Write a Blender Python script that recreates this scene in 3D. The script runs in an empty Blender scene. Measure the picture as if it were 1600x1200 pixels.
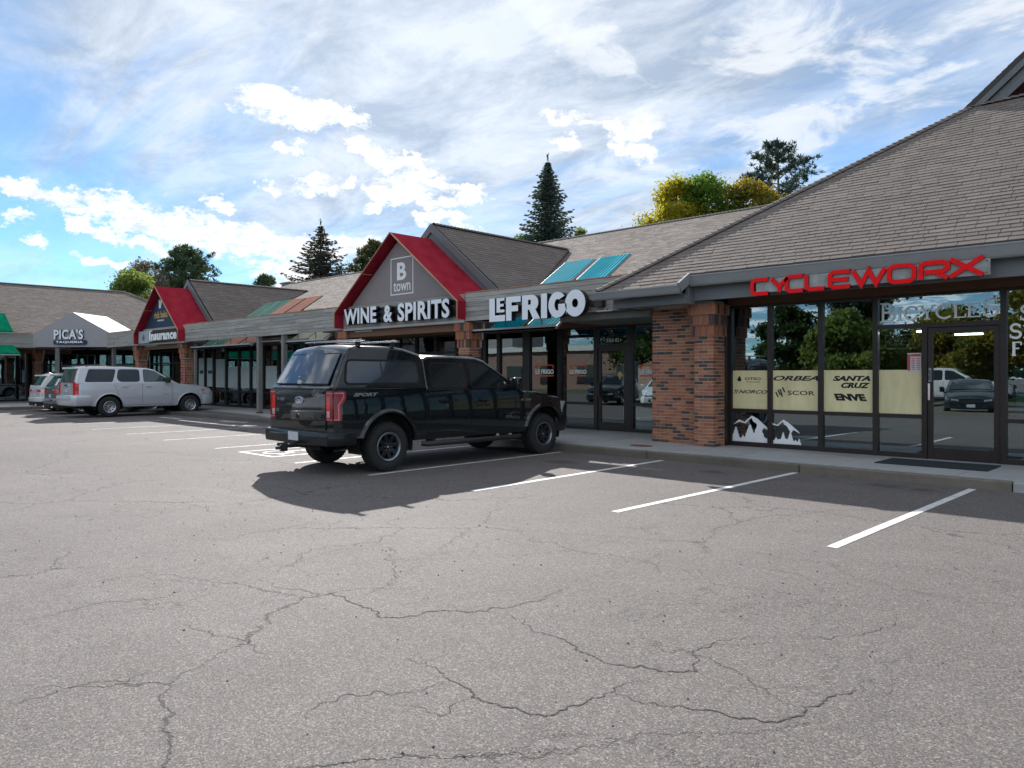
import bpy, bmesh, math, random
import numpy as np
from mathutils import Vector, Matrix
from mathutils.geometry import tessellate_polygon
R = math.radians
SC = bpy.context.scene
COL = SC.collection
rng = random.Random(7)

# ---------------------------------------------------------------- camera
cam_d = bpy.data.cameras.new('camera')
cam_d.sensor_width = 36.0
cam_d.lens = 36.0 * 1172 / 1600
cam_d.shift_y = -14 / 1600.0
cam_d.clip_start = 0.1
cam_d.clip_end = 2000
cam = bpy.data.objects.new('camera', cam_d)
COL.objects.link(cam)
YAW = 43.9
cam.location = (0, 0, 1.65)
cam.rotation_euler = (R(90), 0, R(YAW))
SC.camera = cam

# ---------------------------------------------------------------- light
SUN_EL = 30.0
SUN_DIR = Vector((-.82, .572, 0)).normalized()
SUN_AZ = math.atan2(SUN_DIR.x, SUN_DIR.y)      # clockwise from +Y is positive
sun_d = bpy.data.lights.new('sun', 'SUN')
sun_d.energy = 2.65
sun_d.angle = R(0.55)
sun_d.color = (1.0, .96, .91)
sun = bpy.data.objects.new('sun', sun_d)
COL.objects.link(sun)
sv = Vector((SUN_DIR.x * math.cos(R(SUN_EL)), SUN_DIR.y * math.cos(R(SUN_EL)), math.sin(R(SUN_EL))))
sun.rotation_euler = sv.to_track_quat('Z', 'Y').to_euler()
sun.location = (-30, 20, 40)

SC.view_settings.view_transform = 'Standard'
SC.view_settings.look = 'None'
SC.view_settings.gamma = 1
SC.view_settings.use_curve_mapping = False
SC.view_settings.exposure = 1.62
SC.render.engine = 'CYCLES'
SC.cycles.max_bounces = 8
SC.cycles.transparent_max_bounces = 24
SC.cycles.caustics_reflective = False
SC.cycles.caustics_refractive = False

# ---------------------------------------------------------------- node helpers
class NT:
    def __init__(s, tree):
        s.t = tree; s.n = tree.nodes; s.l = tree.links
    def node(s, typ, **kw):
        n = s.n.new(typ)
        for k, v in kw.items(): setattr(n, k, v)
        return n
    def inp(s, sock, v):
        if v is None: return
        if hasattr(v, 'is_linked') or isinstance(v, bpy.types.NodeSocket): s.l.new(v, sock)
        else:
            if isinstance(v, (tuple, list)) and len(v) == 3 and sock.type == 'RGBA': v = (*v, 1)
            sock.default_value = v
    def math(s, op, a, b=None, c=None, clamp=False):
        n = s.node('ShaderNodeMath', operation=op); n.use_clamp = clamp
        s.inp(n.inputs[0], a); s.inp(n.inputs[1], b); s.inp(n.inputs[2], c)
        return n.outputs[0]
    def vmath(s, op, a, b=None):
        n = s.node('ShaderNodeVectorMath', operation=op)
        s.inp(n.inputs[0], a)
        if b is not None: s.inp(n.inputs[1], b)
        return n.outputs[1] if op in ('LENGTH', 'DOT_PRODUCT') else n.outputs[0]
    def mapr(s, v, a, b, c=0, d=1, smooth=False):
        n = s.node('ShaderNodeMapRange')
        if smooth: n.interpolation_type = 'SMOOTHSTEP'
        s.inp(n.inputs[0], v); s.inp(n.inputs[1], a); s.inp(n.inputs[2], b); s.inp(n.inputs[3], c); s.inp(n.inputs[4], d)
        return n.outputs[0]
    def mix(s, f, a, b, blend='MIX'):
        n = s.node('ShaderNodeMix', data_type='RGBA', blend_type=blend)
        s.inp(n.inputs[0], f); s.inp(n.inputs[6], a); s.inp(n.inputs[7], b)
        return n.outputs[2]
    def noise(s, vec, scale, detail=4, rough=.55, dist=0, out=0):
        n = s.node('ShaderNodeTexNoise')
        s.inp(n.inputs['Vector'], vec); s.inp(n.inputs['Scale'], scale); s.inp(n.inputs['Detail'], detail)
        s.inp(n.inputs['Roughness'], rough); s.inp(n.inputs['Distortion'], dist)
        return n.outputs[out]
    def voro(s, vec, scale, feature='F1', out=0, rand=1):
        n = s.node('ShaderNodeTexVoronoi', feature=feature)
        s.inp(n.inputs['Vector'], vec); s.inp(n.inputs['Scale'], scale); s.inp(n.inputs['Randomness'], rand)
        return n.outputs[out]
    def ramp(s, v, stops):
        n = s.node('ShaderNodeValToRGB')
        e = n.color_ramp.elements
        while len(e) < len(stops): e.new(.5)
        for k, (p, c) in enumerate(stops): e[k].position = p; e[k].color = (*c, 1)
        s.inp(n.inputs[0], v); return n.outputs[0]
    def mapping(s, vec, loc=(0, 0, 0), rot=(0, 0, 0), scale=(1, 1, 1)):
        n = s.node('ShaderNodeMapping'); s.inp(n.inputs[0], vec)
        n.inputs[1].default_value = loc; n.inputs[2].default_value = rot; n.inputs[3].default_value = scale
        return n.outputs[0]
    def bump(s, h, strength=.3, dist=.01, normal=None):
        n = s.node('ShaderNodeBump'); s.inp(n.inputs['Strength'], strength); s.inp(n.inputs['Distance'], dist)
        s.inp(n.inputs['Height'], h); s.inp(n.inputs['Normal'], normal)
        return n.outputs[0]

# ---------------------------------------------------------------- world sky
world = bpy.data.worlds.new('World')
SC.world = world
world.use_nodes = True
W = NT(world.node_tree)
for n in list(W.n): W.n.remove(n)
wout = W.node('ShaderNodeOutputWorld'); bg = W.node('ShaderNodeBackground')
sky = W.node('ShaderNodeTexSky', sky_type='NISHITA')
sky.sun_disc = False
sky.sun_elevation = R(SUN_EL)
sky.sun_rotation = SUN_AZ
sky.altitude = 2600; sky.air_density = 1.0; sky.dust_density = .25; sky.ozone_density = 1.8
tc = W.node('ShaderNodeTexCoord').outputs['Generated']
sep = W.node('ShaderNodeSeparateXYZ'); W.l.new(tc, sep.inputs[0])
X, Y, Z = sep.outputs
zc = W.math('MAXIMUM', Z, 0.0)
den = W.math('ADD', zc, .12)
comb = W.node('ShaderNodeCombineXYZ')
W.l.new(W.math('DIVIDE', X, den), comb.inputs[0]); W.l.new(W.math('DIVIDE', Y, den), comb.inputs[1])
P = comb.outputs[0]
# azimuth / elevation in degrees, azimuth measured from the direction the facade recedes
az = W.math('MULTIPLY', W.math('ARCTAN2', X, Y), 180 / math.pi)
el = W.math('MULTIPLY', W.math('ARCSINE', Z), 180 / math.pi)
ae = W.node('ShaderNodeCombineXYZ'); W.l.new(az, ae.inputs[0]); W.l.new(el, ae.inputs[1])
AE = ae.outputs[0]
nA = W.noise(AE, .5, 9, .66, 0, 1)           # vector noise for ragged cloud edges
off = W.vmath('SUBTRACT', nA, (.5, .5, .5))
offs = W.node('ShaderNodeVectorMath', operation='SCALE'); W.l.new(off, offs.inputs[0]); offs.inputs[3].default_value = 3.6
AEw = W.vmath('ADD', AE, offs.outputs[0])
sepw = W.node('ShaderNodeSeparateXYZ'); W.l.new(AEw, sepw.inputs[0])
def ell(caz, cel, ra, re, rot=0):
    dx = W.math('SUBTRACT', sepw.outputs[0], caz); dy = W.math('SUBTRACT', sepw.outputs[1], cel)
    c, s_ = math.cos(R(rot)), math.sin(R(rot))
    u = W.math('DIVIDE', W.math('ADD', W.math('MULTIPLY', dx, c), W.math('MULTIPLY', dy, s_)), ra)
    v = W.math('DIVIDE', W.math('SUBTRACT', W.math('MULTIPLY', dy, c), W.math('MULTIPLY', dx, s_)), re)
    return W.math('ADD', W.math('MULTIPLY', u, u), W.math('MULTIPLY', v, v))
CL = [(-76.9, 11.9, 2.2, 0.6, -8), (-74.0, 11.5, 2.9, 0.9, -12), (-71.0, 10.8, 3.6, 1.2, -16), (-67.4, 10.1, 4.0, 1.5, -14), (-63.6, 9.5, 4.2, 1.5, -8), (-59.6, 9.1, 4.2, 1.2, -4), (-55.9, 9.7, 2.7, 0.8, 0), (-72.9, 9.7, 2.1, 0.5, -14), (-70.2, 8.9, 1.8, 0.5, -14), (-72.5, 7.6, 1.9, 0.5, -6), (-76.2, 8.7, 0.8, 0.5, 0), (-77.2, 10.1, 1.0, 0.5, -8), (-61.6, 19.0, 2.5, 1.2, -3), (-59.4, 18.8, 2.6, 1.3, -12), (-56.6, 18.5, 2.0, 0.8, -14), (-59.9, 16.2, 0.9, 0.5, -20), (-60.5, 16.3, 0.8, 0.5, 0), (-58.5, 13.7, 1.7, 0.8, -5), (-54.1, 16.1, 2.8, 0.8, -12), (-51.9, 15.8, 1.2, 0.5, -10), (-51.7, 14.0, 3.0, 1.2, 8), (-53.1, 13.3, 1.9, 0.8, 0), (-56.2, 14.3, 0.8, 0.5, 0), (-49.3, 13.0, 1.8, 0.5, 0), (-47.1, 13.7, 1.7, 0.5, -8), (-49.3, 11.9, 2.3, 0.5, 0), (-47.6, 11.1, 1.5, 0.5, -8), (-54.3, 12.4, 0.8, 0.5, 0), (-65.3, 11.9, 1.2, 0.5, -8), (-61.7, 13.4, 0.8, 0.5, 0), (-60.3, 7.7, 3.1, 0.7, 0), (-51.2, 15.3, 0.8, 0.5, 0), (-59.6, 6.8, 3.6, 0.8, 0), (-39.8, 17.2, 1.0, 0.5, 0), (-39.8, 18.8, 2.2, 0.5, -6), (-36.0, 17.8, 1.5, 0.7, -15), (-34.7, 16.5, 2.0, 0.7, -12), (-34.2, 17.8, 1.6, 0.6, 0)]
mind = None
for c in CL:
    e_ = ell(*c)
    mind = e_ if mind is None else W.math('MINIMUM', mind, e_)
cdet = W.noise(W.mapping(AE, scale=(.8, 1.7, 1)), .75, 10, .7)
cum = W.mapr(W.math('SUBTRACT', mind, W.math('MULTIPLY', W.math('SUBTRACT', cdet, .5), 5.0)), 1.25, .1, 0, 1, True)
cumc = W.mix(W.mapr(W.noise(W.mapping(AE, scale=(.7, 1.6, 1)), .9, 8, .65), .38, .62), (2.0, 2.12, 2.3), (3.1, 3.1, 3.12))
# general thin cloud everywhere
cir = W.noise(W.mapping(P, (3.1, 1.7, 0), (0, 0, R(35)), (.38, 1.35, 1)), 1.7, 11, .64, .8)
cir2 = W.noise(W.mapping(P, (7.1, 2.7, 0), (0, 0, R(-20)), (1, 1, 1)), .55, 4, .5, .3)
# cover grows towards the sun's side of the sky
veil = W.math('MULTIPLY', W.mapr(cir, .30, .72, 0, 1, True), W.mapr(cir2, .34, .60, .45, 1))
azb = W.math('ADD', W.mapr(az, -82, -40, -.20, .32), W.mapr(az, -92, -130, 0, .32))  # second term adds unseen veil behind the camera to fill the shade
elb = W.mapr(el, 8, 26, -.15, .16)
veil = W.math('ADD', veil, W.math('ADD', azb, elb), clamp=True)
veil = W.math('MULTIPLY', veil, W.mapr(el, 0, 12, .35, 1))
veil = W.math('ADD', veil, W.mapr(W.vmath('DOT_PRODUCT', tc, tuple(sv)), .80, .985, 0, .5, True), clamp=True)
# puffy bank in the higher northern sky
puff = W.noise(W.mapping(P, (1.3, 4.1, 0), (0, 0, R(20)), (1, 1, 1)), 3.2, 9, .62, .4)
pm = W.math('MULTIPLY', W.mapr(puff, .47, .60, 0, 1, True), W.math('MULTIPLY', W.mapr(az, -52, -32, 0, 1, True), W.mapr(el, 9, 18, 0, 1, True)))
pm2 = W.math('MULTIPLY', W.mapr(puff, .48, .60, 0, 1, True), W.mapr(Y, .1, -.2, 0, .8, True))  # bright cloud added behind the camera, unseen, to lift light on shaded fronts
skyc = sky.outputs[0]
hsv = W.node('ShaderNodeHueSaturation'); W.l.new(skyc, hsv.inputs['Color']); hsv.inputs['Saturation'].default_value = 1.12; hsv.inputs['Value'].default_value = 0.62
base = W.mix(1.0, hsv.outputs[0], (.42, .575, .62), 'MULTIPLY')
shade = W.noise(W.mapping(P, (0, 2, 0), (0, 0, R(30)), (.7, 1.2, 1)), 3.0, 9, .66, .4)
veilc = W.mix(W.mapr(shade, .38, .60), (1.08, 1.26, 1.5), (1.95, 2.08, 2.22))
col = W.mix(W.math('MULTIPLY', veil, .86), base, veilc)
col = W.mix(W.math('MULTIPLY', pm, .65), col, (2.4, 2.47, 2.54))
col = W.mix(pm2, col, (4.4, 4.6, 4.8))
col = W.mix(cum, col, cumc)
# brighter cloud around the sun, as thin cloud scatters it forward
sd = W.vmath('DOT_PRODUCT', tc, tuple(sv))
glow = W.math('MULTIPLY', W.math('POWER', W.math('MAXIMUM', sd, 0), 18), .35)
col2 = W.node('ShaderNodeVectorMath', operation='ADD'); W.l.new(col, col2.inputs[0])
gl = W.node('ShaderNodeCombineXYZ')
for k in range(3): W.l.new(glow, gl.inputs[k])
W.l.new(gl.outputs[0], col2.inputs[1])
W.l.new(col2.outputs[0], bg.inputs[0])
bg.inputs[1].default_value = 0.14
W.l.new(bg.outputs[0], wout.inputs[0])
world.cycles.sampling_method = 'MANUAL'
world.cycles.sample_map_resolution = 1024

# ---------------------------------------------------------------- materials
MATS = {}
def newmat(name):
    m = bpy.data.materials.new(name); m.use_nodes = True
    t = NT(m.node_tree); b = m.node_tree.nodes['Principled BSDF']
    MATS[name] = m
    return m, t, b
def objco(t): return t.node('ShaderNodeTexCoord').outputs['Object']
def geopos(t): return t.node('ShaderNodeNewGeometry').outputs['Position']
def simple(name, col, rough=.6, metal=0, var=.12, vscale=3.0, bump=0, bscale=40, coat=0, spec=.5, emit=None, es=0):
    m, t, b = newmat(name)
    p = geopos(t)
    n = t.noise(p, vscale, 6, .6)
    c = t.mix(t.mapr(n, .25, .75), tuple(x * (1 - var) for x in col), tuple(min(1, x * (1 + var)) for x in col))
    t.l.new(c, b.inputs['Base Color'])
    t.l.new(t.mapr(t.noise(p, vscale * 4, 3), .3, .7, rough * .88, min(1, rough * 1.12)), b.inputs['Roughness'])
    b.inputs['Metallic'].default_value = metal
    b.inputs['Coat Weight'].default_value = coat
    b.inputs['Coat Roughness'].default_value = .02
    b.inputs['Specular IOR Level'].default_value = spec
    if bump:
        t.l.new(t.bump(t.noise(p, bscale, 5, .6), bump, .01), b.inputs['Normal'])
    if emit:
        b.inputs['Emission Color'].default_value = (*emit, 1); b.inputs['Emission Strength'].default_value = es
    return m

# asphalt --------------------------------------------------------------
m, t, b = newmat('asphalt')
p = geopos(t)
big = t.noise(p, .16, 5, .55)
mid = t.noise(p, 1.1, 6, .65)
streak = t.noise(t.mapping(p, rot=(0, 0, R(12)), scale=(.12, .9, 1)), .9, 4, .6)
agg = t.voro(p, 140, 'F1', 1)
aggv = t.node('ShaderNodeSeparateColor'); t.l.new(agg, aggv.inputs[0])
agg2 = t.voro(p, 95, 'F1', 1)
aggv2 = t.node('ShaderNodeSeparateColor'); t.l.new(agg2, aggv2.inputs[0])
fine = t.noise(p, 55, 3, .7)
base = t.mix(t.mapr(big, .3, .7), (.103, .096, .095), (.158, .147, .145))
base = t.mix(t.mapr(mid, .35, .7, 0, .6), base, (.100, .092, .090))
base = t.mix(t.mapr(streak, .55, .75, 0, .35), base, (.18, .168, .164))
spk = t.ramp(aggv.outputs[0], [(0, (.30, .28, .27)), (.3, (.72, .69, .67)), (.72, (1.15, 1.1, 1.07)), (.9, (1.7, 1.6, 1.52)), (1, (2.6, 2.45, 2.3))])
base = t.mix(.74, base, spk, 'MULTIPLY')
spk2 = t.mapr(aggv2.outputs[1], .95, .98, 0, .5)
base = t.mix(spk2, base, (.34, .31, .28))
pink = t.mapr(aggv2.outputs[2], .9, .95, 0, .35)
base = t.mix(pink, base, (.21, .15, .13))
# crack network, only where noise allows
warp = t.node('ShaderNodeVectorMath', operation='SCALE'); t.l.new(t.vmath('SUBTRACT', t.noise(p, 1.7, 6, .7, 0, 1), (.5, .5, .5)), warp.inputs[0]); warp.inputs[3].default_value = .55
pw = t.vmath('ADD', p, warp.outputs[0])
d1 = t.voro(pw, .42, 'DISTANCE_TO_EDGE'); d2 = t.voro(pw, 1.25, 'DISTANCE_TO_EDGE')
mk = t.mapr(t.noise(p, .3, 3, .5), .44, .56)
mk2 = t.mapr(t.noise(t.mapping(p, (9, 4, 0)), .5, 3, .5), .5, .62)
wv = t.mapr(t.noise(p, 6, 3), .3, .7, .35, 1.4)
c1 = t.math('MULTIPLY', t.mapr(d1, 0, t.math('MULTIPLY', wv, .0065), 1, 0), mk)
c2 = t.math('MULTIPLY', t.mapr(d2, 0, t.math('MULTIPLY', wv, .0075), 1, 0), mk2)
cr = t.math('MAXIMUM', c1, t.math('MULTIPLY', c2, .6))
base = t.mix(t.math('MULTIPLY', cr, .8), base, (.035, .032, .03))
oil = t.math('MULTIPLY', t.mapr(t.noise(t.mapping(p, (5, 1, 0)), .9, 3), .66, .78), .45)
base = t.mix(oil, base, (.05, .047, .045))
for sx_, sy_, sr_ in ((-3.75, 11.9, .42), (-3.2, 11.85, .3), (-6.4, 11.6, .35), (-9.2, 10.9, .5), (-21.2, 10.4, .5), (-23.6, 9.6, .4)):
    dd = t.vmath('LENGTH', t.vmath('SUBTRACT', t.mapping(p, scale=(1, 1.4, 0)), (sx_, sy_ * 1.4, 0)))
    st_ = t.mapr(t.math('ADD', dd, t.math('MULTIPLY', t.math('SUBTRACT', t.noise(p, 5, 4, .7), .5), .7)), sr_ * .25, sr_, .62, 0, True)
    base = t.mix(st_, base, (.042, .038, .037))
t.l.new(base, b.inputs['Base Color'])
b.inputs['Roughness'].default_value = .88
b.inputs['Specular IOR Level'].default_value = .35
h = t.math('SUBTRACT', t.math('ADD', t.math('MULTIPLY', aggv.outputs[0], .5), fine), t.math('MULTIPLY', cr, 3))
bn = t.bump(h, .55, .006)
bn2 = t.bump(t.noise(p, 1.6, 4, .5), .35, .05, bn)
t.l.new(bn2, b.inputs['Normal'])

# line paint -----------------------------------------------------------
m, t, b = newmat('line_paint')
p = geopos(t)
n1 = t.noise(p, 45, 5, .75); n2 = t.noise(p, 3.5, 4, .6)
wear = t.mapr(t.math('ADD', n1, t.math('MULTIPLY', n2, .7)), .86, 1.08)
t.l.new(t.mix(wear, (.66, .66, .65), (.26, .245, .235)), b.inputs['Base Color'])
b.inputs['Roughness'].default_value = .7
t.l.new(t.bump(n1, .5, .005), b.inputs['Normal'])
m, t, b = newmat('worn_paint')
p = geopos(t)
n1 = t.noise(p, 30, 5, .75); n2 = t.noise(p, 3.5, 4, .6)
wear = t.mapr(t.math('ADD', n1, t.math('MULTIPLY', n2, .7)), .80, .98)
t.l.new(t.mix(wear, (.55, .55, .54), (.20, .188, .18)), b.inputs['Base Color'])
b.inputs['Roughness'].default_value = .75
simple('yellow_paint', (.52, .36, .07), .7, var=.3, vscale=9)
m, t, b = newmat('crack_fill')
t.l.new(t.mix(t.noise(geopos(t), 30), (.020, .018, .017), (.055, .05, .047)), b.inputs['Base Color']); b.inputs['Roughness'].default_value = .95

# concrete -------------------------------------------------------------
def concrete(name, c0, c1, bs=35):
    m, t, b = newmat(name)
    p = geopos(t)
    oi = t.node('ShaderNodeObjectInfo').outputs['Random']
    n = t.noise(p, .9, 6, .65); n2 = t.noise(p, 9, 5, .7)
    c = t.mix(t.mapr(n, .3, .7), c0, c1)
    c = t.mix(t.mapr(n2, .35, .75, 0, .35), c, tuple(x * .62 for x in c0))
    hv = t.node('ShaderNodeHueSaturation'); t.l.new(c, hv.inputs['Color']); t.l.new(t.mapr(oi, 0, 1, .9, 1.08), hv.inputs['Value'])
    t.l.new(hv.outputs[0], b.inputs['Base Color'])
    b.inputs['Roughness'].default_value = .85
    t.l.new(t.bump(t.noise(p, bs, 6, .7), .25, .006), b.inputs['Normal'])
concrete('concrete', (.31, .315, .315), (.42, .42, .415))
concrete('kerb_concrete', (.135, .115, .09), (.20, .175, .145))
concrete('old_stone', (.36, .34, .29), (.45, .43, .38))
concrete('joint', (.10, .095, .09), (.14, .13, .12))

# bricks ---------------------------------------------------------------
m, t, b = newmat('brick')
oi = t.node('ShaderNodeObjectInfo').outputs['Random']
at = t.node('ShaderNodeAttribute', attribute_name='rnd').outputs['Fac']
rv = t.math('FRACT', t.math('ADD', oi, at))
p = geopos(t)
c = t.ramp(rv, [(0, (.36, .115, .062)), (.20, (.45, .18, .085)), (.36, (.32, .11, .068)), (.50, (.48, .21, .10)), (.69, (.40, .15, .095)), (.70, (.065, .048, .045)), (.86, (.12, .072, .058)), (1, (.055, .045, .046))])
t.n[-1].color_ramp.interpolation = 'LINEAR'
c = t.mix(t.mapr(t.noise(p, 26, 5, .7), .35, .7, 0, .45), c, (.13, .055, .04))
c = t.mix(t.mapr(t.noise(p, 3, 4, .6), .62, .8, 0, .3), c, (.36, .31, .27))
t.l.new(c, b.inputs['Base Color']); b.inputs['Roughness'].default_value = .86
t.l.new(t.bump(t.noise(p, 90, 5, .7), .5, .004), b.inputs['Normal'])
m, t, b = newmat('mortar')
p = geopos(t)
t.l.new(t.mix(t.noise(p, 12, 5), (.46, .40, .34), (.58, .52, .45)), b.inputs['Base Color']); b.inputs['Roughness'].default_value = .95
t.l.new(t.bump(t.noise(p, 80, 4), .5, .004), b.inputs['Normal'])

# far brick (texture only, for the building seen in window reflections)
m, t, b = newmat('far_brick')
bt = t.node('ShaderNodeTexBrick'); t.l.new(t.mapping(geopos(t), rot=(R(90), 0, 0)), bt.inputs[0])
bt.inputs['Color1'].default_value = (.26, .13, .09, 1); bt.inputs['Color2'].default_value = (.19, .09, .065, 1); bt.inputs['Mortar'].default_value = (.3, .26, .22, 1); bt.inputs['Scale'].default_value = 2
t.l.new(bt.outputs[0], b.inputs['Base Color'])

# shingles -------------------------------------------------------------
def shingle_mat(name, cs):
    m, t, b = newmat(name)
    oi = t.node('ShaderNodeObjectInfo').outputs['Random']
    at = t.node('ShaderNodeAttribute', attribute_name='rnd').outputs['Fac']
    rv = t.math('FRACT', t.math('ADD', oi, at))
    p = geopos(t)
    c = t.ramp(rv, [(k / (len(cs) - 1), cs[k]) for k in range(len(cs))])
    c = t.mix(t.mapr(t.noise(p, 1.1, 5, .65), .35, .7, 0, .35), c, tuple(x * .7 for x in cs[0]))
    st = t.noise(t.mapping(p, rot=(0, 0, 0), scale=(2.2, .25, .25)), 1.0, 4, .6)
    c = t.mix(t.mapr(st, .52, .75, 0, .22), c, (.25, .23, .215))
    c = t.mix(t.mapr(t.noise(p, 120, 3, .8), .42, .75, 0, .4), c, (.27, .25, .235))
    t.l.new(c, b.inputs['Base Color']); b.inputs['Roughness'].default_value = .93; b.inputs['Specular IOR Level'].default_value = .3
    t.l.new(t.bump(t.noise(p, 130, 4, .8), .5, .005), b.inputs['Normal'])
shingle_mat('shingle', [(.132, .106, .092), (.172, .139, .120), (.146, .117, .102), (.196, .160, .141), (.154, .122, .107)])
simple('roof_deck', (.06, .052, .048), .95)

# weathered planks -----------------------------------------------------
def wood_mat(name, c0, c1, c2, rough=.85, dirn='x', scale=1):
    m, t, b = newmat(name)
    oi = t.node('ShaderNodeObjectInfo').outputs['Random']
    p = geopos(t)
    off = t.node('ShaderNodeCombineXYZ')
    for k in range(3): t.l.new(t.math('MULTIPLY', oi, 37.0), off.inputs[k])
    pp = t.vmath('ADD', p, off.outputs[0])
    sc = {'x': (.7, 9, 16), 'y': (9, .7, 16), 'z': (14, 14, .7)}[dirn]
    g = t.noise(t.mapping(pp, scale=tuple(x * scale for x in sc)), 2.0, 7, .7, .5)
    g2 = t.noise(pp, 1.3, 4, .6)
    c = t.mix(t.mapr(g, .32, .68), c0, c1)
    c = t.mix(t.mapr(g2, .5, .72, 0, .6), c, c2)
    c = t.mix(t.mapr(g, .62, .7, 0, .6), c, tuple(x * .45 for x in c0))
    hv = t.node('ShaderNodeHueSaturation'); t.l.new(c, hv.inputs['Color']); t.l.new(t.mapr(oi, 0, 1, .82, 1.16), hv.inputs['Value'])
    t.l.new(hv.outputs[0], b.inputs['Base Color']); b.inputs['Roughness'].default_value = rough
    t.l.new(t.bump(g, .6, .008), b.inputs['Normal'])
wood_mat('weathered_wood', (.21, .205, .195), (.47, .46, .43), (.40, .34, .24))
wood_mat('weathered_wood_y', (.17, .17, .165), (.38, .375, .355), (.33, .29, .22), dirn='y')
wood_mat('brown_beam', (.115, .052, .026), (.165, .078, .038), (.09, .042, .025), rough=.6)
wood_mat('grey_board', (.15, .163, .172), (.19, .205, .215), (.13, .142, .15), rough=.6)
wood_mat('grey_rake', (.13, .14, .15), (.17, .18, .19), (.12, .13, .14), rough=.6, dirn='y')
wood_mat('counter_wood', (.38, .22, .09), (.50, .31, .14), (.42, .25, .11), rough=.5)
simple('gutter_metal', (.215, .222, .222), .45, .0, var=.1)
simple('copper', (.42, .22, .13), .5, .3, var=.35, vscale=1.5)
simple('soffit', (.20, .20, .19), .8, var=.15)
simple('dark_frame', (.022, .019, .018), .38, .3, var=.15)
simple('bronze_frame', (.035, .026, .024), .38, .3, var=.15)
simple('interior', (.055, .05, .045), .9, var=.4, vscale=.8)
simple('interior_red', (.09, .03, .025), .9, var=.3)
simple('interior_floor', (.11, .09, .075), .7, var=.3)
simple('blind', (.46, .54, .52), .8, var=.08)
simple('post_metal', (.20, .20, .19), .55, .1, var=.2, vscale=5)
simple('rust', (.15, .06, .03), .9, var=.4, vscale=20)
simple('white_trim', (.42, .42, .40), .6, var=.12)
simple('taupe_panel', (.265, .235, .235), .75, var=.06)
simple('navy_panel', (.012, .035, .075), .55, var=.1)
simple('navy_sign', (.012, .025, .085), .4, var=.05)
simple('letter_white', (.84, .87, .92), .45, var=.05)
simple('letter_black', (.012, .012, .014), .4, var=.1)
simple('letter_red', (.85, .008, .012), .5, var=.10, vscale=7, spec=.15)
simple('letter_red_side', (.10, .004, .006), .5, var=.1)
simple('orange_vinyl', (.72, .10, .02), .5, var=.03)
simple('gold', (.60, .38, .11), .5, var=.05)
simple('decal_white', (.90, .91, .92), .6, var=.02)
simple('decal_dim', (.40, .46, .50), .6, var=.02)
simple('decal_black', (.008, .01, .008), .6, var=.02)
simple('sign_plate', (.30, .31, .30), .6, var=.35, vscale=6)
simple('insurance_plate', (.36, .40, .46), .5, var=.05)
simple('pica_face', (.33, .32, .335), .8, var=.04)
simple('white_fabric', (.78, .78, .77), .8, var=.06)
simple('door_mat', (.011, .022, .026), .95, var=.2, bump=.5, bscale=120)
simple('paper', (.62, .62, .64), .8, var=.03)
simple('paper_red', (.5, .10, .10), .8, var=.03)
simple('foliage_dark_base', (.02, .03, .02), .9)
simple('trunk_bark', (.085, .065, .05), .95, var=.35, vscale=8, bump=.8, bscale=20)
simple('concrete_white', (.62, .61, .58), .8)
simple('tube_light', (.8, .8, .8), .5, emit=(.9, 1, .95), es=3.0)
simple('warm_lamp', (.9, .5, .2), .5, emit=(1, .55, .15), es=2.2)
simple('rtu_metal', (.22, .22, .22), .6, var=.1)

def translucent_fabric(name, col, tcol, stripe=None, tw=.5, ribs=0):
    m, t, b = newmat(name)
    p = geopos(t)
    fd = t.noise(t.mapping(p, scale=(1, 1, .3)), 2.2, 6, .65)
    c = t.mix(t.mapr(fd, .3, .7), tuple(x * .78 for x in col), tuple(min(1, x * 1.08 + .012) for x in col))
    if ribs:
        wv = t.node('ShaderNodeTexWave', wave_type='BANDS', bands_direction='X'); t.l.new(p, wv.inputs[0]); wv.inputs['Scale'].default_value = ribs
        c = t.mix(t.mapr(wv.outputs['Fac'], .55, .95, 0, .5), c, tuple(min(1, x * 1.35 + .01) for x in col))
        t.l.new(t.bump(wv.outputs['Fac'], .5, .02), b.inputs['Normal'])
    t.l.new(c, b.inputs['Base Color']); b.inputs['Roughness'].default_value = .8; b.inputs['Specular IOR Level'].default_value = .02
    tr = t.node('ShaderNodeBsdfTranslucent'); tr.inputs[0].default_value = (*tcol, 1)
    mx = t.node('ShaderNodeMixShader'); mx.inputs[0].default_value = tw
    out = t.n['Material Output']
    t.l.new(b.outputs[0], mx.inputs[1]); t.l.new(tr.outputs[0], mx.inputs[2]); t.l.new(mx.outputs[0], out.inputs[0])
translucent_fabric('red_canvas', (.34, .018, .036), (.2, .008, .015), tw=.03)
translucent_fabric('panel_teal', (.0, .36, .46), (.0, .5, .65), tw=.25, ribs=2.4)
translucent_fabric('panel_green', (.22, .44, .35), (.16, .36, .26), tw=.45, ribs=2.4)
translucent_fabric('panel_orange', (.66, .33, .24), (.5, .2, .12), tw=.4, ribs=2.4)
translucent_fabric('panel_cream', (.66, .68, .56), (.55, .58, .45), tw=.45, ribs=2.4)
translucent_fabric('green_canvas', (.0, .27, .13), (.0, .3, .15), tw=.2)
translucent_fabric('window_shade', (.88, .77, .45), (.7, .6, .3), tw=.05)

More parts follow.
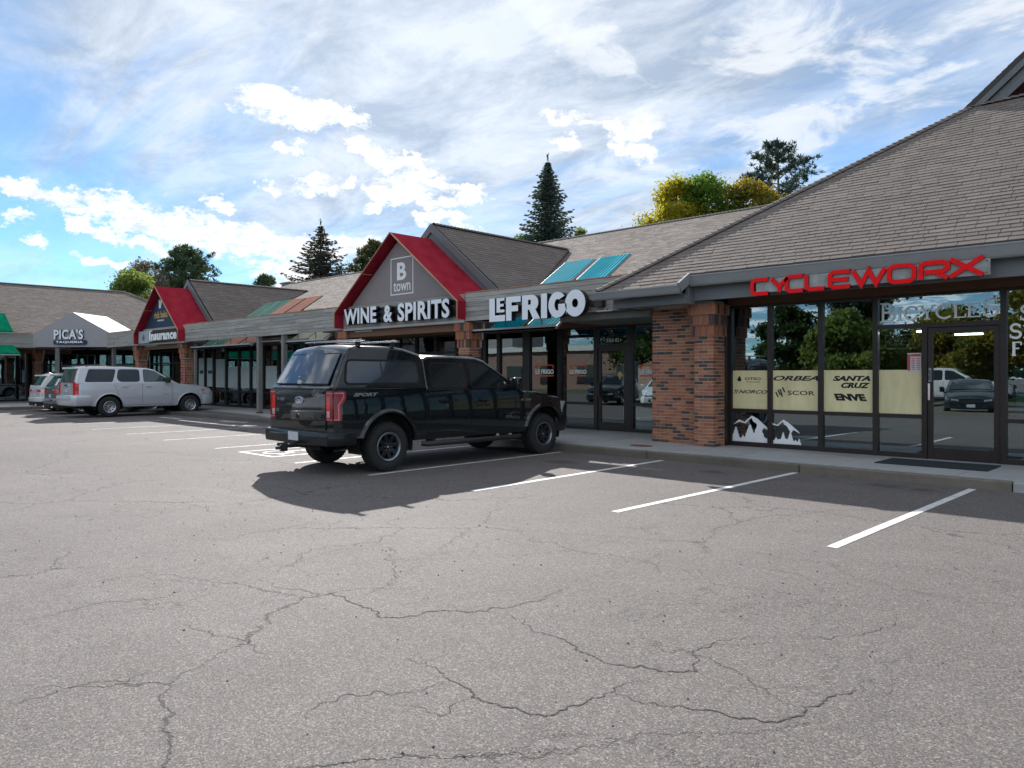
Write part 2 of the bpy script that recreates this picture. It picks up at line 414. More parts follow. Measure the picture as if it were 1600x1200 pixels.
def glass_mat(name, tint, ior=1.75, add=.06, rough=0.0, wob=.0):
    m, t, b = newmat(name)
    out = t.n['Material Output']
    fr = t.node('ShaderNodeFresnel'); fr.inputs[0].default_value = ior
    tr = t.node('ShaderNodeBsdfTransparent'); tr.inputs[0].default_value = (*tint, 1)
    gl = t.node('ShaderNodeBsdfGlossy'); gl.inputs['Roughness'].default_value = rough; gl.inputs[0].default_value = (.78, .92, 1, 1)
    if wob:
        bn = t.bump(t.noise(geopos(t), 1.1, 2, .4), wob, .02); t.l.new(bn, gl.inputs['Normal'])
    mx = t.node('ShaderNodeMixShader')
    t.l.new(t.math('ADD', fr.outputs[0], add, clamp=True), mx.inputs[0])
    t.l.new(tr.outputs[0], mx.inputs[1]); t.l.new(gl.outputs[0], mx.inputs[2]); t.l.new(mx.outputs[0], out.inputs[0])
glass_mat('glass', (.80, .84, .82), 1.72, .13, .0, .05)
glass_mat('glass_clear', (.85, .9, .88), 1.5, .02)

def paint(name, col, metal=.0, rough=.25, flake=0, coat=1):
    m, t, b = newmat(name)
    p = objco(t)
    n = t.noise(p, 2.5, 6, .65)
    c = t.mix(t.mapr(n, .3, .8, 0, .5), col, tuple(x * .9 for x in col))
    t.l.new(c, b.inputs['Base Color']); b.inputs['Metallic'].default_value = metal
    t.l.new(t.mapr(t.noise(p, 9, 4), .3, .8, rough, rough * 1.35), b.inputs['Roughness'])
    b.inputs['Coat Weight'].default_value = coat; b.inputs['Coat Roughness'].default_value = .02
    b.inputs['Specular IOR Level'].default_value = .12 if max(col) < .05 else .5; b.inputs['Coat IOR'].default_value = 1.52
    # light road dust low on the body
    sp = t.node('ShaderNodeSeparateXYZ'); t.l.new(p, sp.inputs[0])
    dn = t.noise(p, 3.5, 6, .7)
    du = t.math('MULTIPLY', t.mapr(t.math('ADD', sp.outputs[2], t.math('MULTIPLY', dn, .5)), .62, 1.15, .2, 0, True), t.mapr(dn, .3, .65, .4, 1))
    t.l.new(t.mix(du, c, (.07, .064, .06)), b.inputs['Base Color'])
    t.l.new(t.math('MULTIPLY', t.math('SUBTRACT', 1.0, du), coat), b.inputs['Coat Weight'])
paint('paint_black', (.0035, .0065, .0085), .0, .22)
paint('paint_silver', (.60, .615, .65), .25, .3)
paint('paint_grey', (.135, .145, .16), .5, .3)
paint('paint_white', (.62, .62, .62), .0, .3)
paint('paint_dark_teal', (.008, .018, .022), .3, .3)
simple('car_glass', (.010, .014, .016), .03, 0, var=.1, spec=.6, coat=.35)
simple('car_glass_green', (.018, .045, .042), .03, 0, var=.3, spec=1.0, coat=1)
simple('car_glass_cap', (.028, .036, .046), .04, 0, var=.05, spec=.7, coat=.5)
simple('tyre', (.018, .018, .018), .85, var=.3, vscale=12)
simple('plastic', (.02, .021, .022), .55, var=.15)
simple('under', (.01, .01, .01), .9)
simple('rim_dark', (.03, .032, .036), .35, .7)
simple('rim_lip', (.22, .25, .28), .3, .85, var=.15)
simple('rim_silver', (.5, .51, .52), .28, .9, var=.1)
simple('chrome', (.75, .76, .78), .12, 1.0)
simple('seam', (.004, .004, .004), .8)
simple('lens_red', (.20, .002, .005), .15, 0, coat=.3, spec=.4)
simple('lens_red_bright', (.75, .006, .008), .15, 0, coat=.3, spec=.4)
simple('lens_pink', (.72, .12, .15), .3, 0, coat=.2)
simple('lens_clear', (.5, .5, .52), .1, .3, coat=1, var=.4, vscale=40)
simple('lens_amber', (.6, .2, .05), .15, 0, coat=1)
simple('plate_white', (.55, .57, .62), .5, var=.2, vscale=30)
simple('plate_green', (.10, .17, .13), .5, var=.1)
simple('badge_blue', (.02, .05, .16), .25, .3, coat=1)
simple('badge_grey', (.22, .24, .26), .35, .6)

def foliage(name, c0, c1, c2, tcol, tw=.35, sc=.5):
    m, t, b = newmat(name)
    p = geopos(t)
    at = t.node('ShaderNodeAttribute', attribute_name='rnd').outputs['Fac']
    n = t.noise(p, sc, 3, .5)
    c = t.mix(t.mapr(n, .42, .58), c0, c1)
    c = t.mix(t.mapr(at, .55, 1, 0, .8), c, c2)
    c = t.mix(t.mapr(at, 0, .35, .5, 0), c, tuple(x * .55 for x in c0))
    t.l.new(c, b.inputs['Base Color']); b.inputs['Roughness'].default_value = .6; b.inputs['Specular IOR Level'].default_value = .25
    tr = t.node('ShaderNodeBsdfTranslucent'); t.l.new(t.mix(.5, c, tcol), tr.inputs[0])
    mx = t.node('ShaderNodeMixShader'); mx.inputs[0].default_value = tw
    t.l.new(b.outputs[0], mx.inputs[1]); t.l.new(tr.outputs[0], mx.inputs[2]); t.l.new(mx.outputs[0], t.n['Material Output'].inputs[0])
foliage('needles_blue', (.05, .085, .072), (.075, .11, .09), (.10, .135, .11), (.08, .12, .05), .22)
foliage('needles_brown', (.045, .062, .046), (.080, .062, .048), (.10, .075, .06), (.10, .10, .05), .22)
foliage('needles_pine', (.055, .10, .052), (.08, .13, .062), (.12, .165, .075), (.12, .16, .05), .25)
foliage('needles_pine_olive', (.045, .065, .028), (.075, .080, .030), (.12, .085, .04), (.2, .18, .05), .25)
foliage('leaf_green', (.055, .12, .02), (.09, .17, .025), (.15, .22, .04), (.22, .38, .03), .45)
foliage('leaf_yellow', (.30, .26, .02), (.13, .20, .025), (.50, .36, .03), (.7, .6, .04), .5, .45)
foliage('leaf_orange', (.17, .16, .02), (.08, .12, .02), (.36, .24, .025), (.5, .35, .03), .42, .7)
foliage('leaf_lightgreen', (.10, .16, .035), (.15, .20, .05), (.25, .27, .06), (.35, .42, .08), .45)
foliage('leaf_grey', (.14, .115, .09), (.20, .165, .13), (.12, .12, .06), (.2, .18, .1), .2)
foliage('leaf_dark', (.022, .048, .016), (.034, .062, .018), (.06, .09, .025), (.08, .14, .02), .35)
simple('grass', (.06, .085, .025), .95, var=.5, vscale=2, bump=.8, bscale=60)

# ================================================================ object helpers
def link(o, parent=None):
    COL.objects.link(o)
    if parent is not None: o.parent = parent
    return o
class M:
    """collects geometry, several materials allowed"""
    def __init__(s): s.v = []; s.f = []; s.mi = []; s.mats = []; s.cur = 0
    def use(s, mat):
        if mat not in s.mats: s.mats.append(mat)
        s.cur = s.mats.index(mat); return s
    def add(s, vs, fs):
        b = len(s.v); s.v.extend([tuple(v) for v in vs])
        for f in fs: s.f.append([b + k for k in f]); s.mi.append(s.cur)
    def box(s, x0, x1, y0, y1, z0, z1):
        if x0 > x1: x0, x1 = x1, x0
        if y0 > y1: y0, y1 = y1, y0
        if z0 > z1: z0, z1 = z1, z0
        s.add([(x0, y0, z0), (x1, y0, z0), (x1, y1, z0), (x0, y1, z0), (x0, y0, z1), (x1, y0, z1), (x1, y1, z1), (x0, y1, z1)],
              [(0, 3, 2, 1), (4, 5, 6, 7), (0, 1, 5, 4), (1, 2, 6, 5), (2, 3, 7, 6), (3, 0, 4, 7)])
        return s
    def bar(s, a, b, w, h, up=(0, 0, 1)):
        a = Vector(a); b = Vector(b); d = (b - a).normalized(); u = Vector(up)
        r = d.cross(u)
        if r.length < 1e-4: r = d.cross(Vector((1, 0, 0)))
        r.normalize(); u = r.cross(d).normalized()
        r *= w / 2; u *= h / 2
        s.add([a - r - u, a + r - u, a + r + u, a - r + u, b - r - u, b + r - u, b + r + u, b - r + u],
              [(0, 1, 2, 3), (7, 6, 5, 4), (0, 4, 5, 1), (1, 5, 6, 2), (2, 6, 7, 3), (3, 7, 4, 0)])
        return s
    def tube(s, pts, r, n=8, caps=True):
        pts = [Vector(p) for p in pts]
        rs = r if isinstance(r, (list, tuple)) else [r] * len(pts)
        rings = []
        for k, p in enumerate(pts):
            d = (pts[min(k + 1, len(pts) - 1)] - pts[max(k - 1, 0)]).normalized()
            a = d.cross(Vector((0, 0, 1)))
            if a.length < 1e-3: a = d.cross(Vector((1, 0, 0)))
            a.normalize(); c = d.cross(a)
            rings.append([p + (a * math.cos(2 * math.pi * j / n) + c * math.sin(2 * math.pi * j / n)) * rs[k] for j in range(n)])
        vs = [v for rg in rings for v in rg]; fs = []
        for k in range(len(pts) - 1):
            for j in range(n):
                j2 = (j + 1) % n
                fs.append((k * n + j, k * n + j2, (k + 1) * n + j2, (k + 1) * n + j))
        if caps: fs.append(tuple(range(n - 1, -1, -1))); fs.append(tuple(range((len(pts) - 1) * n, len(pts) * n)))
        s.add(vs, fs); return s
    def lathe(s, prof, c, axis='x', n=32, a0=0, a1=2 * math.pi):
        """prof: list of (axial, radius)"""
        full = abs(a1 - a0 - 2 * math.pi) < 1e-6
        m = n if full else n + 1
        vs = []
        for (ax, r) in prof:
            for j in range(m):
                a = a0 + (a1 - a0) * j / n
                ca, sa = math.cos(a) * r, math.sin(a) * r
                if axis == 'x': vs.append((c[0] + ax, c[1] + ca, c[2] + sa))
                elif axis == 'y': vs.append((c[0] + ca, c[1] + ax, c[2] + sa))
                else: vs.append((c[0] + ca, c[1] + sa, c[2] + ax))
        fs = []
        for k in range(len(prof) - 1):
            for j in range(n):
                j2 = (j + 1) % m
                fs.append((k * m + j, k * m + j2, (k + 1) * m + j2, (k + 1) * m + j))
        s.add(vs, fs); return s
    def prism(s, loops, fr, d, side=True):
        """2D loops (first outer, rest holes) -> solid. fr(u,v,w) maps to 3D; d = depth range (w0,w1), w0 is the visible face"""
        loops = [[tuple(p) for p in l] for l in loops]
        tri = tessellate_polygon([[Vector((p[0], p[1], 0)) for p in l] for l in loops])
        flat = [p for l in loops for p in l]
        a = [fr(p[0], p[1], d[0]) for p in flat]; n = len(flat)
        fs = []
        for t_ in tri:
            p0, p1, p2 = (flat[k] for k in t_)
            area = (p1[0] - p0[0]) * (p2[1] - p0[1]) - (p1[1] - p0[1]) * (p2[0] - p0[0])
            fs.append(tuple(t_) if area > 0 else tuple(reversed(t_)))
        if side:
            b_ = [fr(p[0], p[1], d[1]) for p in flat]
            fs2 = list(fs) + [tuple(n + k for k in reversed(f)) for f in fs]
            k0 = 0
            for l in loops:
                m = len(l)
                for k in range(m):
                    k1 = (k + 1) % m
                    fs2.append((k0 + k, n + k0 + k, n + k0 + k1, k0 + k1))
                k0 += m
            s.add(a + b_, fs2)
        else: s.add(a, fs)
        return s
    def grid(s, rows, close=False):
        m = len(rows[0]); vs = [v for r_ in rows for v in r_]; fs = []
        for k in range(len(rows) - 1):
            for j in range(m - 1):
                fs.append((k * m + j, k * m + j + 1, (k + 1) * m + j + 1, (k + 1) * m + j))
        s.add(vs, fs); return s
    def mesh(s, name, mat=None, smooth=False):
        me = bpy.data.meshes.new(name)
        me.from_pydata(s.v, [], s.f)
        for mt in (s.mats or ([mat] if mat else [])): me.materials.append(MATS[mt])
        if s.mats: me.polygons.foreach_set('material_index', s.mi)
        if smooth: me.polygons.foreach_set('use_smooth', [True] * len(s.f))
        me.update(); return me
    def build(s, name, mat=None, parent=None, smooth=False, bevel=0, off=None, merge=False, fix=True, auto=None):
        me = s.mesh(name, mat, smooth)
        if merge or fix:
            bm = bmesh.new(); bm.from_mesh(me)
            if merge: bmesh.ops.remove_doubles(bm, verts=bm.verts, dist=.0004)
            if fix: bmesh.ops.recalc_face_normals(bm, faces=bm.faces)
            bm.to_mesh(me); bm.free()
        if auto is not None: me.set_sharp_from_angle(angle=R(auto))
        o = bpy.data.objects.new(name, me); link(o, parent)
        if parent is not None and off is not None: o.location = off
        if bevel:
            md = o.modifiers.new('bevel', 'BEVEL'); md.width = bevel; md.segments = 2; md.limit_method = 'ANGLE'; md.angle_limit = R(40)
        return o
def thing(name, label, cat, loc=(0, 0, 0), rz=0, group=None, struct=False):
    o = bpy.data.objects.new(name, None); link(o); o.location = loc; o.rotation_euler = (0, 0, rz); o.empty_display_size = .2
    if struct: o['kind'] = 'structure'
    if label: o['label'] = label
    if cat: o['category'] = cat
    if group: o['group'] = group
    return o
def tag(o, label, cat, group=None, kind=None):
    if label: o['label'] = label
    if cat: o['category'] = cat
    if group: o['group'] = group
    if kind: o['kind'] = kind
    return o
def neg(o): return tuple(-c for c in o.location)
def wpart(root, name, mb, mat=None, **k):
    """part built in world coordinates under an unrotated root"""
    return mb.build(name, mat, root, off=neg(root), **k)
def piece(mesh, name, parent, loc, rot=None, scale=None):
    o = bpy.data.objects.new(name, mesh); link(o, parent); o.location = loc
    if rot: o.rotation_euler = rot
    if scale: o.scale = scale
    return o
def front(y):      # facade facing -y
    return lambda u, v, w: (u, y - w, v)
def faceX(x):      # facade facing +x, u runs along +y
    return lambda u, v, w: (x + w, u, v)
# ---------------------------------------------------------------- text
_dg = None
def text_loops_mesh(txt, size=1, bold=0, extrude=0, space=1, shear=0, res=3):
    cu = bpy.data.curves.new('txt', 'FONT'); cu.body = txt; cu.size = size; cu.offset = bold; cu.extrude = extrude
    cu.space_character = space; cu.shear = shear; cu.resolution_u = res
    ob = bpy.data.objects.new('txt', cu); COL.objects.link(ob)
    dg = bpy.context.evaluated_depsgraph_get()
    me = bpy.data.meshes.new_from_object(ob.evaluated_get(dg))
    bpy.data.objects.remove(ob); bpy.data.curves.remove(cu)
    return me
def fit_text(txt, box, fr, depth, name, mat, parent=None, off=None, bold=0, space=1, shear=0, split=False, side=None):
    """text squeezed into box=(u0,u1,v0,v1) on the frame fr, depth=(w_front, w_back)"""
    me = text_loops_mesh(txt, 1, bold, .5, space, shear)
    vs = np.empty(len(me.vertices) * 3); me.vertices.foreach_get('co', vs); vs = vs.reshape(-1, 3)
    lo, hi = vs.min(0), vs.max(0)
    u = box[0] + (vs[:, 0] - lo[0]) / (hi[0] - lo[0]) * (box[1] - box[0])
    v = box[2] + (vs[:, 1] - lo[1]) / (hi[1] - lo[1]) * (box[3] - box[2])
    w = np.where(vs[:, 2] > 0, depth[0], depth[1])
    co = [fr(a, b, c) for a, b, c in zip(u, v, w)]
    for k, c in enumerate(co): me.vertices[k].co = c
    me.materials.clear(); me.materials.append(MATS[mat])
    if side:
        me.materials.append(MATS[side])
    bm = bmesh.new(); bm.from_mesh(me)
    bmesh.ops.remove_doubles(bm, verts=bm.verts, dist=.0003)
    bmesh.ops.recalc_face_normals(bm, faces=bm.faces)
    fn = (Vector(fr(0, 0, 1)) - Vector(fr(0, 0, 0))).normalized()
    for f in bm.faces: f.material_index = 1 if (side and f.normal.dot(fn) < .5) else 0
    out = []
    if split:
        bm.verts.ensure_lookup_table(); seen = set(); groups = []
        for v0 in bm.verts:
            if v0.index in seen: continue
            st = [v0]; seen.add(v0.index); g = []
            while st:
                q = st.pop(); g.append(q.index)
                for e in q.link_edges:
                    o2 = e.other_vert(q)
                    if o2.index not in seen: seen.add(o2.index); st.append(o2)
            groups.append(set(g))
        for g in groups:
            b2 = bm.copy(); b2.verts.ensure_lookup_table()
            bmesh.ops.delete(b2, geom=[v_ for v_ in b2.verts if v_.index not in g], context='VERTS')
            m2 = bpy.data.meshes.new(name); b2.to_mesh(m2); b2.free()
            for mt in me.materials: m2.materials.append(mt)
            o = bpy.data.objects.new(name, m2); link(o, parent)
            if off: o.location = off
            out.append(o)
        bm.free(); bpy.data.meshes.remove(me)
        return out
    bm.to_mesh(me); bm.free(); me.name = name
    o = bpy.data.objects.new(name, me); link(o, parent)
    if off: o.location = off
    return o
def ribbon(pts, w, closed=False):
    """outline of a stroked polyline as one polygon loop (open) or two loops (closed)"""
    P_ = [Vector((p[0], p[1])) for p in pts]; n = len(P_); L, Rr = [], []
    for k in range(n):
        if closed: a, b_, c = P_[k - 1], P_[k], P_[(k + 1) % n]
        else: a, b_, c = P_[max(k - 1, 0)], P_[k], P_[min(k + 1, n - 1)]
        d1 = (b_ - a); d2 = (c - b_)
        if d1.length < 1e-9: d1 = d2
        if d2.length < 1e-9: d2 = d1
        d1.normalize(); d2.normalize()
        n1 = Vector((-d1.y, d1.x)); n2 = Vector((-d2.y, d2.x)); m_ = (n1 + n2)
        m_.normalize(); sc = 1 / max(.45, m_.dot(n1))
        L.append(b_ + m_ * w / 2 * sc); Rr.append(b_ - m_ * w / 2 * sc)
    if closed: return [[tuple(p) for p in L], [tuple(p) for p in Rr]]
    return [[tuple(p) for p in L] + [tuple(p) for p in reversed(Rr)]]
def circ(cx, cy, rx, ry, n=28, a0=0, a1=360):
    full = abs(a1 - a0) >= 360
    m = n if full else n + 1
    return [(cx + rx * math.cos(R(a0 + (a1 - a0) * k / n)), cy + ry * math.sin(R(a0 + (a1 - a0) * k / n))) for k in range(m)]

# ---------------------------------------------------------------- shingles
def inpoly(p, poly):
    x, y = p; c = False; j = len(poly) - 1
    for i in range(len(poly)):
        xi, yi = poly[i]; xj, yj = poly[j]
        if (yi > y) != (yj > y) and x < (xj - xi) * (y - yi) / (yj - yi) + xi: c = not c
        j = i
    return c
def slope(root, partname, O, U, V, poly, deckmat='roof_deck', exposure=.145, tab=.30, keep=None, label=None, shing='shingle', seed=1, thick=.012):
    """sloping roof plane: O origin, U along the eave, V up the slope (unit vectors), poly in (u,v). Tabs are laid in courses.
    keep: function(world pos)->distance; the 300 with least value become single objects"""
    O = Vector(O); U = Vector(U).normalized(); V = Vector(V).normalized(); N = U.cross(V).normalized()
    if N.z < 0: N = -N
    r = random.Random(seed)
    mb = M(); mb.prism([poly], lambda u, v, w: tuple(O + U * u + V * v + N * w), (0, -.10))
    deck = wpart(root, partname, mb, deckmat)
    if label: deck['label'] = label
    umin = min(p[0] for p in poly); umax = max(p[0] for p in poly); vmin = min(p[1] for p in poly); vmax = max(p[1] for p in poly)
    cells = []
    nrow = int((vmax - vmin) / exposure) + 1
    for i in range(nrow):
        v0 = vmin + i * exposure
        u = umin - tab * r.random()
        while u < umax:
            w_ = tab * r.choice([.55, .8, 1, 1, 1.25])
            u1 = u + w_
            a = max(u, umin); b_ = min(u1, umax)
            # clip to the polygon at the row's middle
            c_ = (v0 + exposure * .5)
            if b_ - a > .03:
                ia, ib = inpoly((a + .005, c_), poly), inpoly((b_ - .005, c_), poly)
                if ia or ib:
                    if not ia or not ib:
                        lo, hi = (a, b_)
                        ins, outs = (lo, hi) if ia else (hi, lo)
                        for _ in range(8):
                            mm = (ins + outs) / 2
                            if inpoly((mm, c_), poly): ins = mm
                            else: outs = mm
                        if ia: b_ = ins
                        else: a = ins
                    if b_ - a > .02: cells.append((a, b_ - .006, v0, min(v0 + exposure * 1.02, vmax + .01), r.choice([0, 0, .008, .012]), r.random()))
            u = u1
    idx = list(range(len(cells)))
    single = set()
    if keep:
        idx.sort(key=lambda k: keep(O + U * ((cells[k][0] + cells[k][1]) / 2) + V * cells[k][2]))
        single = set(idx[:300])
    verts = []; faces = []; rnd = []
    for k, (a, b_, v0, v1, dv, rr) in enumerate(cells):
        if k in single: continue
        lift = thick * (.9 + .6 * rr)
        A = O + U * a + V * (v0 - dv); B = O + U * b_ + V * (v0 - dv); C_ = O + U * b_ + V * v1; D = O + U * a + V * v1
        n0 = len(verts)
        verts += [tuple(A + N * lift), tuple(B + N * lift), tuple(C_ + N * .004), tuple(D + N * .004), tuple(A), tuple(B), tuple(C_), tuple(D)]
        faces += [(n0, n0 + 1, n0 + 2, n0 + 3), (n0 + 4, n0 + 5, n0 + 1, n0), (n0 + 5, n0 + 6, n0 + 2, n0 + 1), (n0 + 7, n0 + 4, n0, n0 + 3)]
        rnd += [rr] * 4
    if verts:
        me = bpy.data.meshes.new('shingle'); me.from_pydata(verts, [], faces); me.materials.append(MATS[shing])
        at = me.attributes.new('rnd', 'FLOAT', 'FACE'); at.data.foreach_set('value', rnd)
        o = bpy.data.objects.new('shingles', me); link(o, deck); o['kind'] = 'stuff'
    if single:
        cache = {}
        Mx = Matrix((U, V, N)).transposed()
        eul = Mx.to_euler()
        for k in sorted(single):
            a, b_, v0, v1, dv, rr = cells[k]
            wq = round((b_ - a) / .02) * .02
            if wq <= 0: wq = .02
            if wq not in cache:
                q = M(); t_ = thick * 1.2
                q.add([(0, 0, t_), (wq, 0, t_), (wq, exposure * 1.02, .004), (0, exposure * 1.02, .004), (0, 0, 0), (wq, 0, 0), (wq, exposure * 1.02, 0), (0, exposure * 1.02, 0)],
                      [(0, 1, 2, 3), (4, 5, 1, 0), (5, 6, 2, 1), (7, 4, 0, 3), (6, 7, 3, 2)])
                cache[wq] = q.mesh('shingle', shing)
            o = piece(cache[wq], 'shingle', deck, O + U * a + V * (v0 - dv), eul)
    return deck
def caps(root, a, b, name='ridge_cap', mat='shingle', n=None, w=.24, parent=None):
    """overlapping cap shingles along a hip or ridge, as one part"""
    a = Vector(a); b = Vector(b); L = (b - a).length; n = n or int(L / .15); d = (b - a).normalized()
    s_ = d.cross(Vector((0, 0, 1))).normalized(); up = s_.cross(d).normalized()
    verts = []; faces = []; rnd = []
    for k in range(n):
        p = a + d * (k * L / n); q = a + d * ((k + 1.15) * L / n); h0, h1 = .04, .02
        b0 = len(verts)
        for (c, hh) in ((p, h0), (q, h1)):
            for sx, dz in ((-1, -.075), (-.5, -.02), (0, 0), (.5, -.02), (1, -.075)):
                verts.append(tuple(c + s_ * sx * w / 2 + up * (hh + dz)))
        for j in range(4): faces.append((b0 + j, b0 + j + 1, b0 + 6 + j, b0 + 5 + j)); rnd.append(rng.random())
        for j in range(4):
            pass
    me = bpy.data.meshes.new(name); me.from_pydata(verts, [], faces); me.materials.append(MATS[mat])
    at = me.attributes.new('rnd', 'FLOAT', 'FACE')
    vals = []
    for k in range(n):
        rr = rng.random(); vals += [rr] * 4
    at.data.foreach_set('value', vals)
    o = bpy.data.objects.new(name, me); link(o, root); o.location = neg(root)
    return o

# ---------------------------------------------------------------- planked fascia
def planks(root, fr, u0, u1, v0, v1, rows, mat, lens=(1.2, 2.4), seed=1, depth=.03, name='plank'):
    r = random.Random(seed); h = (v1 - v0) / rows
    for i in range(rows):
        u = u0
        while u < u1 - .05:
            L = r.uniform(*lens); e = min(u + L, u1)
            if u1 - e < .3: e = u1
            pr = r.uniform(0, .012)
            mb = M(); a = fr(u + .003, v0 + i * h + .004, depth + pr); b_ = fr(e - .003, v0 + (i + 1) * h - .004, .0)
            mb.box(a[0], b_[0], a[1], b_[1], a[2], b_[2])
            wpart(root, name, mb, mat)
            u = e

# ================================================================ ground
def flat(name, poly, z, mat, parent=None, th=0.0):
    mb = M()
    mb.add([(x, y, z) for x, y in poly], [tuple(range(len(poly)))])
    return mb.build(name, mat, parent, fix=False)
g = flat('parking_lot', [(-320, -320), (320, -320), (320, 320), (-320, 320)], 0, 'asphalt'); g['kind'] = 'structure'
# parking stall stripes, each a narrow painted strip
def strip(pts, w, z=.004):
    out = []
    mb = M()
    loops = ribbon(pts, w)
    mb.prism(loops, lambda u, v, q: (u, v, z), (0, 0), side=False)
    return mb
lines = [((-2.77, 7.28), (-2.72, 12.42), .105, 'line_paint', 'parking line nearest the camera, in front of the bicycle shop door'),
         ((-5.37, 7.36), (-5.33, 12.45), .105, 'line_paint', 'second parking line from the right, pointing at the shop window with bike brand names'),
         ((-7.80, 7.30), (-7.95, 12.45), .105, 'line_paint', 'parking line running to the kerb in front of the brick pier'),
         ((-10.25, 7.25), (-10.38, 12.3), .10, 'line_paint', 'parking line right beside the wheels of the black pickup'),
         ((-12.66, 7.30), (-12.85, 12.4), .10, 'line_paint', 'parking line on the far side of the black pickup'),
         ((-16.46, 7.5), (-16.66, 12.4), .10, 'worn_paint', 'faded parking line just left of the painted stall symbol'),
         ((-19.48, 7.55), (-19.62, 12.5), .10, 'worn_paint', 'faded parking line two stalls left of the black pickup'),
         ((-22.2, 7.6), (-22.3, 12.6), .10, 'worn_paint', 'faded parking line in the middle of the empty stalls'),
         ((-24.95, 7.56), (-25.1, 13.0), .10, 'worn_paint', 'faded parking line one empty stall right of the silver car'),
         ((-28.2, 8.0), (-28.3, 13.4), .10, 'worn_paint', 'faded parking line nearest the silver car'),
         ((-34.4, 8.4), (-34.5, 13.4), .10, 'worn_paint', 'faded parking line between the silver and the grey car'),
         ((-37.4, 8.6), (-37.5, 13.4), .10, 'worn_paint', 'faded parking line between the grey and the white car')]
for a, b_, w, mt, lb in lines:
    o = strip([a, b_], w).build('parking_line', mt, fix=False); tag(o, lb, 'parking line', 'white parking lines')
# wheelchair stall symbol and access dashes
t0 = thing('stall_symbol', 'painted square with a wheelchair symbol on the asphalt behind the black pickup', 'painted symbol', (-14.65, 8.3, .004))
mb = M(); mb.prism(ribbon([(-.7, -.75), (.7, -.75), (.7, .75), (-.7, .75)], .09, True), lambda u, v, q: (u, v, 0), (0, 0), side=False)
mb.build('symbol_border', 'line_paint', t0, fix=False)
mb = M()
fl = lambda u, v, q: (u, v, .0005)
fl2 = lambda u, v, q: (u, v, .001)
mb.prism([circ(-.05, .42, .1, .1, 14)], fl, (0, 0), side=False)
mb.prism(ribbon([(-.08, .3), (-.05, -.02), (.2, -.02), (.32, -.38), (.44, -.34)], .09), fl, (0, 0), side=False)
mb.prism(ribbon(circ(-.02, -.22, .3, .3, 18, 110, 350), .07), fl2, (0, 0), side=False)
mb.build('wheelchair_figure', 'line_paint', t0, fix=False)
for a, b_ in (((-26.3, 12.2), (-24.6, 12.3)), ((-23.5, 11.37), (-22.05, 11.5)), ((-30.2, 11.6), (-28.6, 11.7)), ((-20.9, 12.2), (-20.0, 12.25))):
    o = strip([a, b_], .28).build('stop_bar', 'worn_paint', fix=False)
    tag(o, {-26.3: 'short white paint bar near the kerb just left of the metal post foot', -23.5: 'short white paint bar on the asphalt right beside the pickup tail, left of it', -30.2: 'short white paint bar close to the nose of the silver car', -20.9: 'short white paint bar near the kerb hidden behind the pickup'}[a[0]], 'paint mark', 'white paint bars by the kerb')
# cracks: jagged ribbons, joined since nobody could count them
def jag(pts, it=4, amp=.10, seed=0):
    r = random.Random(seed); P_ = [Vector((*p, 0)) for p in pts]
    for k in range(it):
        Q = []
        for a, b_ in zip(P_, P_[1:]):
            d = b_ - a; n = Vector((-d.y, d.x, 0))
            Q += [a, (a + b_) / 2 + n * r.uniform(-amp, amp) * (2.2 if k > 1 else 1.3)]
        P_ = Q + [P_[-1]]
    return P_
CR = [[(-3.48, 2.70), (-3.08, 2.70), (-2.81, 2.62), (-2.58, 2.68), (-2.40, 2.72), (-2.35, 2.96), (-2.33, 3.19), (-2.32, 3.41)],
      [(-5.69, 2.93), (-5.19, 3.04), (-4.64, 3.11), (-4.17, 3.07), (-4.02, 3.40), (-3.76, 3.65), (-3.65, 4.07), (-3.73, 4.45)],
      [(-3.76, 3.65), (-3.17, 3.59), (-2.85, 3.51), (-2.43, 3.57), (-2.15, 3.72), (-2.29, 4.12), (-2.17, 4.47)],
      [(-5.89, 1.23), (-5.89, 1.61), (-5.90, 1.90), (-5.72, 2.19), (-5.69, 2.93)],
      [(-5.10, 2.08), (-4.76, 2.14), (-4.47, 2.18), (-4.01, 2.18)],
      [(-4.37, .91), (-4.41, 1.08), (-4.42, 1.30), (-4.29, 1.48), (-4.34, 1.73)],
      [(-3.0, 2.33), (-2.76, 2.37), (-2.81, 2.62)], [(-2.33, 3.19), (-1.9, 3.3), (-1.5, 3.6), (-1.4, 4.3)],
      [(-5.69, 2.93), (-6.2, 3.6), (-6.1, 4.4), (-6.9, 5.2), (-6.6, 6.4)], [(-4.64, 3.11), (-4.9, 3.7), (-5.6, 4.2), (-6.1, 4.4)],
      [(-7.9, 2.6), (-7.3, 3.4), (-7.4, 4.5), (-6.9, 5.2)], [(-10.5, 3.4), (-9.6, 4.0), (-8.6, 4.1), (-7.4, 4.5)],
      [(-12.8, 4.4), (-11.4, 4.5), (-10.6, 5.0), (-9.0, 4.9), (-8.6, 4.1)], [(-3.2, 5.2), (-3.9, 5.6), (-5.0, 5.5), (-6.6, 6.4)],
      [(-1.2, 6.1), (-1.9, 6.2), (-2.6, 6.7), (-3.4, 6.5)], [(-3.08, 2.7), (-3.3, 2.2), (-3.2, 1.9)], [(-2.17, 4.47), (-1.7, 5.0), (-1.6, 5.8)]]
mb = M()
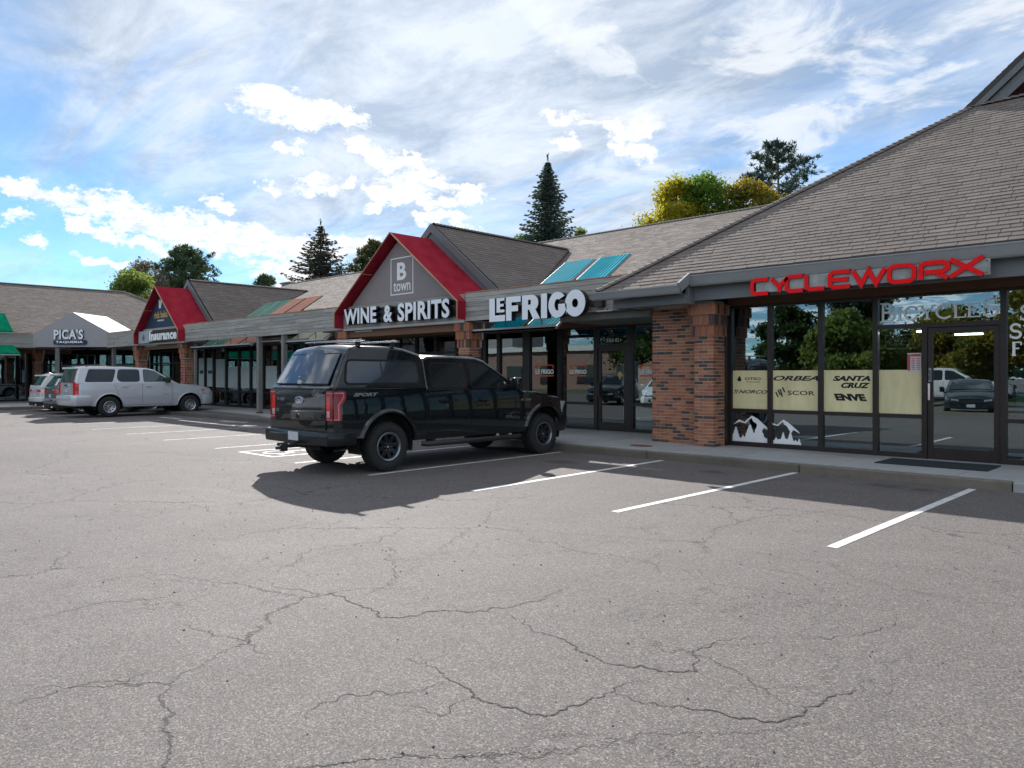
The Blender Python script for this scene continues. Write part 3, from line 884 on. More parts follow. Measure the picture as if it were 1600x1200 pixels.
for k, c in enumerate(CR):
    pts = jag(c, 5, .13, k); n = len(pts)
    r = random.Random(100 + k)
    wmax = .012 if k in (0, 1, 2, 7) else .006
    L, Rr = [], []
    for j, p in enumerate(pts):
        d = (pts[min(j + 1, n - 1)] - pts[max(j - 1, 0)]).normalized(); nn = Vector((-d.y, d.x, 0))
        w = wmax * (.25 + .75 * math.sin(math.pi * (j + .5) / n)) * r.uniform(.35, 1.2) / 2
        L.append(p + nn * w); Rr.append(p - nn * w)
    mb.add([(p.x, p.y, .0025) for p in L + Rr], [(j, n + j, n + j + 1, j + 1) for j in range(n - 1)])
o = mb.build('pavement_cracks', 'crack_fill', fix=True); tag(o, 'network of dark cracks running through the grey asphalt', 'cracks', kind='stuff')
# small litter: pebble and leaf specks
mb = M(); r = random.Random(5)
for k in range(900):
    x, y = r.uniform(-16, 3), r.uniform(1.4, 12.4)
    s_ = r.uniform(.004, .012)
    a = r.random() * 6
    mb.add([(x + s_ * math.cos(a + q * 2.1), y + s_ * math.sin(a + q * 2.1), .001) for q in range(3)] + [(x, y, .001 + s_ * .8)], [(0, 1, 3), (1, 2, 3), (2, 0, 3)])
o = mb.build('gravel_bits', 'joint', fix=True); tag(o, 'scattered tiny stones and leaf bits on the asphalt', 'gravel', kind='stuff')

# ================================================================ kerb and pavement
pav = thing('pavement', None, None, (-10, 14, 0), struct=True)
KY = [(14, 12.5), (-13, 12.5), (-20, 12.6), (-23.5, 12.85), (-26, 13.45), (-29, 13.85), (-38.6, 13.95)]
def kerb_y(x):
    for (xa, ya), (xb, yb) in zip(KY, KY[1:]):
        if xb <= x <= xa: return ya + (yb - ya) * (x - xa) / (xb - xa)
    return KY[-1][1]
def block(root, name, mat, p, q, w, z0, z1, gap=.008):
    p = Vector((*p, 0)); q = Vector((*q, 0)); d = (q - p).normalized(); n = Vector((-d.y, d.x, 0))
    p = p + d * gap; q = q - d * gap; mb = M()
    vs = [p, q, q + n * w, p + n * w]
    mb.add([(v.x, v.y, z0) for v in vs] + [(v.x, v.y, z1) for v in vs], [(0, 3, 2, 1), (4, 5, 6, 7), (0, 1, 5, 4), (1, 2, 6, 5), (2, 3, 7, 6), (3, 0, 4, 7)])
    return wpart(root, name, mb, mat, bevel=.018)
xs = [8, 5, 2, -.3]
x = -2.25
while x > -38.6: xs.append(x); x -= 3.05
xs.append(-38.6)
for a, b_ in zip(xs, xs[1:]):
    m_ = 'old_stone' if a <= -1 and a >= -.5 else ('concrete' if a > -2.2 else 'kerb_concrete')
    block(pav, 'kerb_stone', m_, (b_, kerb_y(b_)), (a, kerb_y(a)), .16, -.05, .14)
wk = [(-38.6, 13.95), (-39.7, 13.6), (-40.6, 12.8), (-41.2, 11.6), (-41.5, 10), (-41.6, 7), (-41.6, 3), (-41.6, -3), (-41.6, -12)]
for a, b_ in zip(wk, wk[1:]): block(pav, 'kerb_stone', 'kerb_concrete', b_, a, .16, -.05, .14)
xs = []; x = 8.0
while x > -40: xs.append(x); x -= 1.83
for a, b_ in zip(xs, xs[1:]):
    mb = M(); g_ = .006
    ya, yb = kerb_y(a) + .165, kerb_y(b_) + .165
    ym = 14.25 if a > -9 else 15.0
    for (y0a, y0b, y1) in ((ya, yb, ym), (ym + .012, ym + .012, 16.6)):
        mb = M()
        vs = [(b_ + g_, y0b), (a - g_, y0a), (a - g_, y1), (b_ + g_, y1)]
        mb.add([(vx, vy, .0) for vx, vy in vs] + [(vx, vy, .15) for vx, vy in vs], [(0, 3, 2, 1), (4, 5, 6, 7), (0, 1, 5, 4), (1, 2, 6, 5), (2, 3, 7, 6), (3, 0, 4, 7)])
        wpart(pav, 'paving_slab', mb, 'concrete')
for k in range(14):
    y = 13.0 - k * 1.83
    for x0, x1 in ((-50.9, -46.3), (-46.285, -41.77)):
        mb = M(); mb.box(x0, x1, y - 1.815, y, 0, .15)
        if not (k == 0 and x1 > -42): wpart(pav, 'paving_slab', mb, 'concrete')
mb = M(); mb.prism([[(-50.9, 13.01), (-43, 13.01), (-41.5, 12.3), (-40.7, 13.1), (-39.8, 13.8), (-39.4, 14.1), (-39.4, 16.6), (-50.9, 16.6)]], lambda u, v, w: (u, v, w), (.148, 0))
wpart(pav, 'corner_slab', mb, 'concrete')
mb = M(); mb.box(-52, 9, 12.64, 17, -.1, .13); wpart(pav, 'pavement_bed', mb, 'joint')
# iron cover and painted dash on the walk
mb = M(); mb.prism([circ(-9.05, 13.35, .27, .17, 20)], lambda u, v, w: (u, v, w), (.158, .15)); o = mb.build('drain_cover', 'rust'); tag(o, 'flat rusty metal cover set in the pavement before the brick pier', 'drain cover')
o = strip([(-12.9, 12.95), (-10.9, 13.0)], .07, .1545).build('yellow_line', 'yellow_paint', fix=False); tag(o, 'short yellow painted line on the pavement by the pickup nose', 'paint mark')
mb = M(); mb.box(-4.42, -2.75, 13.5, 14.45, .151, .165); o = mb.build('door_mat', 'door_mat', bevel=.004); tag(o, 'dark blue green rubber mat before the bicycle shop door', 'door mat')

# ================================================================ bricks
BL, BC = .214, .0725
_bm = {}
def brick_mesh(L, D, H):
    k = (round(L, 3), round(D, 3), round(H, 3))
    if k not in _bm:
        q = M(); e = .004
        q.box(0, L, 0, D, 0, H); _bm[k] = q.mesh('brick', 'brick')
    return _bm[k]
def lay(u0, u1, v0, v1, bl=BL, bc=BC, jt=.013, seed=0, half=True, stag=.5):
    """yield (u,v,len,h) for a running bond"""
    n = int(round((v1 - v0) / bc)); out = []
    for i in range(n):
        u = u0 - (bl * stag if i % 2 else 0); v = v0 + i * bc
        while u < u1 - .02:
            a = max(u, u0); e = min(u + bl, u1)
            if u1 - e < .06: e = u1
            if e - a > .03: out.append((a, v, e - a - (jt if e < u1 - .001 else 0), bc - jt))
            u += bl
    return out
cyc = thing('bicycle_shop_building', 'low brick and glass bicycle shop with a steep shingled hip roof at the right', 'building', (-3, 20, 0))
O0 = neg(cyc)
r = random.Random(3)
mb = M(); mb.box(-9.49, -8.2, 14.468, 14.78, .1, 3.3); mb.box(-9.42, -8.2, 14.6, 16.7, .1, 3.3)
wall = wpart(cyc, 'brick_wall', mb, 'mortar')
for (u, v, L, H) in lay(-9.5, -8.24, .15, 3.12):
    piece(brick_mesh(L, .1, H), 'brick', wall, (u, 14.458 + r.uniform(-.003, .003), v))
mb = M(); mb.box(-8.25 + .008, -7.8 - .008, 14.158, 14.62, .1, 3.2)
pier = wpart(cyc, 'brick_pier', mb, 'mortar')
for (u, v, L, H) in lay(-8.25, -7.8, .15, 2.47, stag=.5):
    piece(brick_mesh(L, .1, H), 'brick', pier, (u, 14.15 + r.uniform(-.002, .002), v))
for (u, v, L, H) in lay(14.252, 14.63, .15, 2.47, stag=.5):
    piece(brick_mesh(.1, L, H), 'brick', pier, (-7.9 + r.uniform(-.002, .002), u, v))
sw = .0745
for row in range(3):
    e = .03 + .035 * row; z = 2.47 + row * .222
    a, b_ = -8.25 - e, -7.8 + e; n = int(round((b_ - a) / sw)); w_ = (b_ - a) / n
    mb = M(); mb.box(a + .01, b_ - .01, 14.16 - e, 14.62 + e * .3, z, z + .219); c_ = wpart(cyc, 'pier_capital_core', mb, 'mortar')
    for k in range(n): piece(brick_mesh(w_ - .01, .09, .211), 'brick', c_, (a + k * w_ + .004, 14.15 - e + r.uniform(-.002, .002), z + .004))
    n = 6; w_ = (14.66 - (14.24 - e)) / n
    for k in range(n): piece(brick_mesh(.09, w_ - .01, .211), 'brick', c_, (b_ - .09 + r.uniform(-.002, .002), 14.243 - e + k * w_, z + .004))
def brick_stuff(root, name, items, core, bmat='brick'):
    """items: list of boxes (x0,x1,y0,y1,z0,z1) -> one joined mesh with a tone per brick"""
    vs = []; fs = []; rn = []
    rr = random.Random(len(items))
    for (x0, x1, y0, y1, z0, z1) in items:
        b0 = len(vs)
        vs += [(x0, y0, z0), (x1, y0, z0), (x1, y1, z0), (x0, y1, z0), (x0, y0, z1), (x1, y0, z1), (x1, y1, z1), (x0, y1, z1)]
        fs += [tuple(b0 + k for k in f) for f in [(0, 3, 2, 1), (4, 5, 6, 7), (0, 1, 5, 4), (1, 2, 6, 5), (2, 3, 7, 6), (3, 0, 4, 7)]]
        rn += [rr.random()] * 6
    me = bpy.data.meshes.new(name); me.from_pydata(vs, [], fs); me.materials.append(MATS[bmat])
    at = me.attributes.new('rnd', 'FLOAT', 'FACE'); at.data.foreach_set('value', rn)
    mb = M()
    for c in core: mb.box(*c)
    c_ = wpart(root, name, mb, 'mortar')
    o = bpy.data.objects.new('bricks', me); link(o, c_); o['kind'] = 'stuff'
    return c_
def pillar(root, x0, y0, w=.45, ztop=3.12, zcap=2.42, seed=1):
    it = []; core = [(x0 + .008, x0 + w - .008, y0 + .008, y0 + w - .008, .1, ztop)]
    x1, y1 = x0 + w, y0 + w
    for (u, v, L, H) in lay(x0, x1, .15, zcap): it.append((u, u + L, y0, y0 + .1, v, v + H)); it.append((u, u + L, y1 - .1, y1, v, v + H))
    for (u, v, L, H) in lay(y0 + .11, y1 - .11, .15, zcap):
        it.append((x1 - .1, x1, u, u + L, v, v + H)); it.append((x0, x0 + .1, u, u + L, v, v + H))
    n3 = 3; hh = (ztop - zcap) / n3
    for row in range(n3):
        e = .03 + .03 * row; z = zcap + row * hh; a, b_ = x0 - e, x1 + e; c0, c1 = y0 - e, y1 + e
        n = int(round((b_ - a) / .0745)); w_ = (b_ - a) / n
        core.append((a + .01, b_ - .01, c0 + .01, c1 - .01, z, z + hh - .003))
        for k in range(n):
            it.append((a + k * w_ + .004, a + (k + 1) * w_ - .004, c0, c0 + .07, z + .004, z + hh - .007))
            if 0 < k < n - 1:
                y_ = c0 + k * w_
                it.append((b_ - .07, b_, y_ + .004, y_ + w_ - .004, z + .004, z + hh - .007)); it.append((a, a + .07, y_ + .004, y_ + w_ - .004, z + .004, z + hh - .007))
    return brick_stuff(root, 'brick_pillar', it, core)

# ================================================================ glazed fronts
def storefront(root, fr, off, us, z0, z1, rails, fmat='dark_frame', fw=.09, doors=(), gl='glass', skip=()):
    """us: mullion centres; rails: {bay index: [z, ...]}; doors: {bay: top z}. A frame mesh plus a pane mesh per opening"""
    mb = M(); D0, D1 = .05, -.07
    def bx(u0, u1, v0, v1, d0=D0, d1=D1):
        a = fr(u0, v0, d0); b_ = fr(u1, v1, d1); mb.box(a[0], b_[0], a[1], b_[1], a[2], b_[2])
    for u in us: bx(u - fw / 2, u + fw / 2, z0, z1)
    nb = len(us) - 1; panes = []
    for k in range(nb):
        if k in skip: continue
        a, e = us[k] + fw / 2, us[k + 1] - fw / 2
        cuts = [z0 + .09] + sorted(rails.get(k, [])) + [z1 - .05]
        bx(a, e, z0, z0 + .09, D0 - .003, D1 + .003); bx(a, e, z1 - .05, z1, D0 - .003, D1 + .003)
        zs = sorted(rails.get(k, []))
        for z in zs: bx(a, e, z - .035, z + .035, D0 - .003, D1 + .003)
        lo = z0 + .09
        for z in zs + [None]:
            hi = (z - .035) if z is not None else z1 - .05
            panes.append((a, e, lo, hi)); lo = (z + .035) if z is not None else None
    f = wpart(root, 'window_frame', mb, fmat)
    for (a, e, lo, hi) in panes:
        q = M(); p0 = fr(a, lo, -.012); p1 = fr(e, hi, -.018); q.box(p0[0], p1[0], p0[1], p1[1], p0[2], p1[2])
        wpart(root, 'window_pane', q, gl)
    return f
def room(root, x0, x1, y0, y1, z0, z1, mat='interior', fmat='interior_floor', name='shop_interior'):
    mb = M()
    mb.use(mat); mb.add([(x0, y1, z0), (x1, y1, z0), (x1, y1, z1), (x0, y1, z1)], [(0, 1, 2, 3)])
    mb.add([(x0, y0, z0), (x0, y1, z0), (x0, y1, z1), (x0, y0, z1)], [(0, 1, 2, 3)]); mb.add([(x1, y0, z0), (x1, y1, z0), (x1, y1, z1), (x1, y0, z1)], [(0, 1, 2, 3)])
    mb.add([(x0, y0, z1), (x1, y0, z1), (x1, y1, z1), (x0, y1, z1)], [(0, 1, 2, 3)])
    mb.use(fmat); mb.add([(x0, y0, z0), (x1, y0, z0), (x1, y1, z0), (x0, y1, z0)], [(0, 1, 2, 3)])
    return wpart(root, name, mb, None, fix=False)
FW = 14.85
cf = front(FW)
us = [-7.78, -6.89, -5.85, -4.83]
storefront(cyc, cf, O0, us, .15, 3.12, {0: [.90], 1: [.90], 2: [.90]}, 'bronze_frame')
mb = M()
def cb(u0, u1, v0, v1, d0=.05, d1=-.07):
    a = cf(u0, v0, d0); b_ = cf(u1, v1, d1); mb.box(a[0], b_[0], a[1], b_[1], a[2], b_[2])
cb(-4.783, -2.837, 3.07, 3.12, .047); cb(-4.783, -2.837, 2.5, 2.58, .047); cb(-4.04, -3.95, .15, 2.5); cb(-4.783, -4.042, .15, .24, .047); cb(-4.783, -4.042, .865, .935, .047)
wpart(cyc, 'window_frame', mb, 'bronze_frame')
for a, e, lo, hi in ((-4.783, -2.837, 2.58, 3.07), (-4.783, -4.042, .24, .865), (-4.783, -4.042, .935, 2.5)):
    q = M(); q.box(a, e, FW + .012, FW + .018, lo, hi); wpart(cyc, 'window_pane', q, 'glass')
us = [-2.79, -1.7, -.6, .5, 1.6, 2.7, 3.8, 5.0, 6.2]
storefront(cyc, cf, O0, us, .15, 3.12, {k: [.88] for k in range(8)}, 'bronze_frame')
# jamb panel beside the pier
mb = M(); mb.box(-7.9, -7.795, 14.645, 14.795, .15, 3.2); mb.box(-7.81, -7.785, 14.64, 14.70, .15, 3.15); wpart(cyc, 'jamb_panel', mb, 'bronze_frame')
# door with its own frame, glass, handle
mb = M()
for a, e, lo, hi in ((-3.945, -3.86, .16, 2.49), (-2.93, -2.84, .16, 2.49), (-3.86, -2.93, 2.40, 2.49), (-3.86, -2.93, .16, .36)): mb.box(a, e, FW - .03, FW + .02, lo, hi)
door = wpart(cyc, 'door', mb, 'bronze_frame', bevel=.003)
q = M(); q.box(-3.86, -2.93, FW - .006, FW + .0, .36, 2.40); q.build('door_glass', 'glass', door)
q = M(); q.box(-3.93, -3.895, FW - .075, FW - .055, 1.2, 1.5); q.box(-3.925, -3.90, FW - .057, FW - .028, 1.23, 1.26); q.box(-3.925, -3.90, FW - .057, FW - .028, 1.44, 1.47); q.build('door_handle', 'chrome', door)
fit_text('5370', (-3.93, -3.885, 1.52, 1.78), front(FW - .031), (.003, 0), 'house_number', 'decal_dim', door)
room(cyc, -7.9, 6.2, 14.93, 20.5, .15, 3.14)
# roller shades with brand names
fnt = lambda d: front(FW - d)
shades = []
for k, (a, e) in enumerate(((-7.73, -6.94), (-6.84, -5.9), (-5.8, -4.88), (-4.78, -4.05))):
    q = M(); q.box(a, e, FW + .008, FW + .0115, .94, 1.745)
    o = wpart(cyc, 'window_shade', q, 'window_shade')
    o['label'] = ['pale yellow window shade marked with bear logo and two brand names', 'pale yellow window shade with slanted stripe logo lettering', 'pale yellow window shade with three lines of bold slanted lettering', 'plain pale yellow window shade without lettering beside the door'][k]
    shades.append(o)
def dec(txt, box, mat, par, d=.0, **k): return fit_text(txt, box, front(FW + .0075 - d), (.003, 0), 'lettering', mat, par, **k)
dec('OTSO', (-7.46, -7.1, 1.545, 1.60), 'decal_black', shades[0], bold=.02); dec('CYCLES', (-7.42, -7.12, 1.495, 1.517), 'decal_black', shades[0])
dec('NORCO', (-7.6, -6.96, 1.262, 1.335), 'decal_black', shades[0], bold=.02, shear=.4)
mb = M(); ff = front(FW + .0075)
for k in range(2): mb.prism([[(-7.70 + k * .045, 1.25), (-7.69 + k * .045, 1.25), (-7.655 + k * .045, 1.34), (-7.68 + k * .045, 1.34)]], ff, (.003, 0))
mb.prism([circ(-7.58, 1.555, .045, .042, 16)], ff, (.003, 0)); mb.prism([circ(-7.58, 1.603, .026, .02, 12)], ff, (.0034, .0002)); mb.build('logo_mark', 'decal_black', shades[0])
dec('ORBEA', (-6.83, -5.9, 1.535, 1.635), 'decal_black', shades[1], bold=.03, shear=.35); dec('SCOR', (-6.53, -5.98, 1.245, 1.335), 'decal_black', shades[1], bold=.01)
mb = M()
for x_, z_, h_ in ((-6.79, 1.20, .10), (-6.745, 1.24, .11), (-6.70, 1.21, .15), (-6.65, 1.30, .10)): mb.prism([[(x_, z_ + h_), (x_ + .03, z_ + h_), (x_ + .075, z_), (x_ + .045, z_)]], ff, (.003, 0))
mb.build('logo_mark', 'decal_black', shades[1])
dec('SANTA', (-5.63, -4.93, 1.535, 1.635), 'decal_black', shades[2], bold=.05, shear=.3); dec('CRUZ', (-5.47, -4.93, 1.40, 1.505), 'decal_black', shades[2], bold=.05, shear=.3)
dec('ENVE', (-5.61, -4.99, 1.155, 1.29), 'decal_black', shades[2], bold=.06, shear=-.3)
# mountain and pine stickers on the low panes
th_ = thing('mountain_sticker', 'white window sticker of snowy peaks above a row of pines', 'window sticker', (-7.2, FW, .3))
mb = M(); ff = front(FW + .006)
_n3 = [0]
def L3(p): _n3[0] += 1; mb.prism([p], ff, (.002 + .00025 * _n3[0], .0001 * _n3[0]))
def pk(ax, az_, s_):
    L3([(ax - .45 * s_, az_ - .22 * s_), (ax - .3 * s_, az_ - .10 * s_), (ax - .17 * s_, az_ - .15 * s_), (ax, az_), (ax + .14 * s_, az_ - .07 * s_), (ax + .42 * s_, az_ - .30 * s_), (ax + .46 * s_, az_ - .36 * s_), (ax + .28 * s_, az_ - .26 * s_), (ax + .22 * s_, az_ - .36 * s_), (ax + .10 * s_, az_ - .17 * s_), (ax + .03 * s_, az_ - .13 * s_), (ax - .01 * s_, az_ - .05 * s_), (ax - .15 * s_, az_ - .18 * s_), (ax - .3 * s_, az_ - .15 * s_)])
L3([(-7.80, .245), (-6.96, .245), (-6.96, .33), (-7.2, .36), (-7.35, .42), (-7.48, .30), (-7.6, .33), (-7.80, .30)]); L3([(-6.83, .245), (-6.27, .245), (-6.3, .30), (-6.45, .33), (-6.6, .36), (-6.83, .31)])
pk(-7.3, .80, .95); pk(-6.62, .74, .75)
def pine2(cx, zb, w, h):
    P_ = [(cx - w, zb)]; n = 5
    for k in range(n):
        f = k / n; P_ += [(cx - w * (1 - f) * (.98 if k else 1), zb + h * (f + .04)), (cx - w * (1 - f) * .72, zb + h * (f + .14))]
    P_ += [(cx, zb + h)]
    for k in range(n - 1, -1, -1):
        f = k / n; P_ += [(cx + w * (1 - f) * .72, zb + h * (f + .14)), (cx + w * (1 - f) * .98, zb + h * (f + .04))]
    P_ += [(cx + w, zb)]
    L3(P_)
for cx_, w_, h_ in ((-7.66, .12, .31), (-7.5, .07, .14), (-7.34, .17, .37), (-7.15, .19, .40), (-6.98, .05, .1), (-6.77, .07, .13), (-6.62, .08, .24), (-6.47, .09, .26), (-6.36, .05, .1), (-6.29, .05, .13)):
    pine2(cx_, .245, w_, h_)
for o in [mb.build('sticker_print', 'decal_white', th_)]: o.location = neg(th_)
# BICYCLES in serif capitals, made of strokes
def serif(letter, x, w, h, z):
    s_, t_ = .042, .022; o_ = []
    def st(pts, ww=None): o_.append(ribbon([(x + a * w, z + b_ * h) for a, b_ in pts], ww or s_)[0])
    def sf(a, b_, L=.22): o_.append(ribbon([(x + (a - L / 2) * w, z + b_ * h), (x + (a + L / 2) * w, z + b_ * h)], t_)[0])
    arc = lambda cx, cy, rx, ry, a0, a1, n=12: [(cx + rx * math.cos(R(a0 + (a1 - a0) * k / n)), cy + ry * math.sin(R(a0 + (a1 - a0) * k / n))) for k in range(n + 1)]
    if letter == 'B': st([(.2, 0), (.2, 1)]); sf(.2, 0, .4); sf(.2, 1, .4); st([(.2, .98), (.45, .98)] + arc(.45, .74, .32, .24, 90, -90) + [(.2, .5)], s_ * .9); st([(.2, .5), (.5, .5)] + arc(.5, .26, .42, .24, 90, -90) + [(.2, .02)], s_ * .95)
    if letter == 'I': st([(.5, 0), (.5, 1)]); sf(.5, 0, .8); sf(.5, 1, .8)
    if letter == 'C': st(arc(.52, .5, .46, .5, 42, 318, 20), t_ * 1.7); st([(.86, .98), (.86, .76)], t_)
    if letter == 'Y': st([(.1, 1), (.5, .45)]); st([(.9, 1), (.5, .45)], t_); st([(.5, .5), (.5, 0)]); sf(.1, 1, .34); sf(.9, 1, .3); sf(.5, 0, .4)
    if letter == 'L': st([(.2, 0), (.2, 1)]); sf(.2, 1, .4); st([(.05, .02), (.95, .02)], t_); st([(.95, .0), (.95, .28)], t_)
    if letter == 'E': st([(.2, 0), (.2, 1)]); st([(.05, .02), (.92, .02)], t_); st([(.05, .98), (.88, .98)], t_); st([(.2, .52), (.7, .52)], t_); st([(.92, 0), (.92, .25)], t_); st([(.88, 1), (.88, .76)], t_)
    if letter == 'S': st(arc(.5, .74, .33, .25, 30, 270, 14) + arc(.5, .25, .36, .25, 90, -150, 14), t_ * 1.8); st([(.82, .98), (.82, .74)], t_); st([(.12, .02), (.12, .28)], t_)
    if letter == 'F': st([(.2, 0), (.2, 1)]); sf(.2, 0, .4); st([(.05, .98), (.88, .98)], t_); st([(.2, .52), (.7, .52)], t_); st([(.88, 1), (.88, .76)], t_)
    return o_
th_ = thing('bicycles_lettering', 'white serif word spelling bicycles on the glass above the shop door', 'window lettering', (-3.78, FW, 2.7))
x_ = -4.76
for ch, w_, h_ in (('B', .27, .335), ('I', .13, .235), ('C', .25, .235), ('Y', .26, .235), ('C', .27, .235), ('L', .2, .235), ('E', .22, .235), ('S', .27, .30)):
    mb = M()
    for q_, lp in enumerate(serif(ch, x_, w_, h_, 2.655 if ch not in 'B' else 2.64)): mb.prism([lp], front(FW + .006), (.003 + .0004 * q_, .0002 * q_))
    o = mb.build('letter', 'decal_white', th_); o.location = neg(th_); x_ += w_ + .006
th_ = thing('service_lettering', 'white serif letters on the glass right of the door', 'window lettering', (-2.6, FW, 2.3))
mb = M()
for ch, x_, z_, w_, h_ in (('S', -2.58, 2.56, .24, .25), ('S', -2.72, 2.27, .19, .23), ('I', -2.53, 2.27, .1, .2), ('F', -2.68, 1.98, .15, .22), ('I', -2.52, 1.98, .1, .19)):
    for q_, lp in enumerate(serif(ch, x_, w_, h_, z_)): mb.prism([lp], front(FW + .006), (.003 + .0004 * q_, .0002 * q_))
o = mb.build('letter', 'decal_white', th_); o.location = neg(th_)
# open sign tubes
th_ = thing('open_sign', 'unlit outline open sign hanging inside the glass left of the door', 'open sign', (-4.4, FW + .05, 2.27))
mb = M()
loop = []
for cx_, cz_, a0 in ((-4.17, 2.34, 0), (-4.62, 2.34, 90), (-4.62, 2.19, 180), (-4.17, 2.19, 270)): loop += circ(cx_, cz_, .05, .05, 5, a0, a0 + 90)
mb.tube([(a, FW + .03, b_) for a, b_ in loop + [loop[0]]], .010, 6)
o = mb.build('sign_border', 'letter_white', th_, smooth=True); o.location = neg(th_)
for ch, a, e in (('O', -4.61, -4.50), ('P', -4.48, -4.40), ('E', -4.37, -4.29), ('N', -4.27, -4.17)):
    mb = M()
    sh = {'O': [circ((a + e) / 2, 2.265, .052, .065, 18)], 'P': [[(a, 2.2), (a, 2.33), (e - .02, 2.33), (e, 2.30), (e - .02, 2.265), (a, 2.265)]], 'E': [[(e, 2.2), (a, 2.2), (a, 2.33), (e, 2.33)], [(a, 2.265), (e - .02, 2.265)]], 'N': [[(a, 2.2), (a, 2.33), (e, 2.2), (e, 2.33)]]}[ch]
    for pl in sh: mb.tube([(p[0], FW + .03, p[1]) for p in pl], .009, 6)
    o = mb.build('letter', 'letter_white', th_, smooth=True); o.location = neg(th_)
th_ = thing('hours_poster', 'small red and white opening hours poster on the glass beside the door', 'poster', (-4.17, FW, 1.87))
mb = M(); mb.use('paper'); mb.box(-4.29, -4.06, FW + .005, FW + .010, 1.71, 2.05); mb.use('paper_red'); mb.box(-4.288, -4.24, FW + .002, FW + .0045, 1.73, 2.03); mb.box(-4.235, -4.07, FW + .002, FW + .0045, 1.985, 2.03)
for k in range(7): mb.box(-4.22, -4.16, FW + .002, FW + .0045, 1.75 + k * .032, 1.765 + k * .032); mb.box(-4.14, -4.08, FW + .002, FW + .0045, 1.75 + k * .032, 1.765 + k * .032)
o = mb.build('poster_sheet', None, th_); o.location = neg(th_)
th_ = thing('blue_poster', 'blue and green poster behind the glass at the right edge', 'poster', (-2.6, FW, 1.2))
mb = M(); mb.use('panel_teal'); mb.box(-2.62, -2.1, FW + .03, FW + .035, .95, 1.42); mb.use('panel_green'); mb.box(-2.66, -2.1, FW + .03, FW + .035, 1.5, 1.75); o = mb.build('poster_sheet', None, th_); o.location = neg(th_)
for x_, y_ in ((-4.55, 16.4), (-4.3, 18.2)):
    mb = M(); mb.box(x_ - .02, x_ + .5, y_, y_ + .06, 2.50, 2.54); o = mb.build('ceiling_lamp', 'tube_light')
    tag(o, ['lit white tube lamp inside the bicycle shop, nearer the glass', 'lit white tube lamp deeper inside the bicycle shop'][0 if y_ < 17 else 1], 'ceiling lamp', 'tube lamps in the bicycle shop')

# header, fascia, gutter
mb = M(); mb.box(-7.82, 6.3, 14.78, 14.92, 3.125, 3.42); wpart(cyc, 'header_beam', mb, 'brown_beam')
mb = M(); mb.box(-8.1, 6.5, 13.86, 13.93, 3.19, 3.50); wpart(cyc, 'fascia_board', mb, 'grey_board', bevel=.006)
mb = M(); mb.box(-9.95, -8.12, 13.58, 13.65, 3.12, 3.32); mb.box(-9.95, -9.88, 13.65, 15, 3.12, 3.32); mb.box(-8.17, -8.1, 13.65, 13.93, 3.12, 3.5); wpart(cyc, 'fascia_board', mb, 'grey_board', bevel=.006)
mb = M(); mb.box(-9.9, 6.4, 13.935, 16.6, 3.38, 3.42); mb.box(-9.9, -8.18, 13.655, 13.93, 3.14, 3.17); wpart(cyc, 'soffit', mb, 'soffit')
def gutter(u0, u1, y0, z0, zt, ends=True):
    mb = M(); w_ = .11
    prof = [(0, zt), (-.012, zt - .02), (-.004, zt - .05), (0.015, z0 + .03), (.03, z0), (w_, z0), (w_, zt), (w_ - .01, zt), (w_ - .01, z0 + .012), (.038, z0 + .012), (.025, z0 + .035), (.01, zt - .05), (.008, zt)]
    mb.prism([prof], lambda u, v, w: (w, y0 + u, v), (u1, u0))
    wpart(cyc, 'gutter', mb, 'gutter_metal')
gutter(-8.06, 6.5, 13.62, 3.47, 3.70); gutter(-10.3, -8.06, 13.24, 3.30, 3.48)
mb = M(); mb.bar((-8.06, 13.24, 3.42), (-8.06, 13.66, 3.66), .05, .2); mb.bar((-8.085, 13.26, 3.50), (-8.085, 13.68, 3.74), .03, .02); wpart(cyc, 'rake_trim', mb, 'gutter_metal')
# hip roof of the bicycle shop
m_ = .7; cs = 1 / math.hypot(1, m_)
V = Vector((0, 1, m_)).normalized()
def vv(y): return (y - 13.35) / V.y
ox = -10.2
ptop = 19.3
poly = [(0, vv(13.33)), (2.13, vv(13.33)), (2.13, vv(13.66)), (16.6, vv(13.66)), (16.6, vv(ptop)), (ptop - 13.35, vv(ptop))]
CAM = Vector((0, 0, 1.65))
slope(cyc, 'roof', (ox, 13.35, 3.5), (1, 0, 0), (0, 1, m_), poly, exposure=.145, tab=.31, keep=lambda p: (p - CAM).length + (0 if p.x < -1.0 else 50), seed=4, thick=.011)
# west slope of the hip, and the back
slope(cyc, 'roof', (ox, 13.35, 3.5), (0, 1, 0), (1, 0, m_), [(0, 0), (14, 0), (14, vv(ptop)), (ptop - 13.35, vv(ptop))], seed=5)
mb = M(); mb.add([(-4.25, 19.3, 7.66), (6.4, 19.3, 7.66), (6.4, 27.4, 7.66), (-4.25, 27.4, 7.66)], [(0, 1, 2, 3)]); wpart(cyc, 'roof_flat', mb, 'roof_deck')
mb = M(); mb.add([(6.4, 13.66, 3.7), (6.4, 19.3, 7.6), (6.4, 27.4, 7.6), (6.4, 27.4, 0), (6.4, 14.9, 0), (6.4, 14.9, 3.3)], [(0, 1, 2, 3, 4, 5)]); mb.box(-9.4, 6.4, 27, 27.3, 0, 7.6); wpart(cyc, 'outer_wall', mb, 'taupe_panel')
caps(cyc, (ox - .02, 13.33, 3.53), (-4.25, 19.3, 7.69), 'hip_cap')
caps(cyc, (-4.25, 19.3, 7.69), (6.4, 19.3, 7.69), 'ridge_cap')
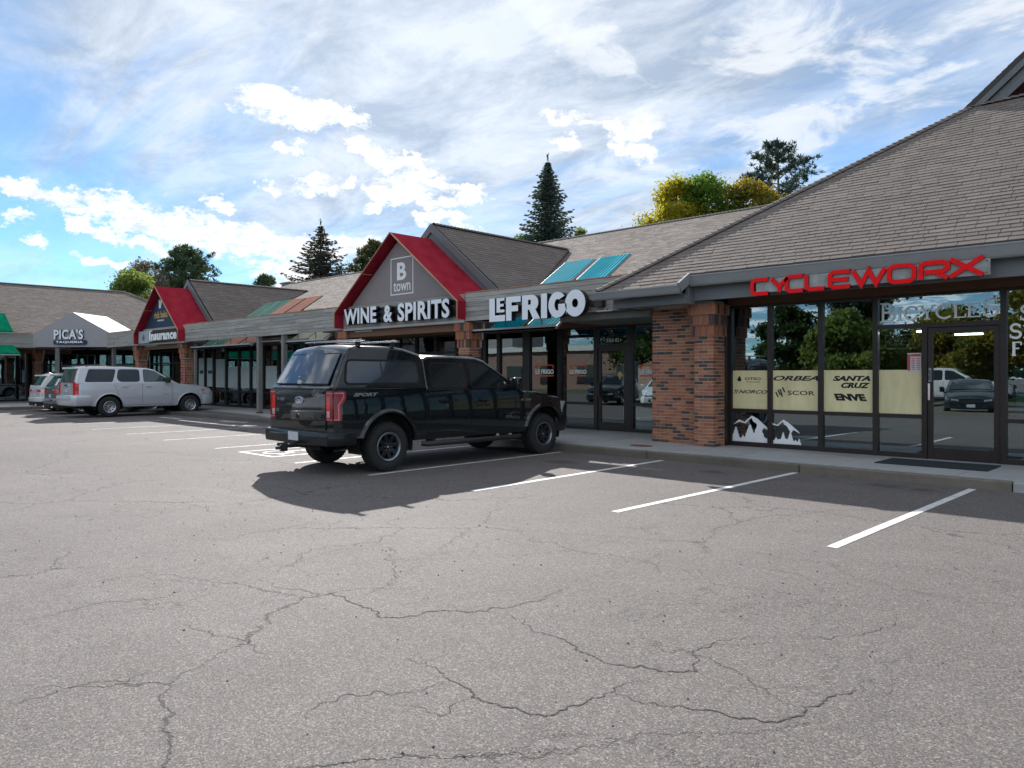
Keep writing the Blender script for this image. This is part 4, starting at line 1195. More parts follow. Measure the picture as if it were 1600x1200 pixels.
# front gablet above the hip
gx, gs, gz = -4.35, .85, 7.66
px_ = gx + 4.2; pz = gz + 4.2 * gs
mb = M()
for y0, dz, w_ in ((19.25, 0, .30), (19.33, -.31, .30)):
    mb.prism([[(gx - .35 + dz * .0, gz - .30 + dz), (px_, pz + dz), (px_ + 4.55, gz - .3 + dz), (px_ + 4.55, gz - .3 - w_ + dz), (px_, pz - w_ + dz), (gx - .35, gz - .3 - w_ + dz)]], front(y0), (.04, 0))
wpart(cyc, 'rake_board', mb, 'grey_rake')
mb = M(); mb.prism([[(gx + .2, gz), (px_, pz - .3), (px_ + 4, gz)]], front(20.1), (.04, 0)); wpart(cyc, 'gable_wall', mb, 'interior_red')
slope(cyc, 'gable_roof', (gx - .4, 19.2, gz - .34), (0, 1, 0), (1, 0, gs), [(0, 0), (8, 0), (8, 4.6 * math.hypot(1, gs)), (0, 4.6 * math.hypot(1, gs))], seed=8)
slope(cyc, 'gable_roof', (px_ + 4.6, 19.2, gz - .34), (0, 1, 0), (-1, 0, gs), [(0, 0), (8, 0), (8, 4.6 * math.hypot(1, gs)), (0, 4.6 * math.hypot(1, gs))], seed=9)

# ================================================================ middle row of shops
row = thing('shop_row_building', 'long low shop row with shingled roof, two cross gables and grey plank fascia', 'building', (-28, 20, 0))
FR = 16.4
FY = 14.2
# plank fascia in three runs, facing the lot
for a, b_, sd in ((-15.44, -9.2, 1), (-34.12, -21.5, 2), (-44.3, -39.4, 3)):
    mb = M(); mb.box(a, b_, FY + .001, FY + .12, 3.16, 3.92); wpart(row, 'fascia_board', mb, 'weathered_wood')
    planks(row, front(FY), a, b_, 3.15, 3.925, 6, 'weathered_wood', seed=sd)
    mb = M(); mb.box(a, b_, FY - .045, FY + .16, 3.93, 3.955); wpart(row, 'fascia_cap', mb, 'copper')
# soffit and header beams
mb = M()
for a, b_, y0 in ((-15.3, -12.2, 15.25), (-12.2, -9.5, 14.34), (-21.5, -15.3, 14.34), (-23.0, -21.5, 14.34), (-28.0, -23.0, 15.25), (-33.6, -28.0, 15.25), (-48, -33.6, 14.34)):
    mb.box(a, b_, y0, FR + .2, 3.13, 3.17)
wpart(row, 'soffit', mb, 'soffit')
mb = M(); mb.box(-15.35, -9.5, 16.28, 16.36, 2.97, 3.13); mb.box(-21.4, -15.35, 16.28, 16.36, 2.98, 3.13); mb.box(-38, -21.4, 16.28, 16.36, 2.98, 3.13)
wpart(row, 'header_beam', mb, 'brown_beam')
mb = M(); mb.box(-12.15, -9.5, 14.36, 16.2, 2.98, 3.12); wpart(row, 'ceiling_beam', mb, 'soffit')
# restaurant front
ff = front(FR)
us = [-16.95, -16.33, -15.16, -13.88, -12.57]
storefront(row, ff, None, us, .15, 2.98, {3: [.87], 2: [.87]}, fw=.13)
for b0 in ((-15.3, -15.02, .15, 2.98), (-12.57, -12.5, .15, 2.98), (-11.53, -11.38, .15, 2.98), (-12.5, -11.53, 2.40, 2.49), (-12.5, -11.53, 2.90, 2.98)):
    mb = M(); mb.box(b0[0], b0[1], FR - .055, FR + .075, b0[2], b0[3]); wpart(row, 'window_frame', mb, 'dark_frame')
q = M(); q.box(-12.5, -11.53, FR + .01, FR + .016, 2.49, 2.90); wpart(row, 'window_pane', q, 'glass')
storefront(row, ff, None, [-11.4, -9.55], .15, 2.98, {0: [.87]}, fw=.12)
mb = M()
for a, e, lo, hi in ((-12.49, -12.39, .16, 2.4), (-11.64, -11.54, .16, 2.4), (-12.39, -11.64, 2.3, 2.4), (-12.39, -11.64, .16, .38)): mb.box(a, e, FR - .03, FR + .02, lo, hi)
d_ = wpart(row, 'door', mb, 'dark_frame', bevel=.003)
q = M(); q.box(-12.39, -11.64, FR - .006, FR, .38, 2.3); q.build('door_glass', 'glass', d_)
q = M(); q.box(-12.47, -12.42, FR - .08, FR - .055, 1.05, 1.45); q.box(-12.46, -12.43, FR - .056, FR - .03, 1.08, 1.11); q.box(-12.46, -12.43, FR - .056, FR - .03, 1.39, 1.42); q.build('door_handle', 'plastic', d_)
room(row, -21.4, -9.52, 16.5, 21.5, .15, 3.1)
q = M(); q.box(-16.9, -15.2, 20.2, 20.3, .2, 2.9); wpart(row, 'inner_wall', q, 'interior_red')
fit_text('5360-B2', (-12.24, -11.82, 2.535, 2.64), front(FR + .008), (.003, 0), 'house_number', 'decal_white', row, neg(row))
q = M()
for x_ in (-12.30, -11.77): q.prism([circ(x_, 2.585, .015, .02, 8)], front(FR + .008), (.003, 0))
wpart(row, 'number_dot', q, 'decal_white')
for k, (x0, x1, z0, z1, fx) in enumerate(((-14.82, -14.12, 1.68, 1.82, 0), (-13.52, -12.92, 1.685, 1.80, 1), (-11.16, -10.55, 1.68, 1.79, 1))):
    th_ = thing('window_logo', ['white and orange shop logo on the glass just above the pickup bonnet', 'white shop logo in an orange frame on the glass left of the restaurant door', 'white shop logo in an orange frame on the glass beside the brick wall'][k], 'window lettering', (x0, FR, z0), group='restaurant logos on the glass')
    ot = fit_text('LE FRIGO', (x0, x1, z0, z1), front(FR + .007), (.003, 0), 'lettering', 'decal_white', th_, neg(th_), bold=.04)
    q = M(); cx_ = (x0 + x1) / 2
    for b0 in ((x0, x0 + .04, z1 + .02, z1 + .13), (x1 - .04, x1, z1 + .02, z1 + .13), (x0 + .04, x1 - .04, z1 + .095, z1 + .13), (x0, x1, z0 - .07, z0 - .035)): q.box(b0[0], b0[1], FR + .004, FR + .007, b0[2], b0[3])
    o = q.build('logo_frame', 'orange_vinyl', th_); o.location = neg(th_)
for k, (x0, x1, z0, z1) in enumerate(((-13.1, -12.68, 1.22, 1.52), (-12.95, -12.66, 1.55, 1.98), (-11.9, -11.68, 1.22, 1.50), (-11.36, -11.16, 1.52, 2.02), (-11.36, -11.12, 1.08, 1.44))):
    q = M(); q.box(x0, x1, FR + .020, FR + .024, z0, z1)
    tag(q.build('notice_sheet', 'paper'), ['white notice low on the glass left of the restaurant door', 'tall pale notice on the glass beside the restaurant door post', 'white notice stuck on the restaurant door glass', 'tall pale notice on the glass right of the restaurant door', 'lower white notice on the glass right of the restaurant door'][k], 'notice')
q = M(); q.prism([circ(-11.78, 1.66, .075, .085, 16)], front(FR - .008), (.003, 0)); q.prism([[(-11.83, 1.60), (-11.73, 1.60), (-11.78, 1.52)]], front(FR - .008), (.003, 0))
tag(q.build('door_sticker', 'gold'), 'round gold sticker on the restaurant door glass', 'sticker')
for x_, z_, y_ in ((-17.9, 2.75, 18.2), (-14.9, 2.2, 20.6), (-12.0, 2.3, 20.8)):
    q = M(); q.use('warm_lamp'); q.lathe([(-.06, .001), (-.045, .045), (0, .062), (.045, .045), (.06, .001)], (x_, y_, z_), 'z', 14); q.use('dark_frame'); q.tube([(x_, y_, z_ + .05), (x_, y_, 3.08)], .006, 5)
    tag(q.build('pendant_lamp', None, smooth=True), 'glowing orange pendant lamp %s' % {-17.9: 'seen beside the brick pillar of the wine shop', -14.9: 'at the back of the restaurant, left', -12.0: 'at the back of the restaurant, behind the door'}[x_], 'pendant lamp')
for k, (x0, x1) in enumerate(((-14.9, -12.7), (-11.3, -9.9))):
    t_ = thing('bar_table', ['light wooden window bar left of the restaurant door', 'light wooden window bar right of the restaurant door'][k], 'table', ((x0 + x1) / 2, 17.1, .15))
    q = M(); q.box(x0, x1, 16.85, 17.3, 1.10, 1.15); o = q.build('tabletop', 'counter_wood', t_); o.location = neg(t_)
    for x_ in (x0 + .15, x1 - .15):
        q = M(); q.box(x_ - .03, x_ + .03, 17.04, 17.10, .15, 1.10); o = q.build('leg', 'dark_frame', t_); o.location = neg(t_)
# wine shop front
storefront(row, ff, None, [-21.3, -20.35, -19.3, -18.28, -17.1], .15, 2.98, {k: [2.40] for k in range(4)}, fw=.10)
# insurance and corner fronts
storefront(row, ff, None, [-38.0, -37.05, -36.1, -34.75, -33.45, -32.3, -31.1, -29.8, -28.5, -27.3, -26.0, -24.8, -23.6, -22.4, -21.4], .15, 2.98, {k: [.87] for k in range(14)}, fw=.14)
storefront(row, ff, None, [-50.5, -48.5, -46.6, -44.6, -42.7, -41.0, -39.6, -38.0], .15, 2.98, {k: [2.3] for k in range(7)}, fw=.14)
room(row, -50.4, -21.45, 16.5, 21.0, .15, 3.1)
for k, (a, e, z0, z1) in enumerate(((-37.85, -37.2, 1.02, 2.5), (-36.9, -36.2, 1.08, 2.5), (-35.9, -34.95, 1.05, 2.42), (-34.6, -33.6, 1.05, 2.05), (-33.3, -32.45, 1.05, 2.05), (-32.15, -31.25, 1.05, 2.05), (-30.95, -29.95, 1.05, 2.05))):
    q = M(); q.box(a, e, FR + .006, FR + .009, z0, z1)
    o = q.build('window_blind', 'blind'); tag(o, ['tall pale blind nearest the insurance door', 'tall pale blind with a small blue sticker by the downpipe', 'widest tall pale blind in the insurance window', 'lower pale blind left of centre in the dark window row', 'lower pale blind in the middle of the dark window row', 'lower pale blind just left of the metal post', 'lower pale blind partly behind the metal post'][k], 'window blind', 'pale blinds in the insurance windows')
    if k < 2:
        q = M(); q.box(a + .12, e - .12, FR + .002, FR + .005, 1.72, 1.88); tag(q.build('blue_sticker', 'navy_sign'), ['small blue sticker on the tall blind nearest the insurance door', 'small blue sticker on the tall blind right of the brick pillar'][k], 'sticker')
# green awning cloth glimpsed behind the front, and reception furniture
q = M(); q.box(-27, -24.9, 17.4, 17.5, 1.9, 2.35); wpart(row, 'inner_wall', q, 'panel_teal')
def chair(x, y, rz, lab):
    t_ = thing('cafe_chair', lab, 'chair', (x, y, .15), rz, 'dark chairs behind the window row')
    q = M(); q.box(-.21, .21, -.21, .21, .43, .47); q.build('seat', 'plastic', t_)
    q = M(); q.box(-.21, .21, .18, .21, .62, .9); q.build('backrest', 'plastic', t_)
    for sx in (-1, 1):
        for sy in (-1, 1):
            q = M(); q.box(sx * .19 - .015, sx * .19 + .015, sy * .19 - .015, sy * .19 + .015, 0, .9 if sy > 0 else .43); q.build('leg', 'post_metal', t_)
for k, x_ in enumerate((-35.3, -34.2, -33.0, -31.8)): chair(x_, 16.95, .3 * k, ['dark chair behind the widest blind window', 'dark chair in the second dark window from the left', 'dark chair in the third dark window from the left', 'dark chair behind the window beside the metal post'][k])

# brick pillars, posts, downpipe
pillar(row, -15.85, 14.28); pillar(row, -21.9, 14.28)
pillar(row, -34.95, 14.30); pillar(row, -40.55, 14.30)
pillar(row, -50.9, 12.2)
for k, x_ in enumerate((-27.47, -25.57)):
    t_ = thing('metal_post', ['grey square metal post with a rusty foot, left of the pair', 'grey square metal post partly hidden by the pickup cap'][k], 'post', (x_, 14.3, .15), group='metal posts under the plank fascia')
    q = M(); q.box(-.085, .085, -.085, .085, .06, 3.0); q.build('shaft', 'post_metal', t_, bevel=.008)
    q = M(); q.box(-.09, .09, -.09, .09, 0, .07); q.box(-.12, .12, -.12, .12, 0, .012); q.build('foot', 'rust', t_)
mb = M(); mb.box(-29.0, -24.0, 14.32, 14.40, 2.93, 2.98); wpart(row, 'tie_bar', mb, 'post_metal')
mb = M(); mb.box(-33.95, -33.85, 14.5, 14.6, .15, 3.1); wpart(row, 'downpipe', mb, 'post_metal')
q = M(); q.box(-34.6, -34.4, 14.285, 14.295, 1.3, 1.95); tag(q.build('notice_sheet', 'paper_red'), 'red and white notice on the brick pillar beside the insurance shop', 'notice')

# main roof
mr = .42; Vm = Vector((0, 1, mr)).normalized()
y0 = 16.0; z0_ = 6.25 + mr * (y0 - 22)
Lr = (25.1 - y0) / Vm.y
slope(row, 'roof', (-53, y0, z0_), (1, 0, 0), (0, 1, mr), [(0, 0), (47, 0), (47, Lr), (9.1, Lr)], exposure=.15, tab=.33, seed=11)
mb = M()
zr = 6.25 + mr * (25.1 - 22)
mb.add([(-44, 25.1, zr), (-6, 25.1, zr), (-6, 36, 3), (-53, 36, 3)], [(0, 1, 2, 3)])
mb.add([(-53, 36, 3), (-53, 16, z0_), (-44, 25.1, zr)], [(0, 1, 2)])
mb.box(-52.5, -6, 35.5, 35.7, 0, 3.1); mb.box(-48, -12.2, 14.33, 14.4, 3.2, 3.9)
wpart(row, 'roof_back', mb, 'roof_deck')
caps(row, (-44, 25.1, zr + .03), (-6, 25.1, zr + .03))
# roof strip added behind the fascia to stop sunlight leaking, open at sloping panels
mb = M()
for a, b_ in ((-12.2, -9.6), (-23.0, -15.0), (-28.0, -25.8), (-48, -33.5)): mb.box(a, b_, 14.4, 16.1, 3.55, 3.62)
for a, b_ in ((-15.0, -12.2), (-25.8, -23.0), (-33.5, -28.0)): mb.box(a, b_, 15.75, 16.1, 3.40, 3.5)
wpart(row, 'added_roof_strip', mb, 'roof_deck')
# cross gables
def cross_gable(cx, half, zrd, sl, yend, seed, keep=None):
    ze = zrd - sl * half; Ls = half * math.hypot(1, sl)
    y0 = 15.5
    yv = 22 + (ze - 6.25) / mr
    for sg in (1, -1):
        slope(row, 'gable_roof', (cx + sg * half, y0, ze), (0, 1, 0), (-sg, 0, sl), [(0, 0), (max(yv - y0, .3), 0), (yend - y0, Ls), (0, Ls)], exposure=.145, tab=.31, seed=seed + sg, keep=keep if sg == 1 else None)
    caps(row, (cx, y0, zrd + .03), (cx, yend, zrd + .03))
    mb = M(); e = .04
    for y_, dz in ((15.42, 0), (15.48, -.26)):
        mb.prism([[(cx - half, ze + dz), (cx, zrd + dz + .02), (cx + half, ze + dz), (cx + half, ze + dz - .27), (cx, zrd + dz - .25), (cx - half, ze + dz - .27)]], front(y_), (.04, 0))
    wpart(row, 'rake_board', mb, 'grey_rake')
    mb = M(); mb.prism([[(cx - half + .1, ze - .1), (cx, zrd - .2), (cx + half - .1, ze - .1)]], front(15.75), (.04, 0)); wpart(row, 'gable_wall', mb, 'taupe_panel')
cross_gable(-18.4, 3.15, 6.45, .77, 22.25, 21)
cross_gable(-36.8, 2.75, 6.28, .8, 22.0, 31)
# chimney-like roof vent
mb = M(); mb.box(-46.9, -45.8, 26, 27, 6.2, 7.95); mb.box(-47.0, -45.7, 25.9, 27.1, 7.85, 7.95); tag(mb.build('roof_unit', 'rtu_metal', bevel=.02), 'grey box shaped vent unit standing on the far roof ridge', 'roof vent')

# ================================================================ red canopies
def canopy(name, label, cx, half, apex, eave, zb, yf, group):
    t_ = thing(name, label, 'canopy', (cx, 14.2, zb), group=group)
    off = neg(t_)
    th = .035
    for sg, nm in ((1, 'canopy_cloth'), (-1, 'canopy_cloth')):
        # roof plane reaches back to the shingled gable; the drop skirt only to the fascia
        mb = M()
        a = Vector((cx, 0, apex)); b_ = Vector((cx + sg * half, 0, eave)); n = (b_ - a).cross(Vector((0, 1, 0))).normalized()
        if n.z > 0: n = -n
        n *= th
        # gentle sag panels
        rows = []
        N1 = 10; M1 = 6
        for i in range(N1 + 1):
            rw = []
            for j in range(M1 + 1):
                p = a.lerp(b_, i / N1); y = yf + (15.46 - yf) * j / M1
                sag = 0
                rw.append((p.x + n.x * sag / th, y, p.z + n.z * sag / th))
            rows.append(rw)
        mb.grid(rows)
        rows2 = [[(cx + sg * half, yf, eave), (cx + sg * half, 14.19, eave)], [(cx + sg * half, yf, zb), (cx + sg * half, 14.19, zb)]]
        mb.grid(rows2)
        o = mb.build(nm, 'red_canvas', t_, off=off)
        md = o.modifiers.new('s', 'SOLIDIFY'); md.thickness = .02
    for ys_ in (14.35, 14.9):
        mb = M()
        for sg in (1, -1): mb.bar((cx + sg * .05, ys_, apex + .012 - .05 * (apex - eave) / half), (cx + sg * half * .985, ys_, apex + .012 - .985 * (apex - eave)), .03, .012, (0, 0, 1))
        mb.build('canopy_seam', 'red_canvas', t_, off=off)
    mb = M()
    for y_ in (yf - .012,):
        mb.bar((cx, y_, apex + .01), (cx + half + .01, y_, eave + .01), .035, .03); mb.bar((cx, y_, apex + .01), (cx - half - .01, y_, eave + .01), .035, .03)
        mb.bar((cx + half, y_, eave + .01), (cx + half, y_, zb), .03, .03, (1, 0, 0)); mb.bar((cx - half, y_, eave + .01), (cx - half, y_, zb), .03, .03, (1, 0, 0))
    f = .47
    for sg in (1, -1): mb.bar((cx + sg * half * f, yf, apex + (eave - apex) * f - .04), (cx + sg * half * f, 14.2, apex + (eave - apex) * f - .04), .03, .03)
    mb.build('canopy_frame', 'copper', t_, off=off)
    return t_
canopy('red_canopy', 'red fabric gable canopy over the wine shop entrance', -18.46, 3.04, 5.97, 3.67, 3.2, 13.85, 'red gable canopies')
canopy('red_canopy', 'smaller red fabric gable canopy over the insurance shop entrance', -36.8, 2.66, 5.84, 3.66, 3.18, 13.85, 'red gable canopies')
# gable sign panels
t_ = thing('gable_sign', 'taupe gable panel with white letter b and town in a thin square frame', 'sign panel', (-18.46, 14.22, 3.95))
mb = M(); mb.prism([[(-21.0, 3.92), (-15.92, 3.92), (-18.46, 5.82)]], front(14.22), (.03, 0)); mb.build('panel', 'taupe_panel', t_, off=neg(t_))
fp = front(14.19)
mb = M(); mb.prism(ribbon([(-18.87, 4.13), (-17.79, 4.13), (-17.79, 5.24), (-18.87, 5.24)], .03, True), fp, (.006, 0)); mb.build('square_frame', 'decal_white', t_, off=neg(t_))
fit_text('B', (-18.56, -18.11, 4.56, 5.10), fp, (.008, 0), 'letter', 'decal_white', t_, neg(t_), bold=.03)
fit_text('town', (-18.74, -17.91, 4.22, 4.50), fp, (.008, 0), 'lettering', 'decal_white', t_, neg(t_))
t_ = thing('gable_sign', 'navy blue gable panel with orange lettering under the smaller red canopy', 'sign panel', (-36.8, 14.22, 3.95))
mb = M(); mb.prism([[(-38.98, 3.92), (-34.62, 3.92), (-36.8, 5.66)]], front(14.22), (.03, 0)); mb.build('panel', 'navy_panel', t_, off=neg(t_))
fit_text('rick baka', (-37.75, -36.15, 4.38, 4.70), fp, (.008, 0), 'lettering', 'gold', t_, neg(t_), bold=.02)
fit_text('INSURANCE', (-37.32, -36.55, 4.22, 4.30), fp, (.008, 0), 'lettering', 'decal_white', t_, neg(t_))
mb = M(); mb.box(-37.15, -37.05, 14.18, 14.19, 4.85, 5.25); mb.prism([[(-37.05, 4.85), (-36.95, 4.85), (-36.8, 5.25), (-36.95, 5.25)]], fp, (.008, 0)); mb.build('logo_mark', 'decal_white', t_, off=neg(t_))
# sign bands below
for a, b_ in ((-21.46, -15.48), (-39.4, -34.16)):
    mb = M(); mb.box(a, b_, 14.21, 14.30, 3.2, 3.92); wpart(row, 'sign_band', mb, 'taupe_panel')
    planks(row, front(14.205), a, b_, 3.2, 3.92, 2, 'weathered_wood', lens=(6, 7), depth=.012, seed=int(-a), name='plank')
    mb = M(); mb.box(a, b_, 14.16, 14.36, 3.12, 3.195); wpart(row, 'band_trim', mb, 'white_trim')
    mb = M(); mb.box(a + .1, b_ - .1, 14.3, 14.4, 2.9, 3.12); wpart(row, 'header_beam', mb, 'brown_beam')
mb = M()
mb.box(-20.9, -20.0, 14.25, 14.36, 3.06, 3.10); mb.box(-39.0, -37.6, 14.25, 14.36, 3.06, 3.10)
wpart(row, 'strip_light', mb, 'white_trim')
# channel letters: wine and spirits
t_ = thing('wine_sign', 'white raised letters reading wine and spirits under the red gable', 'shop sign', (-18.5, 14.0, 3.55))
fw_ = front(13.98)
for txt, box in (('WINE', (-21.15, -19.36, 3.30, 3.81)), ('&', (-18.98, -18.53, 3.28, 3.80)), ('SPIRITS', (-18.27, -15.90, 3.27, 3.82))):
    fit_text(txt, box, fw_, (.0, -.14), 'letter', 'letter_white', t_, neg(t_), bold=.035, space=1.06, split=True, side='letter_black')
mb = M(); mb.box(-21.2, -15.75, 14.13, 14.185, 3.30, 3.78); mb.build('backing_rail', 'letter_black', t_, off=neg(t_), bevel=.02)
# insurance sign
t_ = thing('insurance_sign', 'black board with white serif word insurance and a pale square at its left', 'shop sign', (-36.8, 14.0, 3.45))
mb = M(); mb.box(-38.0, -34.5, 14.02, 14.18, 3.24, 3.80); mb.build('board', 'letter_black', t_, off=neg(t_), bevel=.01)
mb = M(); mb.box(-39.3, -38.01, 14.02, 14.18, 3.20, 3.80); mb.build('pale_plate', 'insurance_plate', t_, off=neg(t_), bevel=.01)
mb = M(); mb.prism([[(-38.75, 3.34), (-38.55, 3.34), (-38.48, 3.5), (-38.6, 3.66), (-38.7, 3.6), (-38.82, 3.5)]], front(14.018), (.004, 0)); mb.build('crest_mark', 'badge_grey', t_, off=neg(t_))
fit_text('Insurance', (-37.9, -34.66, 3.30, 3.76), front(14.015), (.015, 0), 'letter', 'decal_white', t_, neg(t_), bold=.045, space=1.08, split=True)
mb = M()
for x_ in (-37.86, ): mb.box(x_ - .06, x_ + .32, 14.0, 14.015, 3.28, 3.33); mb.box(x_ - .06, x_ + .32, 14.0, 14.015, 3.74, 3.79)
mb.build('serif_bar', 'decal_white', t_, off=neg(t_))
# restaurant sign, fat letters
t_ = thing('restaurant_sign', 'big fat white letters spelling le frigo on the plank fascia', 'shop sign', (-12.5, 13.9, 3.35))
F_ = lambda u, v, w: (-14.17 + (u + 14.17) * .932, 13.86 - w, v)
zb, zt = 3.05, 3.66
def letter(loops_list, nm='letter', face='letter_white', fr_=F_, d=(0, -.16), par=None):
    par = par or t_
    mb = M(); mb.use(face)
    for lp in loops_list:
        mb.prism(lp, fr_, (d[0], d[0]), side=False)
        # dark returns
        mb.use('letter_black')
        for l in lp:
            m = len(l); vs = [fr_(p[0], p[1], d[0]) for p in l] + [fr_(p[0], p[1], d[1]) for p in l]
            mb.add(vs, [(k, (k + 1) % m, m + (k + 1) % m, m + k) for k in range(m)])
        mb.use(face)
    return mb.build(nm, None, par, off=neg(par), fix=False)
def U(x0, w, pts): return [(x0 + a * w, zb + b_ * (zt - zb)) for a, b_ in pts]
letter([[U(-14.17, .62, [(0, 0), (1, 0), (1, .26), (.36, .26), (.36, 1), (0, 1)])]])
letter([[[(-13.88, 3.28), (-13.57, 3.28), (-13.57, 3.35), (-13.74, 3.35), (-13.74, 3.43), (-13.6, 3.43), (-13.6, 3.50), (-13.74, 3.50), (-13.74, 3.58), (-13.57, 3.58), (-13.57, 3.655), (-13.88, 3.655)]]])
letter([[U(-13.51, .56, [(0, 0), (.38, 0), (.38, .38), (.82, .38), (.82, .62), (.38, .62), (.38, .76), (1, .76), (1, 1), (0, 1)])]])
Rl = U(-12.9, .62, [(0, 0), (.34, 0), (.34, .40), (.42, .40), (.66, 0), (1.06, 0), (.76, .44)]) + [(-12.9 + .56 * .62 + .40 * .62 * math.cos(R(a)), 3.385 + .07 + .205 * math.sin(R(a))) for a in range(-50, 91, 14)] + U(-12.9, .62, [(.3, 1), (0, 1)])
letter([[Rl, list(reversed(U(-12.9, .62, [(.36, .60), (.52, .60), (.52, .80), (.36, .80)])))]])
letter([[U(-12.21, .21, [(0, 0), (1, 0), (1, 1), (0, 1)])]])
g0 = (-11.64, 3.355)
G = [(g0[0] + .31 * math.cos(R(a)), g0[1] + .315 * math.sin(R(a))) for a in range(40, 336, 14)] + [(g0[0] + .31, 3.10), (g0[0] + .31, 3.37), (g0[0] + .03, 3.37), (g0[0] + .03, 3.24), (g0[0] + .10, 3.22)] + [(g0[0] + .10 * math.cos(R(a)), g0[1] + .14 * math.sin(R(a))) for a in range(300, 59, -20)]
letter([[G]])
letter([[circ(-11.05 + .0, 3.36, .33, .32, 36), list(reversed(circ(-11.05, 3.36, .10, .105, 20)))]])
mb = M(); mb.box(-14.1, -10.62, 14.04, 14.155, 3.3, 3.42); mb.box(-10.8, -10.58, 13.99, 14.155, 3.24, 3.46); mb.build('backing_rail', 'plastic', t_, off=neg(t_))
mb = M(); mb.box(-10.72, -10.25, 13.98, 14.03, 3.12, 3.15); mb.bar((-10.5, 14.0, 3.14), (-10.55, 14.15, 3.22), .03, .03); o = mb.build('sign_lamp', 'white_trim', bevel=.006); tag(o, 'small white lamp arm below the end of the fat letter sign', 'lamp')
# red bicycle shop sign
t_ = thing('bicycle_shop_sign', 'red raised letters spelling cycleworx on the grey fascia', 'shop sign', (-4.9, 13.8, 3.4))
mb = M(); mb.box(-6.6, -2.74, 13.60, 13.66, 3.22, 3.475); mb.build('backing_plate', 'sign_plate', t_, off=neg(t_), bevel=.004)
mb = M()
for xx, zz in ((-2.78, 3.26), (-2.78, 3.44)): mb.tube([(xx, 13.59, zz), (xx, 13.60, zz)], .012, 8)
mb.build('bolt', 'rust', t_, off=neg(t_))
LW = .074
def cyl_letter(ch, x0, w, z0, h):
    f_ = lambda a, b_: (x0 + a * w + (b_ - .5) * .0, z0 + b_ * h)
    k = .2 * h / w
    S = {'C': [([(1, 1), (k * 1.2, 1), (0, .82), (0, .18), (k * 1.2, 0), (1, 0)], 0)],
         'Y': [([(0, 1), (.5, .42), (1, 1)], 0), ([(.5, .45), (.5, 0)], 0)],
         'L': [([(0, 1), (0, .18), (k * 1.2, 0), (1, 0)], 0)],
         'E': [([(1, 1), (k * 1.2, 1), (0, .82), (0, .18), (k * 1.2, 0), (1, 0)], 0), ([(0, .5), (.92, .5)], 0)],
         'W': [([(0, 1), (.27, .02), (.5, .92), (.73, .02), (1, 1)], 0)],
         'O': [([(.18, 1), (.82, 1), (1, .82), (1, .18), (.82, 0), (.18, 0), (0, .18), (0, .82)], 1)],
         'R': [([(0, 0), (0, .82), (.14, 1), (.8, 1), (1, .85), (1, .6), (.8, .42), (.14, .42)], 0), ([(.5, .42), (1, 0)], 0)],
         'X': [([(0, 1), (1, 0)], 0), ([(0, 0), (1, 1)], 0)]}[ch]
    mb = M()
    fr_ = front(13.56)
    for i, (pts, cl) in enumerate(S):
        lp = ribbon([f_(a, b_) for a, b_ in pts], LW, bool(cl))
        if cl: lp = [lp[0], lp[1]]
        mb.use('letter_red'); mb.prism(lp, fr_, (-.004 * i, -.004 * i - .001), side=False)
        lp2 = ribbon([f_(a, b_) for a, b_ in pts], LW - .014, bool(cl))
        for l in lp:
            mb.use('letter_red_side'); m = len(l); vs = [fr_(p[0], p[1], -.004 * i) for p in l] + [fr_(p[0], p[1], -.10) for p in l]
            mb.add(vs, [(q_, (q_ + 1) % m, m + (q_ + 1) % m, m + q_) for q_ in range(m)])
    mb.build('letter', None, t_, off=neg(t_), fix=False)
x_ = -6.66
for ch, w_, zo in (('C', .33, 0), ('Y', .33, .0), ('C', .32, .005), ('L', .34, .01), ('E', .36, .012), ('W', .55, .012), ('O', .40, .02), ('R', .41, .025), ('X', .47, .03)):
    w_ *= .96; cyl_letter(ch, x_, w_, 3.20 + zo * .9, .262 if ch != 'X' else .285); x_ += w_ + .96 * {'C': .065, 'Y': -.02, 'L': .10, 'E': .05, 'W': .07, 'O': .11, 'R': .04, 'X': 0}[ch]

